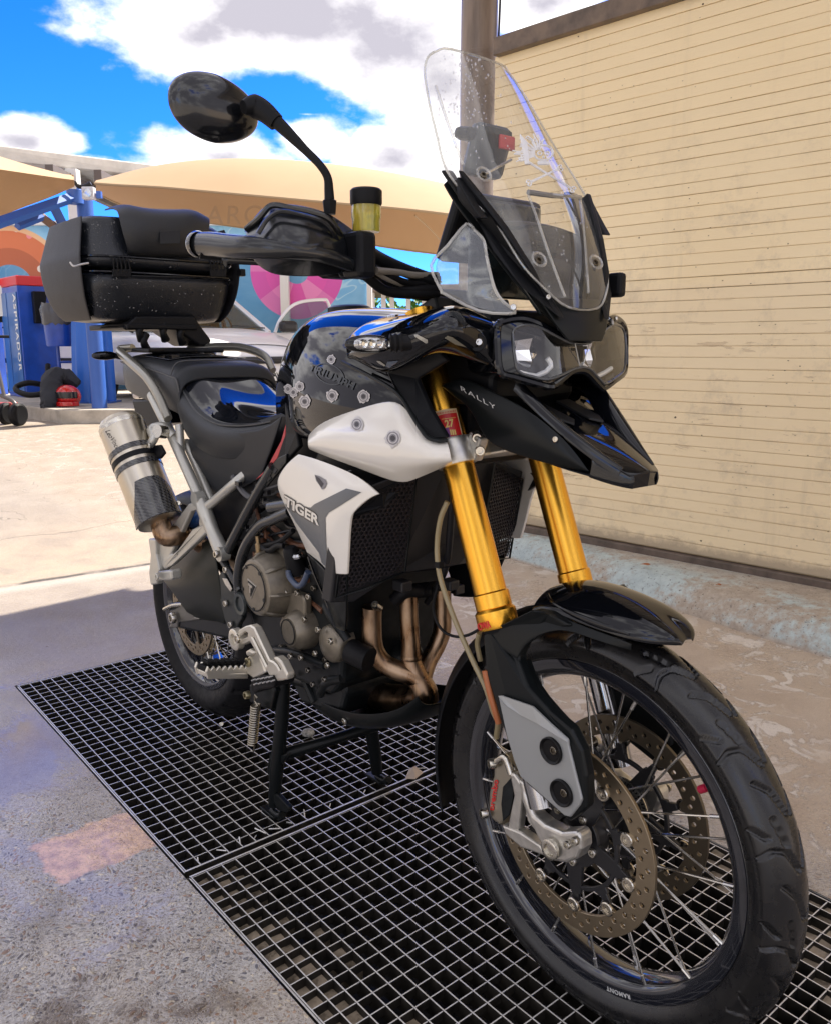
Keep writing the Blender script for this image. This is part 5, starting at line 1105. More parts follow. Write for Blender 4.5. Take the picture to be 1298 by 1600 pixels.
def fender():
    # glossy top shell, lofted across the wheel
    cr = [(425, 100), (462, 88), (515, 86), (590, 104), (670, 143), (752, 196), (815, 250), (836, 284)]
    sh_ = [(372, 142), (412, 132), (470, 132), (560, 156), (665, 196), (755, 238), (814, 275), (833, 290)]
    fr_ = [(352, 172), (398, 166), (456, 184), (545, 222), (630, 252), (700, 276), (780, 295), (828, 299)]
    lo_ = [(346, 190), (396, 190), (450, 212), (530, 244), (610, 270), (680, 293), (770, 303), (824, 303)]
    hw = [.086, .084, .080, .076, .070, .058, .038, .014]
    rows = [[Q('B1', *lo_[i], -hw[i]*1.03) for i in range(8)], [Q('B1', *fr_[i], -hw[i]*.98) for i in range(8)], [Q('B1', *sh_[i], -hw[i]*.62) for i in range(8)], [Q('B1', *cr[i], 0) for i in range(8)]]
    rows = [list(c) for c in zip(*rows)]
    f = loft('front_fender', sym(rows), GLOSS, BK, sub=2, solid=.003)
    # raised bead along each side, shaped to mimic the highlight of a groove
    for s in (-1, 1):
        T = (lambda v: v) if s < 0 else mir
        tube('fender_highlight_bead', [T(Q('B1', *p)) for p in [(398, 138, -.060), (410, 166, -.072), (450, 192, -.077), (530, 226, -.0755), (600, 250, -.072), (655, 268, -.066)]], [.002, .005, .006, .006, .005, .002], GLOSS, f, seg=12, flat=.6)
        # skirt joining shell and guard
        sk = [[T(Q('B1', *p)) for p in r] for r in ([(200, 264, -.128), (280, 222, -.120), (345, 190, -.104), (400, 196, -.093), (460, 220, -.086), (540, 252, -.080), (610, 276, -.074), (662, 298, -.068)], [(215, 300, -.130), (290, 262, -.122), (350, 230, -.108), (410, 226, -.098), (470, 242, -.090), (545, 272, -.082), (612, 296, -.075), (662, 310, -.068)], [(300, 345, -.122), (322, 300, -.116), (372, 266, -.108), (430, 250, -.100), (480, 258, -.092), (550, 286, -.083), (614, 306, -.075), (662, 318, -.067)])]
        loft('fender_skirt', sk, SATIN, f, sub=1, solid=.003)
    # rear extension hugging the tyre
    rows = []
    for a in range(118, 205, 9):
        r = .372; c, s_ = cos(radians(a)), sin(radians(a)); rows.append([V((WC.x+(r-.03)*c, -.064, WC.z+(r-.03)*s_)), V((WC.x+r*c, -.050, WC.z+r*s_)), V((WC.x+(r+.006)*c, 0, WC.z+(r+.006)*s_))])
    loft('rear_extension', sym(rows), PLAST, f, sub=1, solid=.003)
fender()
def clamps():
    u = -FD; 
    c = Q('E7', 1010, 920, -.118); cR = FT+FD*((c-FT).dot(FD))+V((0, -.105, 0))
    cl = lathe('lower_fork_clamp', [(-.022, .027), (-.022, .0335), (-.018, .035), (.018, .035), (.022, .0335), (.022, .027)], cR, FD, ALU, BK, seg=44); cl['label'] = 'silver lower triple clamp'
    cl2 = lathe('clamp_ring', [(-.022, .027), (-.022, .0335), (-.018, .035), (.018, .035), (.022, .0335), (.022, .027)], mir(cR), FD, ALU, cl, seg=44)
    fw = FD.cross(V((0, 1, 0))).normalized(); fw = fw if fw.x > 0 else -fw
    def yoke(z0, name, dz, par, m=ALU):
        A = cR+FD*z0; pts = []
        for y, w in ((-.09, .035), (-.05, .03), (0, .045), (.05, .03), (.09, .035)): pts.append((y, w))
        lp = [V((A.x, y, A.z))+fw*(w*.9) for y, w in pts]+[V((A.x, y, A.z))-fw*w for y, w in reversed(pts)]
        return slab(name, lp, FD*dz, m, par, bevel=.004)
    yoke(-.018, 'bottom_yoke', .034, cl)
    ear = cR+fw*.034+V((0, .018, 0)); box('clamp_ear', tuple(ear), (.030, .022, .044), ALU, cl, bevel=.004, rot=Matrix.Rotation(.38, 4, 'Y'))
    for d in (-.011, .011): bolt('clamp_bolt', ear+FD*d+fw*.012+V((0, -.006, 0)), (.8, -.6, 0), .0085, STEEL, cl, .007)
    yoke(-.27, 'top_yoke', .03, BK, ENGD)
    tube('steering_stem', [cR+FD*-.26+V((0, .105, 0)), cR+V((0, .105, 0))], .026, ENGD, BK, smooth=0)
    # sticker on the fork tube
    bv = bvh_of([FORK_R])
    def e7(*a): return [cc('E7', x, y) for x, y in a]
    st = poly_on('scrutineering_sticker', [e7((750, 545), (870, 515), (985, 505), (1055, 795), (960, 815), (880, 840))], bv, mat('sticker_cream', (.75, .55, .30), .4), FORK_R, lift=.0008); st['label'] = 'red scrutineering sticker numbered 27'
    poly_on('sticker_red_field', [e7((768, 592), (875, 562), (985, 550), (1042, 790), (955, 808), (888, 830))], bv, RED, FORK_R, lift=.0012)
    poly_on('sticker_purple_bar', [e7((880, 705), (912, 700), (935, 812), (905, 818))], bv, mat('purple_print', (.22, .05, .25), .4), FORK_R, lift=.0015)
    gold = mat('sticker_gold', (.78, .58, .16), .4)
    text_on('sticker_number', '27', cc('E7', 882, 702), cc('E7', 966, 686), 11.5, bv, gold, FORK_R, bold=.03, lift=.0018)
    for k in range(13): x = 778+15.5*k; y = 566-2.6*k; poly_on('sticker_heading', [e7((x, y+12), (x+3, y-10), (x+9, y-12), (x+8, y-2), (x+12, y+8), (x+6, y+2))], bv, RED, FORK_R, lift=.0016)
    for k in range(11): x = 845+12*k; y = 618-1.6*k; poly_on('sticker_small_print', [e7((x, y+4), (x, y-5), (x+8, y-6), (x+8, y+3))], bv, gold, FORK_R, lift=.0018)
    for dx in range(3): poly_on('sticker_crest', [e7((922+dx*20, 725), (936+dx*20, 722), (946+dx*20, 775), (932+dx*20, 778))], bv, gold, FORK_R, lift=.0018)
    text_on('fork_brand', 'SHOWA', cc('C8', 430, 1318), cc('C8', 570, 1282), 11, bv, RED, FORK_R, bold=.04, lift=.0009)
clamps()
# ---- tank and bodywork
def superrow(x, hw, zb, zt, n=7, e=.62, ks=1.0):
    """half cross-section from the lower flank to the spine"""
    r = []
    for i in range(n):
        a = pi/2*i/(n-1); r.append(V((x, -hw*(cos(a)**e), zb+(zt-zb)*(sin(a)**(e*1.05)))))
    return r
def tank():
    rows = []
    for x, hw, zb, zt in ((.445, .030, .955, 1.02), (.455, .045, .955, 1.06), (.50, .066, .955, 1.115), (.565, .098, .955, 1.158), (.64, .135, .955, 1.185), (.73, .172, .955, 1.203), (.83, .194, .955, 1.200), (.94, .204, .955, 1.19), (1.05, .195, .96, 1.165), (1.12, .18, .97, 1.13)):
        rows.append([V((x+.02, -hw*.86, zb-.02))]+superrow(x, hw, zb, zt))
    t = loft('fuel_tank', sym(rows), GLOSS, BK, sub=3, solid=.003); t['label'] = 'glossy black fuel tank'
    # knee recess panel behind the tank
    kn = [Q('A4', *p) for p in [(95, 690, -.150), (110, 780, -.150), (165, 905, -.165), (175, 1000, -.168), (100, 1080, -.150), (40, 1100, -.14), (70, 900, -.145)]]
    # flank panels (white)
    wp = [QL('A4', r) for r in ([(238, 915, -.186), (300, 845, -.196), (430, 790, -.203), (600, 735, -.209), (770, 690, -.213), (850, 800, -.218), (950, 945, -.222), (1062, 955, -.205)],
                                [(232, 940, -.198), (310, 895, -.214), (440, 865, -.224), (600, 850, -.232), (765, 860, -.238), (850, 915, -.240), (955, 985, -.238), (1075, 985, -.215)],
                                [(231, 962, -.204), (345, 955, -.222), (460, 975, -.234), (600, 1010, -.243), (740, 1045, -.248), (850, 1062, -.248), (970, 1068, -.242), (1088, 1065, -.216)],
                                [(233, 985, -.202), (350, 1010, -.216), (460, 1045, -.226), (590, 1085, -.232), (730, 1120, -.234), (850, 1120, -.234), (970, 1105, -.230), (1092, 1078, -.210)],
                                [(240, 1000, -.190), (350, 1048, -.200), (470, 1090, -.206), (600, 1140, -.208), (790, 1215, -.208), (870, 1182, -.210), (970, 1140, -.208), (1094, 1085, -.198)])]
    for s in (-1, 1):
        T = (lambda v: v) if s < 0 else mir
        p = loft('tank_side_panel', [[T(v) for v in r] for r in wp], WHITE, BK, sub=2, solid=.004)
        if s < 0: p['label'] = 'white tank side panel with bullet-hole stickers'; WP = p
    for s in (-1, 1):      # black rim between tank and fairing
        T = (lambda v: v) if s < 0 else mir
        tube('fairing_seam_trim', [T(v) for v in QL('A4', [(440, 480, -.222), (600, 560, -.228), (720, 630, -.232), (790, 690, -.232), (850, 790, -.232), (910, 885, -.232), (950, 930, -.230), (1010, 948, -.222), (1060, 945, -.21)])], .0035, SATIN, t, seg=8)
    bt = bvh_of([t]); bw = bvh_of([WP])
    letters = mat('tank_name_print', (.05, .055, .06), .3, metal=.5)
    def a4(*a): return [cc('A4', x, y) for x, y in a]
    text_on('tank_name', 'TRIUMPH', cc('A4', 238, 525), cc('A4', 505, 645), 11.5, bt, letters, t, bold=.02, lift=.0016, spacing=1.08)
    me_pts = [(cc('A4', 365+88*cos(a)+0*sin(a), 552+62*sin(a)+22*cos(a))) for a in [2*pi*i/40 for i in range(40)]]; bm = bmesh.new()
    inn = [(cc('A4', 365+82*cos(a), 552+56*sin(a)+22*cos(a))) for a in [2*pi*i/40 for i in range(40)]]
    A = [bm.verts.new((p[0], p[1], 0)) for p in me_pts]; B = [bm.verts.new((p[0], p[1], 0)) for p in inn]
    for i in range(40): bm.faces.new((A[i], A[(i+1) % 40], B[(i+1) % 40], B[i]))
    me = bpy.data.meshes.new('t'); bm.to_mesh(me); bm.free(); drape('name_oval', me, bt, letters, t, .0015)
    # bullet-hole stickers
    rnd = random.Random(6); sg = mat('sticker_silver', (.52, .50, .49), .4, metal=.2); sd2 = mat('sticker_grey', (.20, .19, .20), .45); sk = mat('sticker_dark', (.035, .03, .035), .5)
    def hole(cx, cy, r, bv, par, ry=1.1):
        def star(k, n, jag): return [cc('A4', cx+r*k*(1+jag*rnd.uniform(-1, 1)*(i % 2))*cos(2*pi*i/n), cy+r*ry*k*(1+jag*rnd.uniform(-1, 1)*(i % 2))*sin(2*pi*i/n)) for i in range(n)]
        o = poly_on('bullet_hole_sticker', [star(1, 26, .28)], bv, sg, par, .0014)
        for m_, k in ((sd2, .80), (sg, .62), (sd2, .50), (sk, .34)): poly_on('sticker_ring', [star(k, 18, .06)], bv, m_, par, .0014+.0005*(1.1-k))
    for cx, cy, r in ((377, 465, 24), (120, 640, 26), (152, 660, 27), (190, 625, 26), (220, 715, 34), (383, 680, 34), (570, 685, 36)): hole(cx, cy, r, bt, t)
    for cx, cy, r in ((530, 853, 38), (745, 935, 46)): hole(cx, cy, r, bw, WP)
    # filler cap and vents on top
    lathe('filler_cap', [(0, .045), (.012, .045), (.016, .038), (.016, 0)], (.70, 0, 1.190), (-.05, 0, 1), ENGD, t, seg=32)
tank()
def fairing():
    inner = QL('D7', [(2, 330, -.200), (60, 235, -.165), (200, 165, -.130), (380, 140, -.105), (560, 140, -.100), (800, 60, -.125), (1000, 110, -.110), (1160, 200, -.100)])
    mid0 = QL('D7', [(2, 400, -.215), (60, 290, -.20), (210, 235, -.185), (400, 175, -.175), (600, 145, -.165), (820, 52, -.170), (1010, 125, -.138), (1165, 215, -.118)])
    ridge = QL('D7', [(5, 440, -.228), (62, 335, -.236), (250, 268, -.238), (430, 212, -.232), (620, 152, -.222), (840, 75, -.205), (1015, 165, -.165), (1168, 240, -.131)])
    mid = QL('D7', [(8, 470, -.234), (48, 420, -.252), (240, 390, -.262), (430, 330, -.258), (640, 270, -.248), (850, 210, -.232), (1015, 300, -.180), (1185, 380, -.138)])
    low = QL('D7', [(10, 490, -.234), (50, 470, -.250), (200, 520, -.256), (400, 470, -.250), (620, 400, -.240), (830, 340, -.225), (980, 440, -.180), (1195, 500, -.138)])
    bot = QL('D7', [(30, 505, -.232), (60, 500, -.240), (170, 565, -.242), (320, 640, -.238), (560, 520, -.232), (700, 442, -.218), (900, 490, -.178), (1200, 595, -.134)])
    lip = QL('D7', [(30, 505, -.215), (60, 500, -.222), (170, 565, -.222), (320, 640, -.218), (560, 520, -.212), (700, 442, -.198), (900, 490, -.160), (1200, 595, -.116)])
    inn2 = [V((v.x, min(v.y+.10, -.02), v.z-.012)) for v in inner]
    for s in (-1, 1):
        T = (lambda v: v) if s < 0 else (lambda v: V((v.x-.045, -v.y*.86, v.z-.004)))
        p = loft('side_fairing', [[T(v) for v in r] for r in (inn2, inner, mid0, ridge, mid, low, bot, lip)], GLOSS, BK, sub=2, solid=.003); p['label'] = 'glossy black upper fairing behind the headlight'
        if s < 0: FR = p
        # indicator
        st = T(Q('D7', 515, 372, -.240)); a1 = T(Q('D7', 340, 378, -.268)); lathe('indicator_stalk', [(0, .0125), (.012, .0125), (.016, .0145), (.02, .0115), (.024, .0145), (.028, .0115), (.032, .0140), ((a1-st).length, .011)], st, a1-st, RUB, p, seg=20)
        c = T(Q('D7', 190, 385, -.296)); w = .034; vs = []
        bm = bmesh.new(); bmesh.ops.create_uvsphere(bm, u_segments=28, v_segments=16, radius=1)
        for v in bm.verts: x, y, z = v.co; v.co = V((math.copysign(abs(x)**.75, x)*.011, y*.036*(1 if y*s < 0 else 1.1), math.copysign(abs(z)**.8, z)*.0135))
        bmesh.ops.rotate(bm, verts=bm.verts, cent=(0, 0, 0), matrix=Matrix.Rotation(s*.25, 3, 'Z')); bmesh.ops.translate(bm, verts=bm.verts, vec=c)
        ind = finish('indicator', bm, GLOSS, p)
        ln = bmesh.new(); bmesh.ops.create_uvsphere(ln, u_segments=24, v_segments=12, radius=1)
        for v in ln.verts: x, y, z = v.co; v.co = V((x*.0075+.0055, y*.031, math.copysign(abs(z)**.7, z)*.0105))
        bmesh.ops.rotate(ln, verts=ln.verts, cent=(0, 0, 0), matrix=Matrix.Rotation(s*.25, 3, 'Z')); bmesh.ops.translate(ln, verts=ln.verts, vec=c)
        finish('indicator_lens', ln, mat('indicator_clear', (.42, .42, .42), .10, metal=.8, coat=1), ind)
        for k in range(4): lathe('lamp_cell', [(0, .0068), (.004, .006), (.001, .003), (.001, 0)], c+V((.0135-.001*k, s*.020*(k/1.5-1), 0)), (1, 0, 0), mat('lamp_cell', (.70, .70, .66), .12, metal=1), ind, seg=14)
        if s < 0:
            b = bvh_of([FR])
            bolt('fairing_bolt', Q('D7', 1035, 372, -.168)+V((.006, -.004, 0)), (.55, -.8, .1), .0055, STEEL, p, .004); lathe('bolt_well', [(0, .013), (.002, .0125), (.001, .008)], Q('D7', 1028, 374, -.170)+V((.004, -.003, 0)), (.55, -.8, .1), PLAST, p, seg=24, caps=False)
            lathe('top_stud', [(0, .010), (.003, .009), (.004, 0)], Q('D7', 368, 181, -.168)+V((0, 0, .002)), (0, -.2, 1), CHROME, p, seg=24)
            def d7(*a): return [cc('D7', x, y) for x, y in a]
            slot = mat('slot_grey', (.34, .33, .29), .3, metal=.3)
            poly_on('vent_slot', [d7((535, 315), (560, 312), (640, 350), (640, 375), (625, 378), (545, 330))], b, slot, p, .0012)
            poly_on('vent_blade', [d7((770, 335), (790, 318), (830, 330), (940, 408), (850, 385))], b, mat('blade_olive', (.19, .18, .14), .3), p, .0012)
            poly_on('lower_slot', [d7((315, 560), (330, 520), (415, 512), (400, 530), (345, 568))], b, mat('dark_blue_gloss', (.05, .07, .10), .12, coat=1), p, .0012)  # dark blue glossy shape laid on the fairing skin
            poly_on('lower_slot', [d7((245, 515), (270, 515), (315, 548), (305, 556), (265, 535))], b, slot, p, .0012)
    # dark inner panel between fairing, fork and radiator
    for s in (-1, 1):
        T = (lambda v: v) if s < 0 else mir
        slab('inner_panel', [T(v) for v in QL('A4', [(700, 540, -.200), (1000, 400, -.19), (1060, 470, -.185), (880, 580, -.19), (960, 760, -.19), (1060, 930, -.19), (960, 945, -.205), (880, 850, -.21), (780, 690, -.21)])], (0, .01*(1 if s < 0 else -1), 0), PLAST, BK, bevel=.003)
fairing()
def hl_x(y, z): return 1.316-1.3*y*y-.25*(z-1.11)
def headlight():
    out = [QS('A5', *p, hl_x) for p in [(400, 170), (440, 140), (530, 130), (610, 155), (700, 200), (790, 238), (870, 232), (930, 180), (1005, 128), (1050, 140), (1078, 195), (1080, 300), (1074, 410), (1020, 460), (965, 498), (935, 480), (870, 412), (805, 408), (745, 450), (685, 492), (600, 475), (480, 440), (415, 415), (398, 300)]]
    back = [V((v.x-.075, v.y*.96, v.z)) for v in out]; n = len(out)
    h = mesh('headlight', out+back, [(i, (i+1) % n, n+(i+1) % n, n+i) for i in range(n)]+[tuple(range(2*n-1, n-1, -1))], GLOSS, BK, bevel=.0, smooth=True)
    lens0 = [(468, 205), (500, 172), (555, 163), (620, 180), (700, 222), (790, 262), (875, 258), (935, 210), (1000, 163), (1045, 172), (1066, 215), (1070, 300), (1062, 400), (1015, 445), (962, 475), (935, 455), (870, 392), (800, 396), (725, 430), (650, 452), (575, 438), (500, 410), (478, 330)]
    lens = [QS('A5', *p, hl_x) for p in lens0]; lens = [v+V((.004, 0, 0)) for v in lens]; m = len(lens)
    # bezel ring between housing edge and lens
    def near(v): return min(range(n), key=lambda i: (out[i]-v).length)
    bz = lens+[v+V((-.002, 0, 0)) for v in [l.lerp(V((1.30, 0, 1.11)), -.085) for l in lens]]
    tube('bezel', smoothpts(out, 3, True), .006, GLOSS, h, seg=8, smooth=0, closed=True)
    rim_f = []; bm = bmesh.new(); A = [bm.verts.new(v) for v in smoothpts(out, 2, True)]; 
    Bp = smoothpts(lens, 2, True); B = [bm.verts.new(v) for v in Bp]
    # stitch by nearest angle around the centre
    cen = V((1.31, 0, 1.11)); ang = lambda v: atan2(v.z-cen.z, (v.y-cen.y)*.62)
    Ai = sorted(range(len(A)), key=lambda i: ang(A[i].co)); Bi = sorted(range(len(B)), key=lambda i: ang(B[i].co)); i = j = 0; na, nb_ = len(Ai), len(Bi)
    for _ in range(na+nb_):
        a0 = A[Ai[i % na]]; b0 = B[Bi[j % nb_]]; a1 = A[Ai[(i+1) % na]]; b1 = B[Bi[(j+1) % nb_]]
        ta = ang(a1.co)+(2*pi if i+1 >= na else 0); tb = ang(b1.co)+(2*pi if j+1 >= nb_ else 0)
        try:
            if (ta <= tb and i < na) or j >= nb_: bm.faces.new((a0, a1, b0)); i += 1
            else: bm.faces.new((a0, b1, b0)); j += 1
        except ValueError: i += 1
    finish('bezel_face', bm, GLOSS, h)
    def fill(pts, dx, name, m_, par, sc=1.0):
        q = [V((v.x+dx, v.y*sc, cen.z+(v.z-cen.z)*sc)) for v in pts]; c = V((hl_x(0, cen.z)+dx, 0, cen.z)); cl = V((hl_x(-.09, cen.z)+dx, -.085, 1.10)); cr_ = V((hl_x(.09, cen.z)+dx, .09, 1.108))
        return q
    lamp_b = mat('lamp_housing', (.055, .057, .06), .25, metal=.6)
    bp = [V((v.x-.035, v.y*.97, v.z)) for v in lens]; bmk = bmesh.new(); f = bmk.faces.new([bmk.verts.new(v) for v in bp]); bmesh.ops.triangulate(bmk, faces=[f]); finish('lamp_back', bmk, lamp_b, h, smooth=False)
    mesh('lamp_wall', lens+bp, [(i, (i+1) % m, m+(i+1) % m, m+i) for i in range(m)], lamp_b, h, smooth=True)
    gl = bmesh.new(); f = gl.faces.new([gl.verts.new(v) for v in lens]); bmesh.ops.triangulate(gl, faces=[f]); bmesh.ops.subdivide_edges(gl, edges=gl.edges[:], cuts=2)
    for v in gl.verts: v.co.x = hl_x(v.co.y, v.co.z)+.005
    finish('lens', gl, glassmat('lamp_lens', (.95, .95, .95), .01, 2.3), h)
    tube('lens_edge', [v+V((.001, 0, 0)) for v in smoothpts(lens, 3, True)], .0022, mat('lens_edge', (.10, .105, .11), .2, metal=.4), h, seg=6, smooth=0, closed=True)
    # reflectors and light guides
    chrome2 = mat('reflector_chrome', (.85, .86, .88), .05, metal=1)
    for s in (-1, 1):
        cx = s*.078
        g = [[V((1.262+.02*cos(2.2*t)+.006*(k % 2), cx+s*.040*(t-.1)*1.0, 1.108+.052*(k/3-.5)*(1-.25*t))) for t in (-1, -.5, 0, .5, 1)] for k in range(4)]
        loft('reflector', g, chrome2, h, sub=0, solid=.001, sm=False)
        lathe('projector', [(0, .020), (.012, .021), (.018, .017), (.022, .009), (.0235, 0)], (1.262-(.022 if s > 0 else .004), s*(.062 if s < 0 else .088), 1.106), (1, s*.1, 0), chrome2, h, seg=28)
        gp = [QS('A5', *p, hl_x) for p in ([(505, 405), (640, 437), (720, 385), (700, 340)] if s < 0 else [(1040, 395), (960, 440), (915, 400), (885, 372)])]
        tube('light_guide', [v+V((-.014, 0, 0)) for v in gp], .0042, mat('light_guide', (.78, .80, .80), .12, coat=1), h, seg=8, smooth=2)
        mesh('vane', [V((1.270, s*.030, 1.125)), V((1.288, s*.055, 1.135)), V((1.262, s*.100, 1.148)), V((1.245, s*.105, 1.120))], [(0, 1, 2, 3)], mat('lamp_grey', (.30, .31, .33), .18, metal=.7), h, solid=.002)
    # badge
    bx = hl_x(0, 1.11)+.007; T_ = [(-.013, .012), (.013, .012), (.013, .007), (.005, .007), (.003, -.012), (-.003, -.012), (-.005, .007), (-.013, .007)]
    slab('badge', [V((bx, y, 1.110+z)) for y, z in T_], (.0015, 0, 0), mat('badge_grey', (.02, .02, .022), .2, metal=.5), h, bevel=.0004)
    tube('badge_edge', [V((bx+.002, y, 1.110+z)) for y, z in [(-.017, .016), (.017, .016), (.004, -.018), (-.004, -.018)]], .0009, mat('badge_line', (.55, .55, .52), .25, metal=.5), h, seg=5, smooth=0, closed=True)
headlight()
box('headlight_mount', (1.185, 0, 1.122), (.09, .19, .115), PLAST, BK, bevel=.01)
def beak():
    # stations: x, half width of crest, crest z, centre z, bottom edge half width, bottom z
    st = [(1.125, .118, 1.058, 1.05, .122, 1.040), (1.175, .118, 1.066, 1.05, .120, 1.010), (1.235, .112, 1.046, 1.03, .112, .968), (1.295, .100, 1.026, 1.012, .100, .958), (1.345, .084, .998, .990, .086, .940), (1.395, .064, .968, .968, .068, .930), (1.432, .047, .948, .950, .050, .922), (1.452, .036, .936, .940, .038, .918)]
    rows = []
    for x, hw, zc, zm, hb, zb in st: rows.append([V((x, -hw, zc)), V((x+.004, -hw*.80, zc-.001+(zm-zc)*.3)), V((x+.008, -hw*.42, (zc+zm)/2+.001)), V((x+.012, 0, zm))])
    b = loft('front_beak', sym(rows), GLOSS, BK, sub=2, solid=.004); b['label'] = 'black beak mudguard under the headlight with pale lettering'
    for s in (-1, 1):
        T = (lambda v: v) if s < 0 else mir
        top = QL('A5', [(102, 484, -.120), (200, 437, -.120), (300, 480, -.119), (450, 555, -.112), (570, 620, -.104), (720, 740, -.086), (800, 820, -.073), (888, 942, -.0605)])
        mid = QL('A5', [(104, 490, -.124), (200, 520, -.126), (290, 575, -.126), (420, 680, -.120), (560, 760, -.110), (680, 830, -.096), (780, 880, -.082), (886, 943, -.063)])
        low = QL('A5', [(106, 494, -.120), (175, 555, -.120), (258, 606, -.120), (322, 770, -.118), (405, 826, -.110), (600, 890, -.092), (755, 925, -.076), (884, 948, -.0605)])
        sdp = loft('beak_side', [[T(v) for v in r] for r in (top, mid, low)], SATIN, b, sub=2, solid=.004)
        if s < 0:
            bv = bvh_of([sdp]); text_on('beak_lettering', 'RALLY', cc('A5', 200, 508), cc('A5', 385, 612), 6.4, bv, mat('pale_lettering', (.6, .6, .58), .4), sdp, bold=.0, shear=-.2, spacing=1.25, updir=(.12, -.99))
            bolt('beak_rivet', Q('A5', 712, 772, -.092)+V((0, -.002, 0)), (.2, -1, 0), .0045, STEEL, sdp, .002)
        # nose cheeks
        nz = [[T(v) for v in r] for r in ([V((1.398, -.060, .9665)), V((1.432, -.045, .949)), V((1.456, -.030, .935))], [V((1.402, -.062, .948)), V((1.436, -.047, .934)), V((1.458, -.031, .925))], [V((1.396, -.061, .929)), V((1.432, -.047, .919)), V((1.454, -.030, .915))])]
        loft('nose_cheek', nz, GLOSS, b, sub=1, solid=.003)
        # broad cheek panel from under the lamp to the nose
        ou = QL('A5', [(935, 440, .100), (985, 500, .096), (1045, 590, .088), (1105, 680, .077), (1172, 787, .061), (1240, 900, .041)])
        inn = QL('A5', [(860, 430, .080), (905, 500, .076), (962, 602, .066), (1024, 702, .053), (1096, 802, .042), (1214, 930, .030)])
        o3 = [V((v.x-.004, v.y+.003, v.z-.016)) for v in ou]; i3 = [V((v.x-.006, v.y-.006, v.z-.016)) for v in inn]
        M_ = mir if s < 0 else (lambda v: v)
        loft('beak_cheek', [[M_(v) for v in r] for r in (o3, ou, [a.lerp(b, .5)+V((0, 0, .004)) for a, b in zip(ou, inn)], inn, i3)], GLOSS, b, sub=2, solid=.003)
        if s > 0:
            nose = [[mir(inn[k]), V((inn[k].x+.006, 0, inn[k].z-.002)), inn[k]] for k in (3, 4)]+[[V((1.446, -.029, .9385)), V((1.455, 0, .940)), V((1.446, .029, .9385))]]
            loft('nose_plane', [[mir(inn[3])+V((-.02, 0, -.012)), V((inn[3].x-.012, 0, inn[3].z-.012)), inn[3]+V((-.02, 0, -.012))]]+nose, GLOSS, b, sub=2, solid=.003)
        slab('intake', [T(V(q)) for q in ((1.255, -.058, 1.031), (1.325, -.050, 1.008), (1.345, -.036, 1.001), (1.330, -.018, 1.006), (1.258, -.020, 1.030))], (0, 0, .004), mat('intake_dark', (.004, .004, .005), .6), b, bevel=.001)
    mesh('nose_front', [V((1.454, -.030, .937)), V((1.462, 0, .941)), V((1.454, .030, .937)), V((1.452, .030, .915)), V((1.459, 0, .917)), V((1.452, -.030, .915))], [(0, 1, 4, 5), (1, 2, 3, 4)], GLOSS, b, solid=.003, bevel=.001)
    loft('beak_underside', [[V((x, -hb*.96, zb+.004)), V((x, 0, zb+.012)), V((x, hb*.96, zb+.004))] for x, hw, zc, zm, hb, zb in st[2:]], PLAST, b, sub=1, solid=.003)
    box('headlight_bracket', (1.17, 0, 1.07), (.12, .20, .09), PLAST, b, bevel=.01)
beak()
def scr_x(y, z):
    k = [(1.15, 1.335, .8), (1.18, 1.325, .9), (1.235, 1.308, 1.6), (1.29, 1.285, 1.8), (1.38, 1.228, 1.5), (1.48, 1.160, 1.9), (1.55, 1.118, 2.4), (1.62, 1.070, 3.0)]
    for a, b in zip(k[:-1], k[1:]):
        if z <= b[0] or b is k[-1]:
            t = (z-a[0])/(b[0]-a[0]); t = max(-.5, min(1.3, t)); return a[1]+(b[1]-a[1])*t-(a[2]+(b[2]-a[2])*t)*y*y
    return 1.1
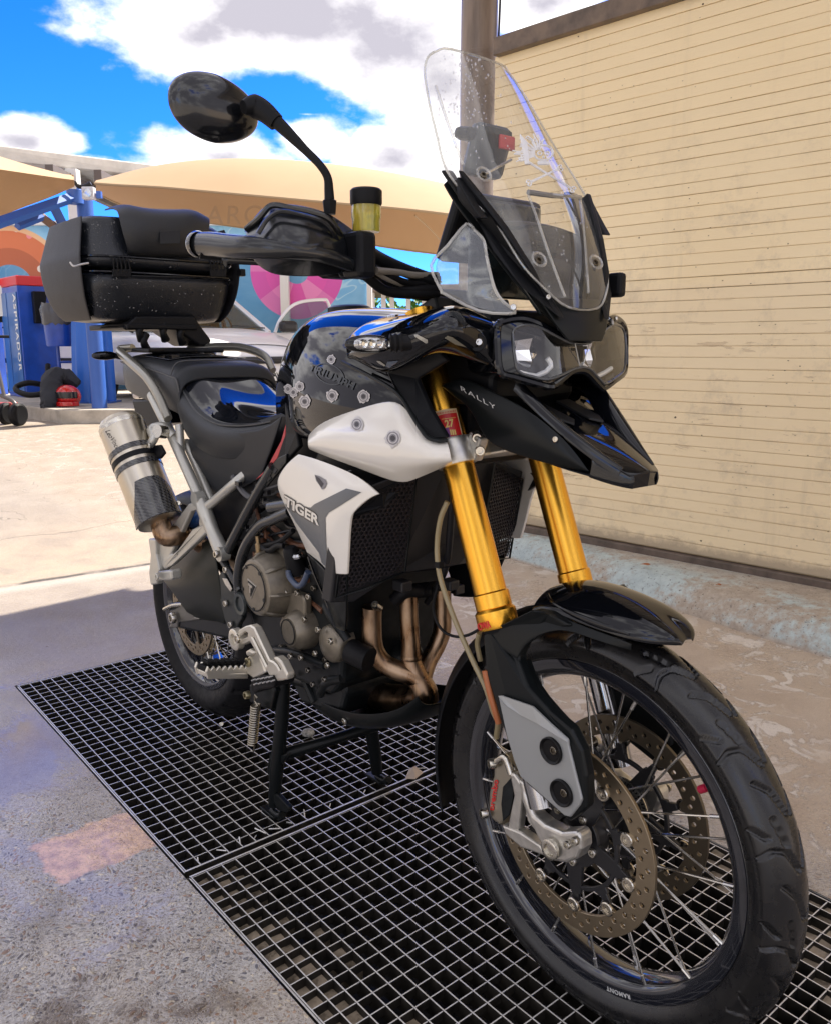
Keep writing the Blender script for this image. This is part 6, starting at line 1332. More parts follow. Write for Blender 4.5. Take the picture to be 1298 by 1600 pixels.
def windscreen():
    # outline of the right half, (half width, z)
    ol = [(1.180, .034), (1.205, .072), (1.238, .100), (1.275, .113), (1.305, .121), (1.322, .132), (1.345, .148), (1.372, .161), (1.40, .160), (1.44, .149), (1.48, .139), (1.52, .128), (1.552, .118), (1.578, .102), (1.592, .082), (1.599, .055)]
    rows = []
    for z, hw in ol:
        rows.append([V((scr_x(hw*t, z+.0)-.0, -hw*t, z)) for t in (1, .86, .72, .55, .36, .18, 0)])
    sm = glassmat('clear_screen', (.955, .955, .94), .015, 1.7, haze=.075, hazecol=(.75, .74, .72))
    w = loft('windscreen', sym(rows), sm, BK, sub=1, solid=0); w['label'] = 'tall clear windscreen with skull sticker and water drops'
    e = [V((scr_x(hw, z), -hw, z)) for z, hw in ol]; edge = e+[mir(v) for v in reversed(e)]
    tube('screen_edge', edge, .0019, glassmat('screen_edge_glass', (.80, .80, .76), .05, 3.0, haze=.22, hazecol=(.85, .84, .80)), w, seg=8, smooth=3, closed=True)
    rg = glassmat('screen_ridge', (.93, .93, .91), .03, 2.5, haze=.16, hazecol=(.85, .83, .78))
    bw = bvh_of([w])
    def on(crop, pts, push=.003):
        out = []
        for p in pts:
            px = cc(crop, *p); d = localray(*px); h = bw.ray_cast(CAML, d)
            if h[0] is not None: out.append(h[0]-d*push)
        return out
    for pts in ([(600, 795), (640, 900), (700, 1080), (785, 1310)], [(860, 805), (880, 950), (895, 1150), (905, 1290)], [(430, 880), (480, 1010), (540, 1150), (640, 1230)], [(130, 240), (190, 420), (240, 560), (270, 640)]):
        q = on('A3', pts, .0015)
        if len(q) > 2: tube('moulded_ridge', q, .0022, rg, w, seg=8)
    # intake opening of the screen, dark frame
    fr = on('A3', [(600, 775), (860, 800), (858, 815), (600, 790)], .0); 
    op = on('A3', [(612, 790), (850, 812), (790, 872), (640, 850)], .0)
    q = on('A3', [(598, 778), (720, 795), (862, 806)], .002); tube('intake_lip', q, .0042, mat('smoke_lip', (.20, .20, .20), .15, coat=1), w, seg=8, smooth=2)
    # fixing bolts in rubber wells
    for p in ((652, 1122), (940, 1135), (372, 690)):
        q = on('A3', [p], .003)
        if q:
            n_ = (CAML-q[0]).normalized(); n_ = V((.85, -.2, .45)); lathe('screen_washer', [(0, .0125), (.002, .0135), (.004, .0115), (.002, .009)], q[0], n_, rg, w, seg=28, caps=False); bolt('screen_bolt', q[0]-n_*.003, n_, .0060, mat('dark_bolt', (.10, .09, .08), .25, metal=1), w, .004)
    # dark carrier frame behind the screen
    for s in (-1, 1):
        T = (lambda v: v) if s < 0 else mir
        rail = [[V((scr_x(h_, z)-.012, -h_, z)) for z, h_ in ((1.165, .040), (1.215, .094), (1.26, .118), (1.31, .136), (1.35, .152), (1.385, .160))], [V((scr_x(h_, z)-.016, -h_+.030, z-.004)) for z, h_ in ((1.165, .045), (1.215, .092), (1.26, .112), (1.31, .128), (1.35, .142), (1.395, .150))], [V((scr_x(h_, z)-.032, -h_+.016, z-.012)) for z, h_ in ((1.165, .048), (1.215, .098), (1.26, .120), (1.31, .140), (1.35, .155), (1.378, .160))]]
        loft('screen_carrier', [[T(v) for v in r] for r in rail], SATIN, w, sub=2, solid=.004)
        arm = [Q('A3', *p) for p in [(255, 700, -.150), (300, 860, -.140), (420, 1080, -.130), (560, 1260, -.110), (760, 1420, -.06), (700, 1330, -.07), (590, 1150, -.10), (470, 950, -.12), (345, 790, -.14), (235, 660, -.158)]]
        slab('carrier_arm', [T(v) for v in arm], (0, .014*(1 if s < 0 else -1), 0), PLAST, w, bevel=.003)
        hook = [Q('D8', *p) for p in [(60, 470, -.160), (100, 560, -.16), (180, 700, -.158), (250, 799, -.155), (200, 799, -.150), (110, 700, -.150), (62, 640, -.155)]]
        slab('carrier_plate', [T(v) for v in hook], (0, .018*(1 if s < 0 else -1), 0), PLAST, w, bevel=.003)
    # central nose panel under the screen
    loft('nose_panel', sym([[V((scr_x(h_, z)-.006, -h_, z)), V((scr_x(h_*.5, z)-.004, -h_*.5, z)), V((scr_x(0, z)-.003, 0, z))] for z, h_ in ((1.13, .040), (1.150, .060), (1.175, .074), (1.195, .084))]), SATIN, w, sub=2, solid=.004)
    bolt('nose_bolt', Q('A3', 682, 1312, -.072)+V((.006, 0, 0)), (.85, -.5, .1), .004, STEEL, w, .004)
    # instrument housing seen through the screen
    hs = loft('instrument_shroud', sym([[V((x, -h_, z)), V((x-.01, -h_*.6, z+.012)), V((x-.012, 0, z+.016))] for x, h_, z in ((1.290, .055, 1.170), (1.272, .090, 1.22), (1.252, .104, 1.265), (1.228, .108, 1.305))]), mat('shroud_grey', (.018, .024, .026), .22, var=.5, vscale=24, coat=.5), BK, sub=2, solid=.006)
    box('display', (1.115, -.0, 1.315), (.022, .19, .115), PLAST, BK, bevel=.006, rot=Matrix.Rotation(.45, 4, 'Y'))
    loft('display_back', sym([[V((1.155, -.085, z)), V((1.165, -.06, z)), V((1.168, 0, z))] for z in (1.20, 1.27, 1.335, 1.355)]), mat('shroud_grey', (0, 0, 0)), BK, sub=1, solid=.006)
    # device on its bracket with a red tag
    d = box('navigation_unit', tuple(Q('D8', 372, 250, -.03)+V((-.02, 0, -.003))), (.026, .082, .082), mat('device_grey', (.035, .045, .05), .4), BK, bevel=.012, rot=Matrix.Rotation(.35, 4, 'Y')); d['label'] = 'dark navigation unit behind the screen with a red tag'
    box('unit_hood', tuple(Q('D8', 335, 130, -.035)+V((-.02, 0, -.004))), (.04, .098, .020), PLAST, d, bevel=.008, rot=Matrix.Rotation(.2, 4, 'Y'))
    box('red_tag', tuple(Q('D8', 448, 215, -.01)+V((.002, 0, 0))), (.006, .034, .022), mat('red_tag', (.62, .05, .06), .4), d, bevel=.002)
    tube('bracket_rod', QL('D8', [(270, 465, -.09), (490, 345, -.02)]), .0022, STEEL, d, smooth=0, seg=6)
    # skull-and-bones sticker, white line work
    wl = mat('sticker_white_line', (.80, .80, .80), .5); rnd = random.Random(11)
    def line(pts, r=.0011, crop='D8', n=5):
        q = on(crop, pts, .0012)
        if len(q) > 1: add_tube(bm, smoothpts(q, n), r, 5)
    bm = bmesh.new()
    def bone(a, b, w_=11):
        a = V(a+(0,)); b = V(b+(0,)); d = (b-a).normalized(); p = V((-d.y, d.x, 0)); P = lambda v: (v.x, v.y)
        for s in (-1, 1): line([P(a+p*s*w_*.5), P((a+b)/2+p*s*w_*.35), P(b+p*s*w_*.5)])
        for e, o in ((a, -d), (b, d)):
            for s in (-1, 1): line([P(e+p*s*w_*.5), P(e+p*s*w_*1.7+o*2), P(e+p*s*w_*2.2+o*18), P(e+p*s*w_*1.0+o*30), P(e+o*12)])
    bone((585, 340), (960, 570)); bone((640, 520), (860, 415))
    cx, cy = 740, 300
    for k, (rx, ry) in enumerate(((78, 62), (70, 55))): line([(cx+rx*cos(a), cy+ry*sin(a)-10) for a in [2*pi*i/18 for i in range(19)]], .0009)
    for sx in (-28, 30): line([(cx+sx+17*cos(a), cy-5+14*sin(a)) for a in [2*pi*i/10 for i in range(11)]], .0012)
    line([(cx-6, cy+30), (cx, cy+16), (cx+7, cy+30), (cx-6, cy+30)], .001)
    for k in range(9): line([(cx-40+10*k, cy+58), (cx-38+10*k, cy+84)], .0012, n=1)
    line([(cx-48, cy+70), (cx+48, cy+72)], .001, n=1)
    for k in range(22):       # feathers fanning from the head-dress
        a = radians(150+k*6.2); r1 = rnd.uniform(60, 95); r2 = rnd.uniform(125, 215); a2 = a+rnd.uniform(-.10, .16)
        line([(cx-30+r1*.6*cos(a), cy+r1*.5*sin(a)), (cx-30+(r1+r2)/2*cos((a+a2)/2+.05), cy+(r1+r2)/2*.8*sin((a+a2)/2)), (cx-30+r2*cos(a2), cy+r2*.78*sin(a2))], .0010)
        if k % 3 == 0: line([(cx-30+r2*cos(a2)*.8, cy+r2*.62*sin(a2)), (cx-30+r2*cos(a2)*1.02-14, cy+r2*.75*sin(a2)+10), (cx-30+r2*cos(a2), cy+r2*.78*sin(a2))], .0009)
    for k in range(7): line([(560+8*k, 150+10*k), (575+7*k, 230+8*k), (600+4*k, 380)], .0013)
    finish('skull_sticker', bm, wl, w)
    # water drops
    bm = bmesh.new()
    for k in range(230):
        x = rnd.choice((rnd.uniform(140, 400), rnd.uniform(140, 260), rnd.uniform(620, 900), rnd.uniform(250, 560))); y = rnd.uniform(80, 640) if x < 620 else rnd.uniform(880, 1280)
        if rnd.random() < .35: x = rnd.gauss(300, 40); y = rnd.uniform(80, 420)
        q = on('A3', [(x, y)], .0005)
        if q: 
            r_ = rnd.uniform(.0007, .0021); res = bmesh.ops.create_icosphere(bm, subdivisions=1, radius=r_); bmesh.ops.scale(bm, verts=res['verts'], vec=(.8, .8, 1.5 if rnd.random() < .3 else 1)); bmesh.ops.translate(bm, verts=res['verts'], vec=q[0])
    finish('water_drops', bm, glassmat('water', (.97, .97, .97), 0, 4.5, haze=.10), w, kind='stuff')
    # small clear deflectors at the sides
    for s in (-1, 1):
        T = (lambda v: v) if s < 0 else mir
        T2 = T if s < 0 else (lambda v: V((v.x-.03, -v.y*.80, v.z-.01)))
        g = [[Q('A3', *p) for p in r] for r in ([(285, 940, -.150), (330, 975, -.152), (375, 1025, -.154)], [(190, 1050, -.175), (260, 1080, -.175), (390, 1110, -.165)], [(108, 1150, -.19), (230, 1180, -.186), (430, 1270, -.165)], [(160, 1280, -.19), (300, 1330, -.18), (480, 1340, -.155)], [(170, 1290, -.188), (350, 1380, -.176), (535, 1390, -.148)])]
        dfl = loft('side_deflector', [[T2(v) for v in r] for r in g], glassmat('deflector_glass', (.86, .88, .88), .02, 2.4, haze=.07, hazecol=(.5, .55, .6)), BK, sub=2, solid=.003)
        ed = [g[i][0] for i in range(4)]+[g[4][0], g[4][1], g[4][2], g[3][2], g[2][2], g[1][2], g[0][2], g[0][1]]
        tube('deflector_edge', [T2(v) for v in ed], .0024, MATS['screen_edge_glass'], dfl, seg=6, smooth=3, closed=True)
        bolt('deflector_bolt', T2(Q('A3', 525, 1362, -.150)+V((.003, -.003, 0))), (.6, s*.8, 0), .0045, STEEL, dfl, .004)
    box('screen_knob', tuple(Q('A3', 1045, 1250, .135)), (.03, .02, .04), PLAST, w, bevel=.006)
windscreen()
# ---- handlebar, guards, mirror
def bars():
    hb = tube('handlebar', [V((.905, -.43, 1.275)), V((.955, -.28, 1.262)), V((1.000, -.19, 1.245)), V((1.02, -.09, 1.215)), V((1.02, 0, 1.212)), V((1.02, .09, 1.215)), V((1.000, .19, 1.245)), V((.955, .28, 1.262)), V((.905, .43, 1.275))], .0115, PLAST, BK, seg=14)
    for s in (-1, 1):
        T = (lambda v: v) if s < 0 else (lambda v: V((v.x-.055, -v.y, v.z-.006)))
        tube('grip', [T(V((.905, -.432, 1.275))), T(V((.945, -.31, 1.265)))], .017, RUB, hb, smooth=0, seg=18)
        # aluminium bow of the hand guard from bar end round to the clamp
        e0 = QL('D4', [(30, 330, -.430), (130, 330, -.425), (260, 345, -.420), (380, 350, -.412), (560, 365, -.385), (760, 385, -.34), (900, 420, -.30), (1040, 470, -.255)])
        tube('guard_bow', [T(v) for v in e0], [.0185, .0185, .018, .0165, .013, .012, .011, .010], mat('guard_black', (.007, .008, .0095), .24, coat=.3), hb, seg=18, flat=.8)
        lathe('bow_cap', [(0, .0155), (.001, .0195), (-.004, .021), (-.01, .0195)], T(e0[0]), T(e0[0])-T(e0[1]), mat('cap_satin', (.03, .03, .03), .2, coat=1), hb, seg=28, caps=False)
        tube('brake_lever' if s < 0 else 'clutch_lever', [T(v) for v in QL('D4', [(1020, 430, -.24), (800, 440, -.30), (500, 440, -.36), (250, 425, -.41), (215, 440, -.415)])], [.007, .007, .006, .008, .012], GLOSS, hb, seg=10, flat=.7)
        # shield: outer, raised inner field
        R0_ = [[T(Q('D4', *p)) for p in r] for r in (
            [(330, 245, -.387), (400, 150, -.372), (460, 85, -.362), (500, 66, -.352), (620, 72, -.332), (740, 90, -.307), (860, 125, -.282), (960, 190, -.252), (1060, 268, -.222)],
            [(345, 262, -.397), (430, 190, -.384), (500, 120, -.374), (560, 105, -.362), (660, 118, -.340), (760, 138, -.317), (870, 185, -.290), (960, 260, -.260), (1075, 320, -.222)],
            [(350, 330, -.404), (450, 300, -.400), (560, 270, -.392), (650, 270, -.374), (740, 280, -.354), (820, 300, -.330), (900, 320, -.302), (980, 350, -.270), (1082, 380, -.222)],
            [(375, 400, -.402), (460, 410, -.400), (560, 420, -.390), (650, 425, -.372), (740, 425, -.352), (820, 425, -.327), (900, 430, -.297), (980, 430, -.267), (1080, 430, -.224)],
            [(400, 440, -.392), (430, 475, -.382), (500, 522, -.372), (600, 535, -.354), (720, 538, -.332), (820, 535, -.307), (920, 520, -.277), (1000, 500, -.252), (1076, 480, -.224)])]
        sh = loft('hand_guard', R0_, mat('guard_black', (.007, .008, .0095), .24, coat=.3), BK, sub=2, solid=.004); sh['label'] = 'black plastic hand guard over the grip'
        rim = [T(v) for v in QL('D4', [(345, 235, -.392), (430, 160, -.384), (505, 85, -.372), (620, 98, -.352), (760, 128, -.320), (860, 165, -.297), (925, 240, -.277), (960, 300, -.262)])]
        tube('guard_rib', rim, .0048, sh.data.materials[0], sh, seg=8)
        rim2 = [T(v) for v in QL('D4', [(420, 262, -.402), (480, 170, -.390), (560, 122, -.374), (680, 140, -.350), (820, 182, -.317), (890, 250, -.297), (935, 330, -.277)])]
        tube('guard_rib', rim2, .0036, sh.data.materials[0], sh, seg=8)
        box('guard_clamp', tuple(T(Q('D4', 1060, 400, -.245))), (.05, .035, .07), PLAST, sh, bevel=.008)
        for q in ((1055, 350), (1080, 440), (1010, 520), (960, 515), (1090, 480)): c = T(Q('D4', *q, -.240)); lathe('guard_screw', [(0, .008), (.012, .007), (.012, 0)], c, (.6, s*.5, .1), ENGD, sh, seg=12)
        box('switch_pod', tuple(T(V((.985, -.225, 1.258)))), (.045, .06, .05), PLAST, hb, bevel=.01)
        # cables and hoses sweeping to the middle
    for k, (pts, r, m) in enumerate((([(1100, 360, -.235), (1180, 400, -.19), (1298, 480, -.14)], .0125, PLAST), )):
        pass
    A2 = lambda l: QL('A2', l)
    for pts, r, m in (([(895, 840, -.230), (960, 880, -.19), (1060, 925, -.14), (1200, 975, -.08)], .0115, PLAST), ([(940, 925, -.22), (1040, 935, -.16), (1100, 945, -.13), (1200, 945, -.08)], .0055, mat('cable_grey', (.20, .18, .15), .35)), ([(900, 930, -.22), (960, 985, -.18), (1060, 1010, -.14), (1200, 1000, -.08)], .010, RUB), ([(900, 950, -.22), (980, 1010, -.18), (1090, 1025, -.13), (1200, 1020, -.08)], .0085, RUB), ([(930, 915, -.22), (1000, 950, -.18), (1090, 980, -.13), (1200, 970, -.08)], .006, RUB), ([(930, 925, -.22), (1000, 968, -.18), (1080, 990, -.13), (1200, 985, -.08)], .004, mat('cable_grey', (0, 0, 0)))):
        tube('control_cable', A2(pts), r, m, hb, seg=10)
    # brake fluid reservoir
    c = Q('D4', 1105, 110, -.225); up = V((0, 0, 1)); rw = .0245
    lathe('reservoir_cap', [(-.012, rw*.97), (-.009, rw*1.03), (.010, rw*1.03), (.013, rw*.9), (.013, 0)], c+V((0, 0, .018)), up, PLAST, hb, seg=30)
    cp_ = [o for o in COL.objects if o.name == 'reservoir_cap'][0]
    fl_ = bpy.data.materials.new('brake_fluid_pot'); fl_.use_nodes = True; b = fl_.node_tree.nodes['Principled BSDF']; b.inputs['Base Color'].default_value = (.50, .42, .05, 1); b.inputs['Roughness'].default_value = .12; b.inputs['Transmission Weight'].default_value = .45; b.inputs['Coat Weight'].default_value = .6
    lathe('reservoir', [(-.034, 0), (-.034, rw*.86), (-.030, rw*.9), (-.016, rw*.9), (-.012, rw*.95), (.0, rw*.95), (0.008, rw*.93)], c+V((0, 0, .0)), up, fl_, hb, seg=30)
    tube('reservoir_stem', [c+V((-.01, -.01, -.03)), c+V((-.03, -.015, -.06)), V((.985, -.225, 1.265))], .006, PLAST, hb, seg=8)
    # mirror on the visible side
    st = [Q('A2', 745, 660, -.275), Q('A2', 742, 590, -.275), Q('A2', 735, 530, -.278), Q('A2', 700, 475, -.288), Q('A2', 640, 415, -.300), Q('A2', 560, 335, -.318), Q('A2', 490, 268, -.335), Q('A2', 440, 225, -.348)]
    mr = tube('mirror_stem', st, [.0085, .0075, .0065, .0062, .0066, .0095, .0115, .0135], PLAST, BK, seg=16)
    lathe('stem_nut', [(-.01, .010), (.01, .012), (.012, .008)], st[0], (0, 0, 1), PLAST, mr, seg=6)
    fx = .895; cpt = QX('A2', 250, 242, fx); l = QX('A2', 62, 220, fx); r = QX('A2', 436, 240, fx); t = QX('A2', 250, 95, fx); bt = QX('A2', 290, 392, fx)
    ay = abs(l.y-r.y)/2; az = (t.z-bt.z)/2; cy = (l.y+r.y)/2; cz = (t.z+bt.z)/2
    bm = bmesh.new(); bmesh.ops.create_uvsphere(bm, u_segments=56, v_segments=36, radius=1)
    for v in bm.verts:
        x, y, z = v.co; v.co = V((x, math.copysign(abs(y)**.92, y), math.copysign(abs(z)**.92, z)))
        k = 1-.16*max(0, v.co.y); zz = v.co.z*az*k; v.co = V((fx+(.034*x if x > 0 else .006*x), cy+v.co.y*ay, cz+zz-.06*az*v.co.y))
    hd = finish('mirror_head', bm, mat('mirror_back_satin', (.007, .008, .010), .17, coat=.4), mr); hd['label'] = 'oval black mirror head'
    bm = bmesh.new(); bmesh.ops.create_uvsphere(bm, u_segments=40, v_segments=20, radius=1)
    for v in bm.verts: x, y, z = v.co; v.co = V((fx-.006+.001*x, cy+y*ay*.93, cz+z*az*.93))
    finish('mirror_glass', bm, CHROME, mr)
    tube('mirror_socket', [Q('A2', 520, 300, -.328), Q('A2', 470, 255, -.340), Q('A2', 425, 232, -.352), Q('A2', 380, 235, -.37)], [.0135, .016, .018, .010], PLAST, mr, seg=18)
bars()
# ---- seats, tail, rack, top case
def seats():
    # rider saddle: stations from rear to nose; edge, shoulder, crown
    st = [(.135, .146, 1.00, 1.045, .915), (.165, .149, .985, 1.030, .890), (.24, .155, .945, .992, .868), (.34, .158, .925, .965, .855), (.43, .152, .925, .957, .862), (.52, .135, .935, .965, .875), (.60, .112, .955, .985, .890), (.66, .085, .98, 1.00, .91)]
    rows = [[V((x, -hw*.90, zb)), V((x, -hw, (zb+ze)/2)), V((x, -hw*.99, ze)), V((x, -hw*.90, ze+.016)), V((x, -hw*.62, zc+.000)), V((x, -hw*.3, zc-.004)), V((x, 0, zc-.006))] for x, hw, ze, zc, zb in st]
    s1 = loft('rider_seat', sym(rows), SEATM, BK, sub=2, solid=.01)
    gl = [[r[3]+V((0, .006, .003)), r[4]+V((0, 0, .006)), r[5]+V((0, 0, .006)), r[6]+V((0, 0, .006))] for r in rows]
    loft('seat_top', sym(gl), SEATG, s1, sub=2, solid=.003)
    for s in (-1, 1): tube('seat_piping', [V((r[3].x, s*abs(r[3].y)*1.0, r[3].z+.001)) for r in rows], .0022, mat('piping', (.05, .052, .055), .4), s1, seg=6)
    # pillion pad
    st = [(-.335, .100, 1.070, 1.086, 1.02), (-.30, .120, 1.075, 1.098, 1.00), (-.20, .134, 1.070, 1.102, .985), (-.08, .142, 1.063, 1.098, .975), (.03, .146, 1.053, 1.092, .965), (.11, .148, 1.043, 1.083, .955), (.142, .147, 1.036, 1.074, .95), (.153, .145, 1.005, 1.042, .945)]
    rows = [[V((x, -hw*.96, zb)), V((x, -hw*1.0, (zb+ze)/2)), V((x, -hw, ze)), V((x, -hw*.86, zc-.006)), V((x, -hw*.45, zc)), V((x, 0, zc))] for x, hw, ze, zc, zb in st]
    s2 = loft('pillion_seat', sym(rows), SEATM, BK, sub=2, solid=.01)
    loft('pillion_top', sym([[r[3]+V((0, .012, .003)), r[4]+V((0, 0, .005)), r[5]+V((0, 0, .005))] for r in rows[:5]]), SEATG, s2, sub=2, solid=.003)
    for s in (-1, 1): tube('seat_piping', [V((r[2].x, s*abs(r[2].y)*1.0, r[2].z+.004)) for r in rows], .0022, MATS['piping'], s2, seg=6)
    tube('seat_piping', [v+V((.0, 0, .004)) for v in sym([rows[5]])[0][2:-2]], .002, MATS['piping'], s2, seg=6)
    # side plastics: red stripe, black battery cover
    for s in (-1, 1):
        T = (lambda v: v) if s < 0 else mir
        loft('side_cover', [[T(Q('A6', *p)) for p in r] for r in ([(620, 350, -.14), (760, 330, -.145), (900, 300, -.145), (1090, 300, -.14), (1220, 200, -.14)], [(650, 480, -.13), (780, 560, -.13), (900, 610, -.13), (1010, 610, -.135), (1150, 420, -.14)], [(740, 690, -.12), (790, 740, -.12), (900, 700, -.12), (1000, 640, -.125), (1080, 600, -.13)])], CHAR, BK, sub=1, solid=.004)
        slab('red_frame_stripe', [T(v) for v in QL('A6', [(1050, 608, -.150), (1120, 540, -.152), (1215, 360, -.152), (1245, 250, -.150), (1240, 330, -.153), (1190, 470, -.154), (1100, 575, -.152)])], (0, .004*(1 if s < 0 else -1), 0), mat('red_frame_paint', (.42, .02, .025), .4), BK, bevel=.001)
        slab('tank_rear_trim', [T(v) for v in QL('A4', [(95, 720, -.150), (115, 780, -.156), (165, 905, -.160), (180, 985, -.160), (95, 1080, -.158), (30, 1130, -.156), (60, 1020, -.156), (100, 900, -.152)])], (0, .012*(1 if s < 0 else -1), 0), PLAST, BK, bevel=.003)
        # ladder-like grille between seat and TIGER panel
        g = slab('side_grille', [T(v) for v in QL('A6', [(1050, 640, -.158), (1190, 470, -.160), (1250, 440, -.162), (1245, 500, -.164), (1090, 690, -.160), (1040, 700, -.158)])], (0, .006*(1 if s < 0 else -1), 0), SATIN, BK, bevel=.002)
        for k in range(4):
            t0 = k/4+.06; a = Q('A6', 1065+170*t0, 655-185*t0, -.160); b = Q('A6', 1085+160*t0, 680-195*t0, -.162); u = Q('A6', 1065+170*(t0+.13), 655-185*(t0+.13), -.160); w_ = Q('A6', 1085+160*(t0+.13), 680-195*(t0+.13), -.162)
            slab('grille_opening', [T(v+V((0, -.0015, 0))) for v in (a, u, w_, b)], (0, .002*(1 if s < 0 else -1), 0), mat('intake_dark', (.004, .004, .005), .6), g, bevel=0)
seats()
def tail():
    # chromed-grey grab rails each side and rack plate
    gm = mat('grab_rail_grey', (.30, .29, .25), .28, metal=.7)
    rr = [V((.085, -.168, 1.055)), V((.04, -.170, 1.095)), V((-.06, -.160, 1.118)), V((-.17, -.145, 1.122)), V((-.27, -.13, 1.118)), V((-.345, -.115, 1.112))]
    right = [Q('D6', 470, 590, -.165), Q('D6', 420, 470, -.163), Q('D6', 340, 340, -.158), Q('D6', 230, 235, -.148), Q('D6', 178, 180, -.128), Q('D6', 260, 165, -.110)]
    t1 = tube('grab_rail', right, [.014, .014, .014, .015, .013, .012], gm, BK, seg=14, flat=.75)
    t2 = tube('grab_rail', [V((v.x*1.0, -v.y, v.z)) for v in rr][::1], [.013, .013, .013, .013, .013, .012], gm, BK, seg=14, flat=.75)
    slab('rear_rack', [V((-.10, -.115, 1.105)), V((-.35, -.115, 1.108)), V((-.39, -.07, 1.108)), V((-.39, .07, 1.108)), V((-.35, .115, 1.108)), V((-.10, .115, 1.105)), V((-.14, .05, 1.105)), V((-.14, -.05, 1.105))], (0, 0, .012), PLAST, BK, bevel=.004)
    # tail unit: number plate hanger, lamp, indicators
    loft('tail_cowl', sym([[V((x, -hw, zt-.06)), V((x, -hw, zt-.01)), V((x, -hw*.6, zt)), V((x, 0, zt))] for x, hw, zt in ((-.10, .12, 1.09), (-.25, .11, 1.09), (-.38, .08, 1.085), (-.44, .05, 1.07))]), PLAST, BK, sub=1, solid=.004)
    c = Q('D6', 90, 212, -.16)
    for s in (-1, 1):
        bm = bmesh.new(); bmesh.ops.create_uvsphere(bm, u_segments=20, v_segments=12, radius=1); cc_ = c if s < 0 else mir(c)
        for v in bm.verts: x, y, z = v.co; v.co = cc_+V((x*.012, y*.038, math.copysign(abs(z)**.8, z)*.013))
        finish('rear_indicator', bm, GLOSS, BK)
        tube('indicator_stalk', [cc_+V((0, .03*-s*-1 if False else -s*.03, 0)), V((cc_.x+.01, s*.09, cc_.z-.01))], .008, RUB, BK, smooth=0, seg=10)
    pl = slab('plate_hanger', QL('A6', [(265, 100, -.12), (380, 95, -.12), (470, 250, -.12), (330, 270, -.12), (290, 200, -.12)]), (0, .10, 0), PLAST, BK, bevel=.006)
    slab('number_plate_lamp', QL('A6', [(265, 60, -.11), (300, 0, -.11), (350, 10, -.11), (370, 80, -.11), (270, 95, -.11)]), (0, .08, 0), mat('tail_lamp_smoked', (.30, .27, .30), .15, metal=.4, coat=1), BK, bevel=.008)
    loft('rear_hugger', [[V((RC.x+r*cos(a), y, RC.z+r*sin(a))) for a in [radians(20+14*i) for i in range(8)]] for y, r in ((-.080, .318), (-.075, .336), (-.04, .352), (0, .356), (.04, .352), (.075, .336))], PLAST, BK, sub=1, solid=.003)
tail()
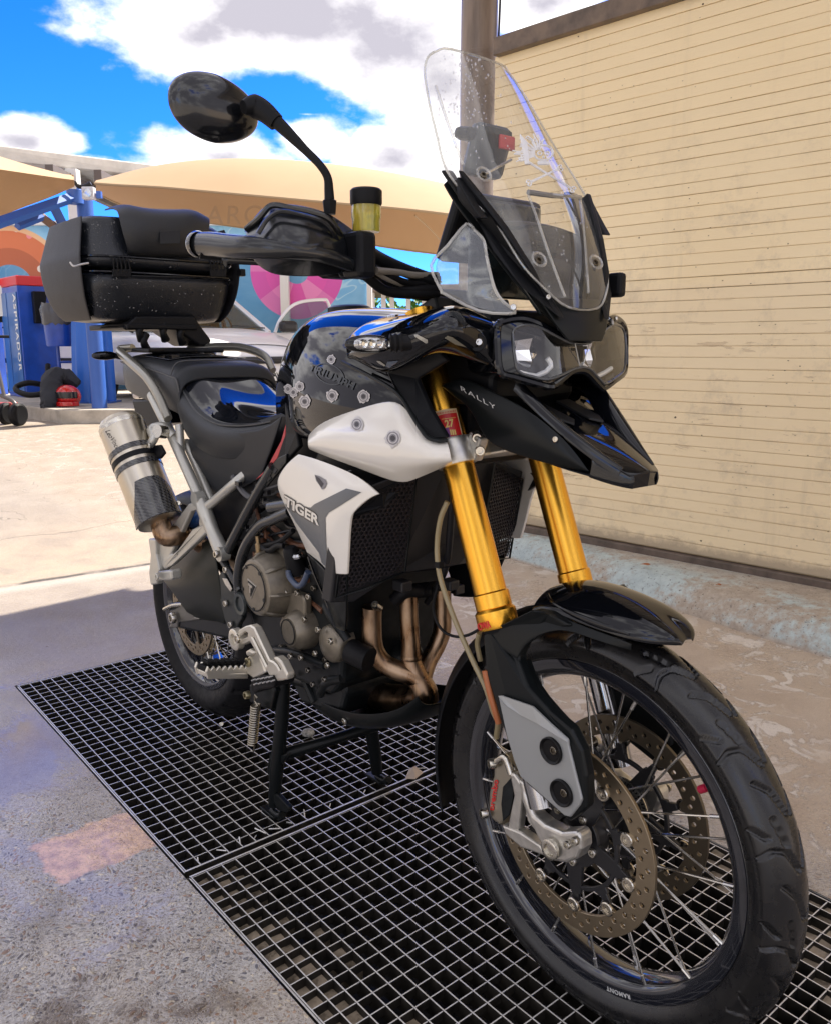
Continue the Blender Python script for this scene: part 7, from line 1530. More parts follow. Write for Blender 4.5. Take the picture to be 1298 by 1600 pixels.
def topcase():
    base = empty('t', (0, 0, 0)); bpy.data.objects.remove(base)
    SH = mat('case_shell', (.009, .011, .015), .34, bump=.35, bscale=260, rvar=.10, vscale=9); GR = mat('case_side_grey', (.020, .020, .023), .50, spec=.25, bump=.3, bscale=300, var=.15, vscale=30)
    yl, yr = -.240, .246; xf = -.215; dep = .40; xb = xf-dep
    ym = (yl+yr)/2; W = (yr-yl)/2
    def ring(z, w, f, b, r=.30):
        # rounded rectangle in plan, 36 points; w half width, f front inset, b rear inset
        out = []; cx = (xf-f+xb+b)/2; hx = (xf-f-xb-b)/2; n_ = 40
        for k in range(n_):
            a = 2*pi*k/n_; e = .42; out.append(V((cx+hx*math.copysign(abs(cos(a))**e, cos(a)), ym+w*math.copysign(abs(sin(a))**e, sin(a)), z)))
        return out
    def bodyof(name, lv, m, parent):
        rows = [ring(*l) for l in lv]
        return mesh(name, [v for r in rows for v in r], [(i*40+j, i*40+(j+1) % 40, (i+1)*40+(j+1) % 40, (i+1)*40+j) for i in range(len(rows)-1) for j in range(40)]+[tuple(range(40)), tuple((len(rows)-1)*40+j for j in reversed(range(40)))], m, parent, smooth=True, sub=1)
    zs = QX('A1', 650, 640, xf).z      # seam
    zt = QX('A1', 420, 365, xf-.03).z; zb = QX('A1', 500, 855, xf-.06).z
    zm = QX('A1', 400, 556, xf).z
    tc = bodyof('top_case', [(zb, W*.80, .06, .06), (zb+.012, W*.86, .04, .04), (zb+.06, W*.945, .018, .02), (zs-.012, W*.985, .002, .0), (zs, W*.99, 0, 0)], SH, BK); tc['label'] = 'black top case wet with drops'
    lid = bodyof('case_lid', [(zs+.002, W*.995, -.002, 0), (zm-.004, W*1.0, -.004, 0), (zm+.0, W*.99, .002, 0), (zt-.045, W*.93, .022, .02), (zt-.012, W*.89, .036, .04), (zt, W*.84, .055, .06)], SH, tc)
    # raised lip lines
    for z, g in ((zm, 1.004), (zs, 1.0)):
        tube('case_seam', [V((v.x*1.0+.002, ym+(v.y-ym)*g, v.z)) for v in ring(z, W*1.0, -.004, 0)], .0028, GLOSS, tc, seg=6, smooth=0, closed=True)
    # padded back rest block and strap guides on the front face
    p = [[QX('A1', *q) for q in r] for r in (
        [(515, 345, xf-.02), (570, 322, xf-.02), (620, 340, xf-.01), (720, 352, xf-.01), (830, 350, xf-.01), (870, 350, xf-.015), (925, 385, xf-.02)],
        [(525, 400, xf+.025), (575, 380, xf+.042), (640, 385, xf+.05), (720, 390, xf+.05), (800, 390, xf+.05), (865, 390, xf+.042), (928, 415, xf+.02)],
        [(545, 480, xf+.026), (590, 480, xf+.045), (650, 480, xf+.054), (720, 480, xf+.054), (800, 480, xf+.054), (860, 480, xf+.046), (920, 480, xf+.022)],
        [(565, 540, xf+.012), (600, 555, xf+.026), (660, 560, xf+.034), (730, 560, xf+.034), (800, 560, xf+.034), (860, 560, xf+.026), (905, 550, xf+.010)],
        [(560, 555, xf-.004), (600, 566, xf-.004), (660, 568, xf-.004), (730, 568, xf-.004), (800, 568, xf-.004), (860, 566, xf-.004), (905, 560, xf-.004)])]
    top = [v+V((-.10, 0, .004)) for v in p[0]]
    br = loft('backrest_pad', [top]+p, mat('pad_black', (.012, .013, .015), .5, bump=.3, bscale=300), tc, sub=2, solid=.004)
    for a, b in ((500, 570), (930, 990)):
        for k in range(5): x = a+(b-a)*k/4; tube('hinge_rib', [QX('A1', x-10, 568, xf+.006), QX('A1', x, 600, xf+.010), QX('A1', x+4, 650, xf+.006)], .0022, PLAST, tc, seg=6)
        slab('hinge', [QX('A1', a-8, 622, xf+.003), QX('A1', b+8, 622, xf+.003), QX('A1', b+4, 655, xf+.003), QX('A1', a-4, 655, xf+.003)], (.006, 0, 0), PLAST, tc, bevel=.001)
    tube('seam_bead', [QX('A1', 580, 650, xf+.002), QX('A1', 760, 655, xf+.002), QX('A1', 925, 655, xf+.002)], .0022, CHAR, tc, seg=6)
    for s, y0 in ((-1, yl+.004), (1, yr-.004)):
        # grey side cheek
        z0 = zb+.004; lv = [(z0, .085, .83), (zb+.02, .06, .885), (zb+.06, .035, .955), (zs-.02, .018, .998), (zm, .012, 1.008), (zm+.002, .018, .996), (zt-.05, .04, .935), (zt-.012, .055, .895)]
        loft('side_cheek', [[V((xf-i, ym+s*W*w, z)), V((xf-dep/2, ym+s*(W*w+.006), z)), V((xb+i, ym+s*W*w, z))] for z, i, w in lv], GR, tc, sub=1, solid=.004)
    la = [QX('D1', 590, 1130, xf+.004), QX('D1', 625, 1165, xf+.008), QX('D1', 690, 1150, xf+.010), QX('D1', 748, 1140, xf+.008)]
    tube('latch_glint', la, .0026, mat('satin_latch', (.55, .55, .56), .3, metal=.5), tc, seg=6)
    box('side_latch', (xf-.02, yr+.006, QX('A1', 1070, 635, xf).z), (.03, .018, .022), PLAST, tc, bevel=.003)
    slab('rear_badge', [QX('A1', 705, 455, xf+.055), QX('A1', 795, 450, xf+.055), QX('A1', 795, 508, xf+.055), QX('A1', 705, 510, xf+.055)], (.0015, 0, 0), CHAR, br, bevel=.0005)
    # carrier plate and adjusters between case and rack
    cb = slab('case_carrier', [QX('A1', *q, xf-.03) for q in [(540, 880), (600, 828), (860, 828), (885, 870), (935, 935), (925, 958), (885, 962), (770, 885), (560, 890)]], (-.20, 0, 0), PLAST, BK, bevel=.006)
    slab('carrier_deck', [V((xf-.02, -.12, zb-.02)), V((xf-.02, .10, zb-.02)), V((xb+.06, .10, zb-.02)), V((xb+.06, -.12, zb-.02))], (0, 0, .016), PLAST, cb, bevel=.004)
    for q in ((620, 900), (640, 940), (800, 915), (725, 900)): tube('carrier_foot', [QX('A1', q[0], q[1]-30, xf-.04), QX('A1', q[0]-6, q[1], xf-.03), QX('A1', q[0]+6, q[1]+35, xf-.04)], [.014, .010, .013], PLAST, cb, seg=10)
    rnd = random.Random(12); bm = bmesh.new(); bv = bvh_of([tc, lid])
    for k in range(300):
        x = rnd.uniform(235, 520) if k % 3 else rnd.uniform(560, 1050); y = rnd.uniform(370, 800) if k % 3 else rnd.uniform(560, 820); px = cc('A1', x, y); h = bv.ray_cast(CAML, localray(*px))
        if h[0] is None: continue
        r = bmesh.ops.create_icosphere(bm, subdivisions=1, radius=rnd.uniform(.0008, .0024)); bmesh.ops.translate(bm, verts=r['verts'], vec=h[0])
    finish('water_drops', bm, glassmat('water', (1, 1, 1)), tc, kind='stuff')
topcase()
# ---- frame, exhaust
def subframe():
    a6 = lambda l: QL('A6', l)
    for s in (-1, 1):
        T = (lambda v: v) if s < 0 else mir
        m = tube('rear_subframe', [T(v) for v in a6([(395, 70, -.135), (500, 280, -.150), (600, 500, -.160), (690, 700, -.165), (730, 800, -.167), (780, 930, -.168), (845, 1075, -.168)])], [.0135, .0135, .0135, .014, .019, .016, .019], SILV, BK, seg=16)
        tube('subframe_brace', [T(v) for v in a6([(730, 790, -.165), (800, 735, -.155), (915, 635, -.145), (985, 575, -.125)])], .0115, SILV, m, seg=14)
        tube('subframe_brace', [T(v) for v in a6([(570, 260, -.140), (575, 350, -.145), (580, 440, -.150)])], .011, SILV, m, seg=14)
        tube('subframe_brace', [T(v) for v in a6([(610, 365, -.125), (700, 570, -.130), (775, 745, -.140)])], .011, SILV, m, seg=14)
        for q in ((690, 725), (845, 1075), (745, 880)): c = T(Q('A6', *q, -.170)); lathe('frame_lug', [(-.012, .018), (.012, .018), (.012, 0)], c, (0, s, 0), SILV, m, seg=20)
        bolt('frame_bolt', T(Q('A6', 812, 1077, -.185)), (0, s, 0), .009, STEEL, m, .008)
        # pillion foot-rest hanger, a V of two flat arms
        M = planeM((0, 0, 0), (1, 0, 0), (0, 0, 1))
        if s < 0:
            h1 = slab('pillion_peg_hanger', a6([(625, 760, -.185), (690, 735, -.178), (700, 790, -.178), (640, 810, -.184), (515, 1075, -.200), (560, 1080, -.200), (470, 1170, -.205), (440, 1130, -.205), (440, 1010, -.205)]), (0, .016, 0), SILV, BK, bevel=.004)
            slab('hanger_arm', a6([(650, 920, -.190), (725, 885, -.182), (745, 905, -.182), (740, 945, -.182), (520, 1150, -.203), (470, 1178, -.205), (465, 1130, -.205), (560, 1050, -.20)]), (0, .016, 0), SILV, h1, bevel=.004)
            slab('heel_plate', a6([(370, 980, -.215), (415, 985, -.215), (420, 1080, -.215), (440, 1180, -.215), (425, 1270, -.215), (385, 1275, -.215), (375, 1200, -.215), (385, 1080, -.215)]), (0, .02, 0), SILV, h1, bevel=.004)
            slab('pillion_peg', a6([(410, 1205, -.26), (430, 1190, -.26), (515, 1180, -.245), (520, 1245, -.245), (405, 1250, -.26)]), (0, .03, 0), SILV, h1, bevel=.005); bolt('peg_pin', Q('A6', 430, 1222, -.263), (0, -1, 0), .009, SILV, h1, .004)
            slab('peg_shadow_pad', a6([(430, 965, -.20), (455, 955, -.20), (480, 1130, -.20), (440, 1180, -.20), (415, 1090, -.20)]), (0, .01, 0), CHAR, h1, bevel=.003)
subframe()
def exhaust():
    A = Q('A6', 190, 232, -.245); B = Q('A6', 452, 885, -.222); d = (B-A).normalized(); L = (B-A).length; r = .0595
    TI = mat('titanium_sleeve', (.56, .51, .42), .30, metal=1); CF = carbon()
    s_ = lathe('silencer', [(-.002, 0), (-.002, .034), (0, .036), (.002, r*.88), (.014, r*.99), (.02, r), (L-.02, r), (L-.004, r*.94), (L, r*.80), (L, 0)], A, d, TI, BK, seg=64); s_['label'] = 'brushed metal silencer with carbon heel guard'
    lathe('end_cap_ring', [(.016, r*1.006), (.020, r*1.015), (.026, r*1.015), (.030, r*1.004)], A, d, STEEL, s_, seg=64, caps=False)
    lathe('tail_pipe', [(-.008, .022), (-.010, .026), (-.0, .028)], A, d, STEEL, s_, seg=36, caps=False); lathe('tail_pipe_bore', [(-.009, .0215), (.02, .0215), (.02, 0)], A, d, mat('soot', (.01, .01, .01), .8), s_, seg=36, caps=False)
    m0 = (Q('A6', 330, 440, -.235)-A).dot(d)
    for k in (-.024, .0, .024): lathe('clamp_band', [(m0+k-.008, r*1.003), (m0+k-.008, r*1.03), (m0+k+.006, r*1.03), (m0+k+.006, r*1.003)], A, d, CF if k else PLAST, s_, seg=64, caps=False)
    bt = A+d*m0+V((.03, .052, .035)); slab('hanger_tongue', QL('A6', [(330, 400, -.205), (440, 385, -.200), (470, 440, -.195), (440, 475, -.200), (350, 480, -.21)]), (0, .01, 0), PLAST, s_, bevel=.003)
    tube('silencer_bracket', QL('A6', [(375, 400, -.21), (410, 340, -.20), (400, 290, -.19), (470, 280, -.17), (530, 330, -.155)]), [.010, .012, .015, .016, .012], SILV, s_, seg=12)
    lathe('bracket_boss', [(-.014, .017), (.014, .017), (.014, 0)], Q('A6', 452, 302, -.185), (.4, -1, .2), STEEL, s_, seg=20); bolt('bracket_bolt', Q('A6', 378, 395, -.215), (0, -1, 0), .009, STEEL, s_)
    bv = bvh_of([s_])
    text_on('silencer_script', 'LeoVince', cc('A6', 100, 300), cc('A6', 170, 420), 8, bv, mat('dark_engraving', (.03, .02, .02), .4), s_, shear=.3, lift=.0008)
    # carbon heel guard: polygon wrapped on the sleeve
    def a6(*a): return [cc('A6', x, y) for x, y in a]
    ux, uy, uz = frame(d)
    def ang(p): v = Q('A6', *p, -.28); return v
    rows = []
    ol = [(0, .55, 1.30), (.12, .30, 1.62), (.26, .20, 1.85), (.42, .02, 2.0), (.58, -.25, 2.05), (.74, -.5, 2.0), (.88, -.62, 1.9), (1.0, -.55, 1.7)]
    # angle measured round the sleeve from the side facing the viewer
    toc = (CAML-(A+d*L*.7)); toc = (toc-d*toc.dot(d)).normalized(); side = d.cross(toc)
    z0 = (Q('A6', 415, 525, -.24)-A).dot(d); z1 = L-.002
    for t, a0, a1 in [(0, -.35, .62), (.15, -.45, 1.0), (.32, -.58, 1.15), (.50, -.75, 1.22), (.68, -.98, 1.28), (.85, -1.25, 1.3), (1.0, -1.4, 1.25)]:
        row = []
        for k in range(9):
            a = (a0+(a1-a0)*k/8); rr = r*1.05+.004*(1-abs(k-4)/4); row.append(A+d*(z0+(z1-z0)*t)+(toc*cos(a)-side*sin(a))*rr)
        rows.append(row)
    hg = loft('heel_guard', rows, CF, s_, sub=2, solid=.004)
    hb = bvh_of([hg])
    for q in ((505, 597), (563, 757)): bolt('guard_bolt', Q('A6', *q, -.285) if False else (lambda h: h[0])(hb.ray_cast(CAML, localray(*cc('A6', *q)))) or V((0, 0, 0)), toc, .0068, STEEL, hg, .004)
    # link pipe towards the engine
    tube('link_pipe', [B-d*.01, B+d*.035, Q('A6', 560, 960, -.19), Q('A6', 640, 960, -.15), V((.42, -.10, .55))], .026, PIPE, s_, seg=24)
def carbon():
    m = bpy.data.materials.new('carbon_weave'); m.use_nodes = True; k = node_kit(m); P = k.map((1, 1, 1), rot=(.6, .3, .8))
    x, y, z = k.sep(P); s = 420
    a = k.m('SINE', k.m('MULTIPLY', k.m('ADD', x, z), s)); b = k.m('SINE', k.m('MULTIPLY', k.m('SUBTRACT', x, z), s)); w = k.m('GREATER_THAN', k.m('MULTIPLY', a, b), 0)
    k.ln(k.mix(w, (.012, .012, .013), (.06, .06, .06)), k.b.inputs['Base Color']); k.ln(k.m('ADD', .25, k.m('MULTIPLY', w, .15)), k.b.inputs['Roughness']); k.b.inputs['Coat Weight'].default_value = .8; k.b.inputs['Coat Roughness'].default_value = .08
    return m
exhaust()
# ---- engine, frame, radiator, exhaust headers
def engine():
    def xz(pts, y): return [V((x, y, z)) for x, z in pts]
    eb = slab('engine_block', xz([(.44, .52), (.44, .66), (.50, .74), (.60, .79), (.72, .80), (.80, .86), (.90, .90), (.95, .86), (.87, .70), (.85, .52), (.84, .44), (.80, .40), (.62, .385), (.50, .43)], -.135), (0, .27, 0), ENGD, BK, bevel=.012, bseg=3)
    slab('cylinder_head', xz([(.70, .78), (.80, .93), (.93, .95), (.985, .90), (.97, .78)], -.150), (0, .30, 0), ENGD, eb, bevel=.01)
    slab('airbox', xz([(.30, .76), (.30, .93), (.50, .96), (.95, 1.06), (1.08, 1.05), (1.06, .93), (.90, .90), (.70, .80), (.45, .74)], -.115), (0, .23, 0), PLAST, BK, bevel=.01)
    box('head_pipe_shroud', (1.11, 0, 1.02), (.09, .15, .20), PLAST, BK, bevel=.01)
    D = lambda l, y: [Q('D5', a, b, y) for a, b in l]
    # clutch cover: round, stepped, facing out
    c = Q('D5', 235, 640, -.205)
    cl = lathe('clutch_cover', [(0, 0), (0, .049), (-.0025, .051), (-.0025, .056), (-.006, .0625), (-.020, .068), (-.050, .076), (-.085, .078), (-.10, .078)], c, YH, ENG, BK, seg=72)
    cl['label'] = 'bronze-grey round clutch cover with triangular badge'
    for k in range(5):
        a = 2*pi*k/5+.9; lathe('cover_notch', [(0, .0045), (.0015, .0045), (.0015, 0)], c+V((.0495*cos(a), -.0005, .0495*sin(a))), YH, ENGD, cl, seg=12)
    tube('cover_ring', [c+V((.0515*cos(a), -.0008, .0515*sin(a))) for a in [2*pi*k/60 for k in range(60)]], .0013, ENGD, cl, seg=6, smooth=0, closed=True)
    # raised ribs over the shoulder
    for a in (-.9, -.1, .75, 1.7, 2.6):
        tube('cover_rib', [c+V((.060*cos(a), .006, .060*sin(a))), c+V((.069*cos(a), .022, .069*sin(a))), c+V((.0765*cos(a), .05, .0765*sin(a)))], [.004, .006, .003], ENG, cl, seg=8)
    tri = D([(172, 545), (262, 625), (210, 752)], -.2065); slab('badge', tri, (0, .002, 0), mat('badge_silver', (.50, .48, .43), .3, metal=.9), cl, bevel=.0006)
    slab('badge_field', [v.lerp((tri[0]+tri[1]+tri[2])/3, .22)+V((0, -.0012, 0)) for v in tri], (0, .002, 0), ENGD, cl, bevel=0)
    cen = (tri[0]+tri[1]+tri[2])/3
    slab('badge_letter', [cen+V((x_, -.0030, z_)) for x_, z_ in ((-.008, .010), (.009, .006), (.008, .001), (.002, .002), (-.001, -.012), (-.005, -.011), (-.003, .004), (-.008, .005))], (0, .002, 0), MATS['badge_silver'], cl, bevel=0)
    # casing behind, joining flange with bolts
    fl = slab('crankcase_cover', D([(95, 420), (170, 250), (300, 180), (440, 130), (600, 200), (640, 420), (560, 640), (520, 900), (400, 990), (280, 1000), (150, 880), (90, 640)], -.125), (0, .03, 0), ENG, BK, bevel=.005)
    slab('crankcase_shoulder', D([(440, 200), (520, 190), (600, 330), (600, 560), (540, 640), (460, 560), (470, 330)], -.150), (0, .04, 0), ENG, fl, bevel=.006)
    # clutch release arm and cable
    tube('clutch_arm', D([(300, 215), (380, 270), (470, 215), (540, 215)], -.165), [.009, .008, .006, .006], PLAST, fl, seg=10, flat=.6)
    lathe('release_shaft', [(0, .012), (.012, .012), (.014, .008), (.032, .008), (.034, .005), (.05, .005), (.052, 0)], Q('D5', 305, 330, -.165), (0, -.1, 1), mat('zinc_gold', (.35, .26, .15), .35, metal=1), fl, seg=20)
    tube('clutch_cable', D([(300, 215), (420, 195), (520, 160), (640, 60)], -.16), .006, RUB, fl, seg=8)
    tube('cable_wire', D([(560, 250), (590, 400), (600, 470)], -.17), .0022, STEEL, fl, seg=6)
    tube('breather_hose', D([(590, 460), (600, 520), (640, 580), (690, 620), (740, 590), (790, 480)], -.175), .0065, mat('blue_grey_hose', (.05, .07, .12), .3), fl, seg=10)
    lathe('oil_filler', [(0, .021), (.02, .0205), (.055, .016), (.060, .012), (.060, 0)], Q('D5', 690, 480, -.150), (0, -.35, 1), RUB, fl, seg=28)
    lathe('filler_bolt', [(0, .012), (.004, .012), (.008, .008), (.009, 0)], Q('D5', 692, 322, -.165), (0, -.35, 1), CHROME, fl, seg=24)
    # middle cover (tall plate with domed lower end)
    mc = slab('alternator_cover', D([(560, 640), (640, 610), (700, 680), (770, 700), (800, 760), (790, 1080), (740, 1200), (690, 1300), (600, 1290), (530, 1150), (495, 1000), (540, 880)], -.140), (0, .03, 0), ENG, BK, bevel=.004)
    slab('cover_step', D([(590, 700), (640, 690), (735, 720), (755, 770), (750, 1060), (730, 1100), (660, 1110), (640, 980), (560, 890), (570, 800)], -.158), (0, .02, 0), ENG, mc, bevel=.006, bseg=3)
    c2 = Q('D5', 585, 1090, -.185); lathe('cover_dome', [(0, 0), (0, .024), (-.002, .026), (-.002, .031), (-.008, .038), (-.03, .044), (-.05, .045)], c2, YH, ENG, mc, seg=56)
    tube('dome_ring', [c2+V((.027*cos(a), -.0004, .027*sin(a))) for a in [2*pi*k/40 for k in range(40)]], .0012, ENGD, mc, seg=6, smooth=0, closed=True)
    for q in ((575, 680), (690, 690), (760, 955), (755, 1135), (725, 1345), (620, 1330), (805, 725)): bolt('cover_bolt', Q('D5', *q, -.162), YH, .0065, STEEL, mc, .006)
    # small round water-pump cover in front
    c3 = Q('D5', 960, 1225, -.160); wp = lathe('pump_cover', [(0, 0), (-.001, .012), (-.004, .025), (-.008, .034), (-.012, .038), (-.02, .040), (-.05, .040)], c3, YH, ENG, BK, seg=56)
    for q in ((900, 1060), (1025, 1180), (868, 1305), (992, 1425)): bolt('pump_bolt', Q('D5', *q, -.165), YH, .0068, STEEL, wp, .006)
    lathe('pump_hose', [(0, .025), (.05, .025)], c3+V((.045, .03, -.005)), (1, .3, -.2), RUB, wp, seg=20)
    slab('oil_pan', xz([(.56, .40), (.58, .47), (.80, .47), (.82, .40), (.80, .345), (.64, .32)], -.11), (0, .22, 0), ENGD, eb, bevel=.01)
    rnd = random.Random(21)
    # ribs, unions and clutter low on the case
    for k in range(12):
        c = V((rnd.uniform(.62, .84), -.142, rnd.uniform(.40, .56))); bolt('case_bolt', c, YH, .006, mat('bolt_dull', (.30, .28, .24), .3, metal=1), eb, .006)
    for a, b, r in (((.58, -.14, .44), (.80, -.145, .47), .009), ((.74, -.12, .38), (.84, -.13, .45), .010), ((.80, -.14, .60), (.86, -.13, .54), .010)):
        tube('coolant_pipe', [V(a), (V(a)+V(b))/2+V((0, -.01, .012)), V(b)], r, ENGD, eb, seg=12)
    lathe('oil_filter', [(0, .034), (.05, .034), (.058, .028), (.058, 0)], V((.82, .03, .47)), (1, -.1, -.1), ENGD, eb, seg=32)
engine()
def frame_tubes():
    a7 = lambda l: QL('A7', l)
    fm = mat('frame_black', (.018, .020, .021), .24, coat=.3)
    for s in (-1, 1):
        T = (lambda v: v) if s < 0 else mir
        f = tube('main_frame', [T(v) for v in a7([(390, 340, -.165), (300, 380, -.168), (235, 410, -.168), (170, 490, -.168), (130, 580, -.166), (112, 690, -.162), (118, 780, -.158)])], .0125, fm, BK, seg=14)
        tube('frame_rail', [T(v) for v in a7([(300, 100, -.155), (205, 260, -.158), (120, 420, -.160), (50, 560, -.160)])], .0125, fm, f, seg=14)
        tube('frame_rail', [T(v) for v in a7([(20, 590, -.165), (70, 670, -.165), (122, 760, -.162)])], .0085, fm, f, seg=12)
        tube('frame_rail', [T(V(v)) for v in ((1.06, -.06, 1.0), (.93, -.13, .90), (.78, -.15, .82), (.62, -.155, .78))], .016, fm, f, seg=14)
        # side stand / foot plate casting
        if s < 0:
            hp = slab('footpeg_plate', QL('C1', [(610, 90, -.168), (640, 60, -.168), (700, 210, -.168), (770, 225, -.166), (790, 360, -.165), (790, 430, -.165), (760, 480, -.165), (745, 560, -.165), (690, 555, -.167), (650, 430, -.168), (610, 250, -.168)]), (0, .014, 0), mat('plate_dark_green', (.022, .027, .027), .35, metal=.3), BK, bevel=.003)
            slab('plate_window', QL('C1', [(636, 118, -.1695), (672, 122, -.1695), (712, 200, -.1695), (700, 222, -.1695), (660, 170, -.1695)]), (0, .002, 0), ALU, hp, bevel=.0005)
            cb = Q('C1', 768, 320, -.170); lathe('pivot_bore', [(-.01, 0), (-.01, .016), (0, .018), (.001, .026), (-.004, .028)], cb, YH, mat('pivot_grey', (.06, .07, .07), .3, metal=.5), hp, seg=32)
            for q in ((668, 315), (706, 480), (668, 50)): bolt('plate_bolt', Q('C1', *q, -.170), YH, .0085, STEEL, hp, .006)
frame_tubes()
def swingarm():
    sw = slab('swingarm', [V((x, -.125, z)) for x, z in ((-.055, .395), (-.055, .345), (.02, .335), (.22, .37), (.40, .40), (.52, .44), (.53, .54), (.46, .60), (.36, .56), (.2, .46), (.05, .41))], (0, .035, 0), SATIN, BK, bevel=.01)
    slab('swingarm_far', [V((x, .09, z)) for x, z in ((-.055, .395), (-.055, .345), (.02, .335), (.22, .37), (.40, .40), (.52, .44), (.53, .54), (.46, .60), (.2, .46), (.05, .41))], (0, .035, 0), SATIN, sw, bevel=.01)
    # dark scoop-shaped guard by the silencer, olive sheen
    g = [[Q('C1', *p) for p in r] for r in ([(150, 110, -.13), (250, 20, -.14), (330, -60, -.145), (450, -150, -.15), (560, -200, -.155)], [(200, 165, -.15), (300, 140, -.165), (400, 60, -.175), (500, 20, -.175), (590, 0, -.17)], [(260, 250, -.150), (360, 260, -.165), (460, 200, -.175), (560, 200, -.175), (620, 180, -.17)], [(330, 340, -.14), (430, 380, -.150), (520, 380, -.16), (600, 400, -.165), (650, 420, -.165)], [(380, 420, -.12), (460, 440, -.125), (540, 450, -.13), (610, 460, -.135), (660, 480, -.14)])]
    loft('swingarm_guard', g, mat('olive_black_guard', (.010, .012, .009), .42, spec=.22), BK, sub=2, solid=.004)
    tube('heat_shield_edge', QL('C1', [(600, -180, -.15), (700, 60, -.15), (770, 220, -.155)]), .005, SATIN, sw, seg=8)
    # axle block, caliper carrier and brake caliper
    ab = slab('axle_block', QL('C1', [(225, 370, -.130), (255, 365, -.130), (340, 310, -.130), (415, 375, -.130), (415, 420, -.130), (460, 430, -.130), (450, 445, -.130), (290, 465, -.130), (285, 505, -.130), (215, 505, -.130), (235, 470, -.130)]), (0, .02, 0), mat('axle_block_grey', (.16, .155, .14), .35, metal=.7), BK, bevel=.003)
    tube('adjuster', QL('C1', [(185, 360, -.135), (250, 330, -.135), (330, 320, -.13)]), .006, STEEL, ab, seg=8)
    bolt('axle_nut', Q('C1', 262, 425, -.137), YH, .016, STEEL, ab, .012)
    box('rear_caliper', (.085, -.09, .455), (.10, .05, .055), mat('caliper_nickel', (0, 0, 0)), BK, bevel=.008)
    tube('rear_shock', [V((.46, 0, .80)), V((.43, 0, .48))], .045, ENGD, BK, smooth=0, seg=20)
    pts = [V((.46-.03*t, .0, .78-.28*t))+V((.05*cos(2*pi*7*t), .05*sin(2*pi*7*t), 0)) for t in [k/90 for k in range(91)]]
    tube('shock_spring', pts, .006, mat('spring_black', (.03, .03, .03), .3), BK, seg=6, smooth=0)
    box('battery_tray', (.36, 0, .74), (.26, .24, .20), PLAST, BK, bevel=.01)
    tube('blue_hose', QL('A6', [(630, 900, -.14), (680, 850, -.14), (720, 830, -.13)]), .02, mat('blue_hose', (.02, .08, .25), .3), BK, seg=12)
    # chain along the far side
    pts = [V((.105*cos(a), .095, .372+.105*sin(a))) for a in [radians(90+10*k) for k in range(19)]]+[V((.55, .095, .46)), V((.58, .095, .50)), V((.55, .095, .54))]
    tube('drive_chain', pts, .006, ENGD, BK, seg=6, smooth=0, closed=True, flat=1.6)
swingarm()
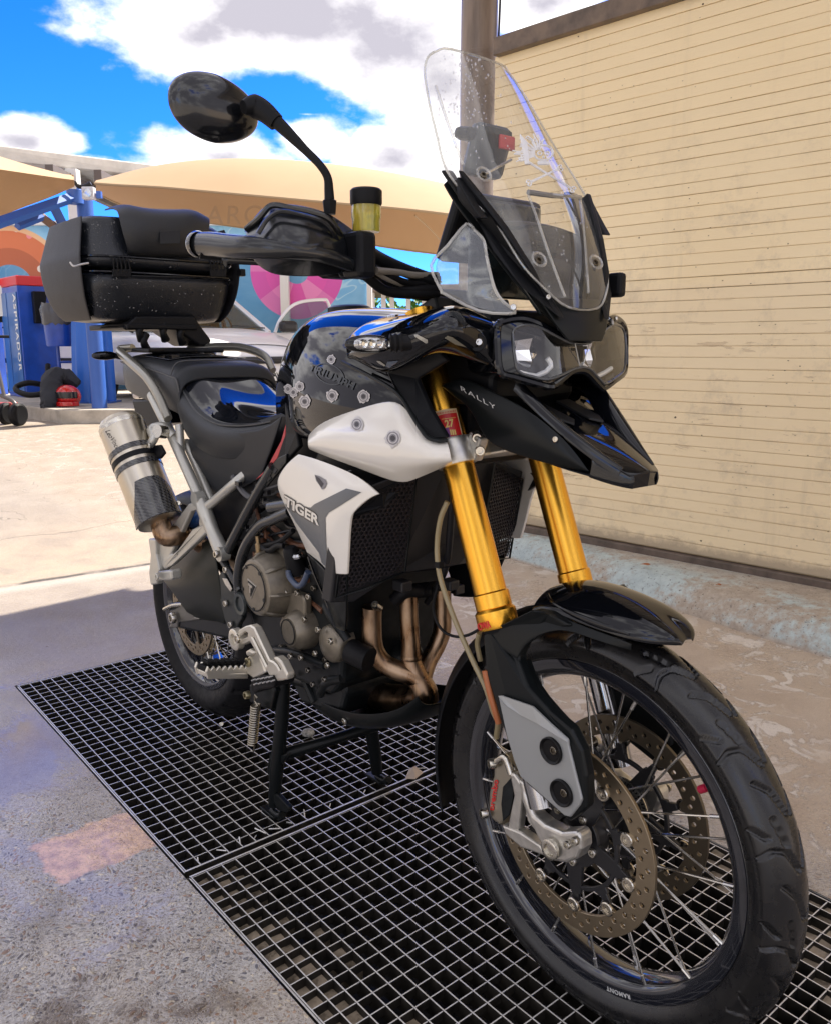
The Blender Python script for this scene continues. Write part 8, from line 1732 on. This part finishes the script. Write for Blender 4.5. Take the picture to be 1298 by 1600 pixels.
def pegs():
    e = lambda l, y=None: [Q('E2', *p) if y is None else Q('E2', p[0], p[1], y) for p in l]
    BR = mat('rear_brake_alloy', (.66, .62, .53), .34, metal=.7, bump=.1, bscale=500)
    # brake pedal: forged L with slot
    oy = -.235
    L = [(505, 230), (530, 190), (640, 125), (700, 110), (745, 140), (915, 500), (960, 520), (1000, 560), (1070, 690), (1065, 735), (975, 750), (925, 690), (700, 300), (640, 330), (560, 355), (515, 330)]
    M2 = lambda pts: [(lambda v: (v.x, v.z))(Q('E2', p[0], p[1], oy)) for p in pts]
    Mx = planeM((0, oy, 0), (1, 0, 0), (0, 0, 1))
    pd = plate2d('brake_pedal', [M2(L), M2([(590, 230), (650, 190), (672, 205), (668, 245), (600, 270)]), M2([(725, 252), (745, 250), (898, 552), (882, 570)])], .014, Mx, BR, BK, bevel=.003)
    slab('pedal_tip', e([(905, 490), (940, 478), (1000, 530), (1072, 680), (1068, 740), (950, 755), (925, 680), (960, 640), (1000, 620), (950, 540)], oy-.011), (0, .02, 0), BR, pd, bevel=.004)
    lathe('pedal_pivot', [(-.004, .024), (.010, .024), (.012, .021), (.012, .013), (.006, .012), (.006, 0)], Q('E2', 520, 275, oy-.006), YH, BR, pd, seg=32)
    bolt('pivot_bolt', Q('E2', 520, 275, oy-.016), YH, .010, mat('button_nickel', (0, 0, 0)), pd, .005)
    # peg bracket and peg
    hb = slab('footpeg_bracket', e([(615, 410), (700, 430), (740, 400), (830, 660), (780, 690), (700, 730), (560, 630), (550, 590), (640, 470)], -.245), (0, .02, 0), BR, BK, bevel=.005)
    lathe('hinge_pin', [(0, .010), (.003, .010), (.004, .008), (.004, 0)], Q('E2', 635, 540, -.247), YH, mat('pin_bronze', (.45, .40, .25), .35, metal=1), hb, seg=24)
    slab('hinge_lug', e([(600, 420), (640, 395), (700, 430), (690, 465), (640, 480), (612, 470)], -.25), (0, .02, 0), BR, hb, bevel=.004)
    p0 = Q('E2', 560, 600, -.245); p1 = Q('E2', 110, 620, -.345); ax = (p1-p0).normalized(); wv = V((.0, 0, 1)); dv = ax.cross(wv).normalized()
    L_ = (p1-p0).length; prof = []
    # serrated front edge: saw-toothed plates either side and rubber between
    for off, nm in ((.022, 'peg_tooth_plate'), (-.022, 'peg_tooth_plate')):
        pts = [(0, -.020), (L_, -.016), (L_+.004, .0)]; n_ = 7
        for k in range(n_): x = L_*(1-k/n_); pts += [(x-.002, .012), (x-L_/n_*.5, .003)]
        pts += [(0, .012)]
        slab(nm, [p0+ax*x+wv*z+dv*off for x, z in pts], dv*.006*(1 if off < 0 else -1), BR, hb, bevel=.0015)
    slab('peg_base', [p0+dv*.024-wv*.018, p1+dv*.020-wv*.014, p1-dv*.020-wv*.014, p0-dv*.024-wv*.018], wv*.012, BR, hb, bevel=.003)
    box_pts = [p0+dv*.017+wv*-.004, p1+dv*.015+wv*-.004, p1-dv*.015+wv*-.004, p0-dv*.017+wv*-.004]
    slab('peg_rubber', [v-ax*.0 for v in box_pts], wv*.014, RUB, hb, bevel=.003)
    for k in range(6): c = p0+ax*(L_*(k+.6)/6.4)+wv*.013; slab('rubber_block', [c-ax*.006+dv*.014, c+ax*.004+dv*.014, c+ax*.006-dv*.014, c-ax*.004-dv*.014], wv*.007, RUB, hb, bevel=.0015)
    # brake pedal rubber pad under the tip
    pb = Q('E2', 800, 760, -.27)
    rb = slab('pedal_pad', e([(665, 720), (800, 690), (910, 690), (940, 740), (920, 830), (740, 860), (700, 900), (660, 860)], -.25), (0, .05, 0), RUB, pd, bevel=.004)
    for k in range(5):
        for j in range(2): slab('pad_tooth', [Q('E2', 690+48*k+25*j, 735-9*k+45*j, -.2515), Q('E2', 720+48*k+25*j, 722-9*k+45*j, -.2515), Q('E2', 728+48*k+25*j, 735-9*k+45*j, -.2515), Q('E2', 700+48*k+25*j, 752-9*k+45*j, -.2515)], (0, -.006, 0), mat('worn_tooth_edge', (.42, .42, .42), .35, metal=.6), rb, bevel=.001)
    sl = box('far_footpeg', (.60, .24, .47), (.05, .11, .03), BR, BK, bevel=.005)
pegs()
def stand():
    cs = tube('centre_stand', [V((.560, -.105, .355)), V((.556, -.112, .25)), V((.548, -.126, .12)), V((.545, -.135, .030))], [.016, .017, .017, .014], SATIN, BK, seg=16); cs['label'] = 'black tubular centre stand planted on the grating'
    tube('stand_leg', [V((.600, .095, .33)), V((.592, .120, .20)), V((.582, .142, .10)), V((.575, .155, .030))], [.016, .017, .017, .015], SATIN, cs, seg=16)
    tube('stand_cross_tube', [Q('A8', 600, 900, -.128), Q('A8', 800, 840, -.035), Q('A8', 960, 790, .045), Q('A8', 1090, 745, .115)], [.016, .014, .014, .016], SATIN, cs, seg=16)
    slab('stand_gusset', [Q('A8', *p, -.125) for p in [(590, 900), (680, 880), (620, 970), (600, 1010), (580, 960)]], (0, .01, 0), SATIN, cs, bevel=.002)
    for c, s in ((V((.540, -.137, .014)), -1), (V((.572, .158, .014)), 1)):
        slab('stand_foot', [c+V((-.035, -.016, -.006)), c+V((.030, -.016, -.006)), c+V((.036, .016, -.006)), c+V((-.030, .016, -.006))], (0, 0, .008), SATIN, cs, bevel=.002)
        tube('stand_toe', [c+V((.0, 0, .0)), c+V((.035, 0, .002)), c+V((.05, 0, .014))], .010, SATIN, cs, seg=10)
    slab('stand_lever', [Q('A8', *p, -.142) for p in [(600, 1070), (625, 1065), (685, 1130), (670, 1150), (630, 1140)]], (0, .012, 0), SATIN, cs, bevel=.002)
    sp = [Q('A8', 532, 640, -.155), Q('A8', 515, 845, -.150)]; n_ = 17; a, b = sp; pts = []
    for k in range(n_*14+1):
        t = k/(n_*14); pts.append(a.lerp(b, .06+.88*t)+V((.0105*cos(2*pi*n_*t), .0105*sin(2*pi*n_*t), 0)))
    tube('return_spring', [a+V((.008, 0, .012)), a+V((-.004, 0, .016)), a+V((-.006, 0, 0))]+pts+[b+V((.004, 0, -.012)), b+V((-.006, 0, -.014))], .0024, mat('spring_zinc', (.42, .38, .30), .35, metal=1), cs, seg=6, smooth=0)
    bolt('spring_pin', Q('A8', 500, 605, -.16), YH, .010, mat('pin_bronze', (0, 0, 0)), cs, .012)
    slab('stand_mount', [Q('A8', *p, -.135) for p in [(500, 560), (600, 540), (620, 590), (600, 680), (540, 660), (500, 640)]], (0, .02, 0), SATIN, cs, bevel=.004)
    # folded side stand on the far side and lower links
    tube('link_arm', [V((.46, -.06, .40)), V((.56, -.09, .36)), V((.66, -.10, .375))], .016, SATIN, BK, seg=12)
stand()
def skid():
    st = [(.60, .080, .295, .340), (.70, .110, .298, .350), (.82, .120, .312, .365), (.93, .115, .352, .395), (1.00, .105, .388, .43), (1.035, .090, .435, .465)]
    k = loft('skid_plate', sym([[V((x, -hw, zt)), V((x, -hw*.97, zb+.02)), V((x, -hw*.75, zb)), V((x, 0, zb-.002))] for x, hw, zb, zt in st]), SATIN, BK, sub=2, solid=.004)
    for s in (-1, 1):
        T = (lambda v: v) if s < 0 else mir
        bolt('skid_bolt', T(Q('E3', 395, 1232, -.115)), (0, s, -.2), .007, STEEL, k, .004)
        tube('skid_mount', [T(V((.70, -.11, .345))), T(V((.66, -.115, .40)))], .01, ENGD, k, smooth=0, seg=8)
skid()
def headers():
    e = lambda l: QL('E3', l)
    h = tube('exhaust_header', e([(605, 340, -.088), (603, 450, -.088), (608, 600, -.088), (632, 700, -.084), (700, 785, -.072), (800, 835, -.055), (920, 880, -.035), (985, 930, -.025)]), .0205, PIPE, BK, seg=24); h['label'] = 'bronze heat-tinted exhaust headers'
    tube('header_pipe', e([(890, 230, -.030), (893, 400, -.030), (905, 600, -.030), (915, 760, -.030), (965, 900, -.025), (1015, 1000, -.020), (1025, 1075, -.018)]), [.0185, .0185, .019, .020, .024, .026, .026], PIPE, h, seg=24)
    tube('header_pipe', e([(1150, 200, .050), (1152, 400, .050), (1150, 520, .048), (1110, 640, .035), (1050, 750, .012), (1010, 860, -.01), (1000, 950, -.02)]), .0185, PIPE, h, seg=24)
    lathe('header_collar', [(-.006, .0205), (-.002, .022), (.004, .0205)], Q('E3', 912, 725, -.030), (0, 0, 1), PIPE, h, seg=28, caps=False)
    tube('collector', [Q('E3', 1015, 1040, -.018), V((.88, -.01, .385)), V((.72, -.02, .355)), V((.54, -.06, .375)), V((.42, -.10, .45))], .030, PIPE, h, seg=20)
    bolt('lambda_sensor', Q('E3', 662, 345, -.10), (.3, -.8, .5), .009, STEEL, h, .02)
    tube('radiator_lower_hose', e([(780, 290, -.06), (850, 230, -.05), (920, 215, -.03), (1000, 215, 0), (1090, 190, .04)]), .014, RUB, BK, seg=12)
    for k in range(14): t = k/13; c = e([(905, 222, -.03)])[0].lerp(e([(1040, 205, .01)])[0], t); lathe('hose_ridge', [(-.0012, .0145), (0, .016), (.0012, .0145)], c, (.3, 1, 0), RUB, [o for o in BK.children if o.name == 'radiator_lower_hose'][0], seg=16, caps=False)
headers()
def radiator():
    rx = lambda y, z: 1.045-.25*abs(y)+.20*(z-.80)
    fr = [(-.228, .865), (-.10, .905), (-.03, .92), (.03, .92), (.10, .905), (.228, .865), (.225, .80), (.150, .655), (.105, .69), (.03, .70), (-.03, .70), (-.11, .70), (-.185, .655), (-.232, .66)]
    vs = [V((rx(y, z)-.006, y, z)) for y, z in fr]
    r = slab('radiator', vs, (-.03, 0, 0), mat('radiator_black', (.008, .008, .010), .5), BK, bevel=.003)
    # honeycomb guard, real wire mesh
    wm = mat('mesh_guard', (.045, .040, .045), .35, metal=.6)
    bm = bmesh.new()
    def inside(y, z, poly):
        c = False; n = len(poly)
        for i in range(n):
            (y1, z1), (y2, z2) = poly[i], poly[(i+1) % n]
            if (z1 > z) != (z2 > z) and y < (y2-y1)*(z-z1)/(z2-z1)+y1: c = not c
        return c
    for s in (-1, 1):
        poly = [(s*y, z) for y, z in [(-.218, .845), (-.10, .892), (-.098, .712), (-.172, .690), (-.222, .680)]]
        a = .0052; dy = a*sqrt(3); dz = a*1.5; j = 0; z = .66
        while z < .90:
            y = -.24+(dy/2 if j % 2 else 0)
            while y < .24:
                if inside(y, z, poly):
                    ring = []
                    for k in range(6):
                        t = pi/6+pi/3*k; yy, zz = y+a*cos(t), z+a*sin(t); yi, zi = y+a*.74*cos(t), z+a*.74*sin(t)
                        ring.append((bm.verts.new((rx(yy, zz)+.001, yy, zz)), bm.verts.new((rx(yi, zi)+.001, yi, zi)), bm.verts.new((rx(yi, zi)-.002, yi, zi))))
                    for k in range(6):
                        A = ring[k]; B = ring[(k+1) % 6]; bm.faces.new((A[0], B[0], B[1], A[1])); bm.faces.new((A[1], B[1], B[2], A[2]))
                y += dy
            z += dz; j += 1
    o = finish('mesh_guard', bm, wm, r, smooth=False, kind='stuff')
    for s in (-1, 1):
        T = (lambda v: v) if s < 0 else mir
        tube('guard_edge', [T(V((rx(y, z)+.001, y, z))) for y, z in [(-.222, .850), (-.098, .898), (-.096, .706), (-.172, .682), (-.226, .672)]], .0025, SATIN, r, seg=6, smooth=0, closed=True)
        # shroud outside the radiator carrying the TIGER panel
        rows = [[Q('A7', *p) for p in q] for q in (
            [(860, 250, -.215), (720, 360, -.232), (708, 450, -.236), (702, 560, -.236), (694, 676, -.232), (690, 800, -.225), (682, 960, -.20)],
            [(800, 240, -.232), (640, 345, -.240), (590, 400, -.243), (585, 520, -.240), (598, 676, -.232), (605, 800, -.222), (640, 965, -.19)])]
        pane = [[Q('A7', *p) for p in q] for q in (
            [(430, 32, -.205), (520, 55, -.212), (640, 100, -.220), (740, 145, -.226), (800, 190, -.230), (858, 246, -.226)],
            [(375, 75, -.205), (480, 110, -.216), (590, 150, -.226), (700, 195, -.234), (760, 225, -.236), (800, 270, -.232)],
            [(325, 140, -.200), (430, 200, -.214), (530, 235, -.226), (620, 275, -.236), (670, 300, -.238), (715, 350, -.236)],
            [(308, 205, -.195), (400, 270, -.210), (500, 310, -.225), (570, 345, -.236), (640, 370, -.238), (708, 385, -.234)],
            [(370, 330, -.192), (430, 380, -.206), (510, 420, -.222), (575, 450, -.234), (640, 460, -.236), (700, 470, -.232)],
            [(430, 450, -.188), (480, 500, -.202), (540, 530, -.216), (585, 560, -.230), (640, 565, -.233), (696, 570, -.230)],
            [(478, 560, -.184), (520, 590, -.195), (560, 625, -.207), (592, 665, -.222), (640, 676, -.228), (690, 676, -.226)])]
        w = loft('radiator_side_panel', [[T(v) for v in q] for q in pane], WHITE, BK, sub=2, solid=.006)
        lowp = [[Q('A7', *p) for p in q] for q in (
            [(478, 562, -.172), (520, 600, -.180), (560, 640, -.190), (592, 674, -.205), (640, 679, -.213), (690, 679, -.212)],
            [(505, 640, -.168), (540, 690, -.176), (575, 740, -.186), (605, 780, -.198), (650, 800, -.206), (688, 810, -.206)],
            [(590, 840, -.166), (605, 870, -.172), (618, 900, -.178), (632, 930, -.184), (655, 950, -.188), (684, 960, -.188)],
            [(625, 950, -.160), (632, 958, -.163), (640, 966, -.166), (650, 970, -.169), (662, 975, -.171), (680, 978, -.173)])]
        loft('lower_side_panel', [[T(v) for v in q] for q in lowp], SATIN, BK, sub=2, solid=.005)
        tube('panel_edge', [T(v) for v in QL('A7', [(484, 580, -.184), (520, 680, -.178), (580, 820, -.170), (628, 955, -.163)])], .0025, GLOSS, BK, seg=8)
        lp2 = [T(v) for v in QL('A7', [(700, 380, -.230), (860, 320, -.205), (960, 230, -.17), (900, 240, -.19), (860, 248, -.222), (715, 352, -.236)])]
        slab('panel_return', lp2, (0, .01*(1 if s < 0 else -1), 0), PLAST, w, bevel=.002)
        if s < 0:
            w['label'] = 'white radiator side panel with grey chevron and outlined lettering'; bv = bvh_of([w])
            def a7(*a): return [cc('A7', x, y) for x, y in a]
            poly_on('grey_chevron', [a7((690, 216), (770, 236), (640, 318), (596, 345), (578, 372), (582, 500), (590, 645), (558, 610), (545, 560), (420, 395), (362, 300), (470, 380), (545, 410), (548, 385), (500, 318), (520, 300))], bv, GRAPH, w, .0010)
            bl = mat('black_print', (.012, .012, .013), .3); wh = mat('panel_letter_white', (.70, .67, .60), .3)
            text_on('panel_lettering_outline', 'TIGER', cc('A7', 358, 303), cc('A7', 550, 418), 16, bv, bl, w, bold=.085, lift=.0016, spacing=.98, updir=(.05, -1))
            text_on('panel_lettering', 'TIGER', cc('A7', 361, 300), cc('A7', 548, 413), 14.6, bv, wh, w, bold=.035, lift=.0022, spacing=.985, updir=(.05, -1))
            rnd = random.Random(3); 
            poly_on('bullet_hole_sticker', [a7((522, 142), (548, 150), (580, 170), (588, 190), (575, 215), (562, 222), (545, 195), (530, 175))], bv, mat('sticker_grey', (.20, .19, .20), .45), w, .0014)
            poly_on('bullet_hole_sticker', [a7((527, 147), (548, 160), (572, 190), (560, 212), (545, 190), (534, 170))], bv, mat('sticker_dark', (.035, .03, .035), .5), w, .0019)
    # hoses down to the caliper
    bl = tube('brake_hose', [Q('C8', 205, 235, -.135), Q('C8', 150, 370, -.14), Q('C8', 122, 560, -.14), Q('C8', 125, 740, -.14), Q('C8', 160, 920, -.138), Q('C8', 240, 1150, -.135), Q('C8', 330, 1370, -.132), Q('C8', 430, 1590, -.130), Q('C6', 290, 370, -.130), Q('C6', 350, 560, -.128), Q('C6', 385, 640, -.125), Q('C6', 375, 760, -.115)], .0048, mat('braided_hose_olive', (.26, .21, .11), .35, coat=.4), BK, seg=10)
    tube('hose_sleeve', QL('C6', [(285, 240, -.134), (320, 400, -.134), (360, 540, -.132), (392, 650, -.128)]), .0055, mat('hose_sleeve_rust', (.38, .12, .04), .45), bl, seg=10)
    tube('sensor_cable', [Q('C8', 130, 930, -.13), Q('C8', 90, 1080, -.13), Q('C8', 110, 1220, -.13), Q('C8', 180, 1320, -.13), Q('C8', 280, 1360, -.13), Q('C8', 380, 1345, -.13), Q('C8', 470, 1300, -.13)], .0026, RUB, BK, seg=8)
    tube('sensor_cable', [Q('C8', 470, 1330, -.125), Q('C8', 455, 1420, -.12), Q('C8', 480, 1560, -.115)], .0045, mat('braided_hose_olive', (0, 0, 0)), BK, seg=8)
    box('cable_tie', tuple(Q('C8', 138, 760, -.14)), (.012, .012, .010), RUB, bl, bevel=.001)
radiator()
def clutter():
    # looms, hoses and clips that crowd the space round the engine
    rnd = random.Random(31); root = [o for o in BK.children if o.name == 'engine_block'][0]
    cols = [mat('loom_black', (.010, .010, .012), .45), mat('loom_grey', (.07, .07, .075), .5), mat('wire_brown', (.12, .05, .025), .5), mat('hose_black_gloss', (.008, .009, .011), .22)]
    for k in range(26):
        x0 = rnd.uniform(.40, .62); z0 = rnd.uniform(.62, .84); x1 = x0+rnd.uniform(.08, .28); z1 = z0+rnd.uniform(-.10, .10); y = -rnd.uniform(.118, .152)
        tube('wiring', [V((x0, y, z0)), V(((x0+x1)/2, y-rnd.uniform(-.008, .012), (z0+z1)/2+rnd.uniform(-.03, .03))), V((x1, y+rnd.uniform(-.006, .01), z1))], rnd.choice((.0022, .003, .0045, .007)), rnd.choice(cols), root, seg=7, smooth=5)
    for k in range(14):
        c = V((rnd.uniform(.42, .70), -rnd.uniform(.14, .155), rnd.uniform(.62, .84))); box('clip', tuple(c), (rnd.uniform(.008, .02), .01, rnd.uniform(.008, .018)), rnd.choice(cols), root, bevel=.001)
    for k in range(12):
        c = V((rnd.uniform(.62, .86), -.139, rnd.uniform(.56, .84))); bolt('case_bolt', c, YH, rnd.choice((.005, .0065)), MATS['bolt_dull'], root, .006)
    for k in range(9):   # cooling ribs on the cylinders
        z = .70+.014*k; slab('cylinder_rib', [V((.72, -.139, z)), V((.90+.004*k, -.139, z+.02)), V((.90+.004*k, -.139, z+.025)), V((.72, -.139, z+.005))], (0, -.006, 0), ENGD, root, bevel=.0008)
    for q in ((1.0, -.10, .68), (1.0, .02, .66), (.93, .10, .62)): box('connector', q, (.03, .025, .02), cols[0], root, bevel=.003)
    tube('front_loom', [V((1.09, -.04, .98)), V((1.05, -.02, .85)), V((1.0, .01, .70)), V((.92, .03, .60))], .007, cols[0], root, seg=8)
clutter()
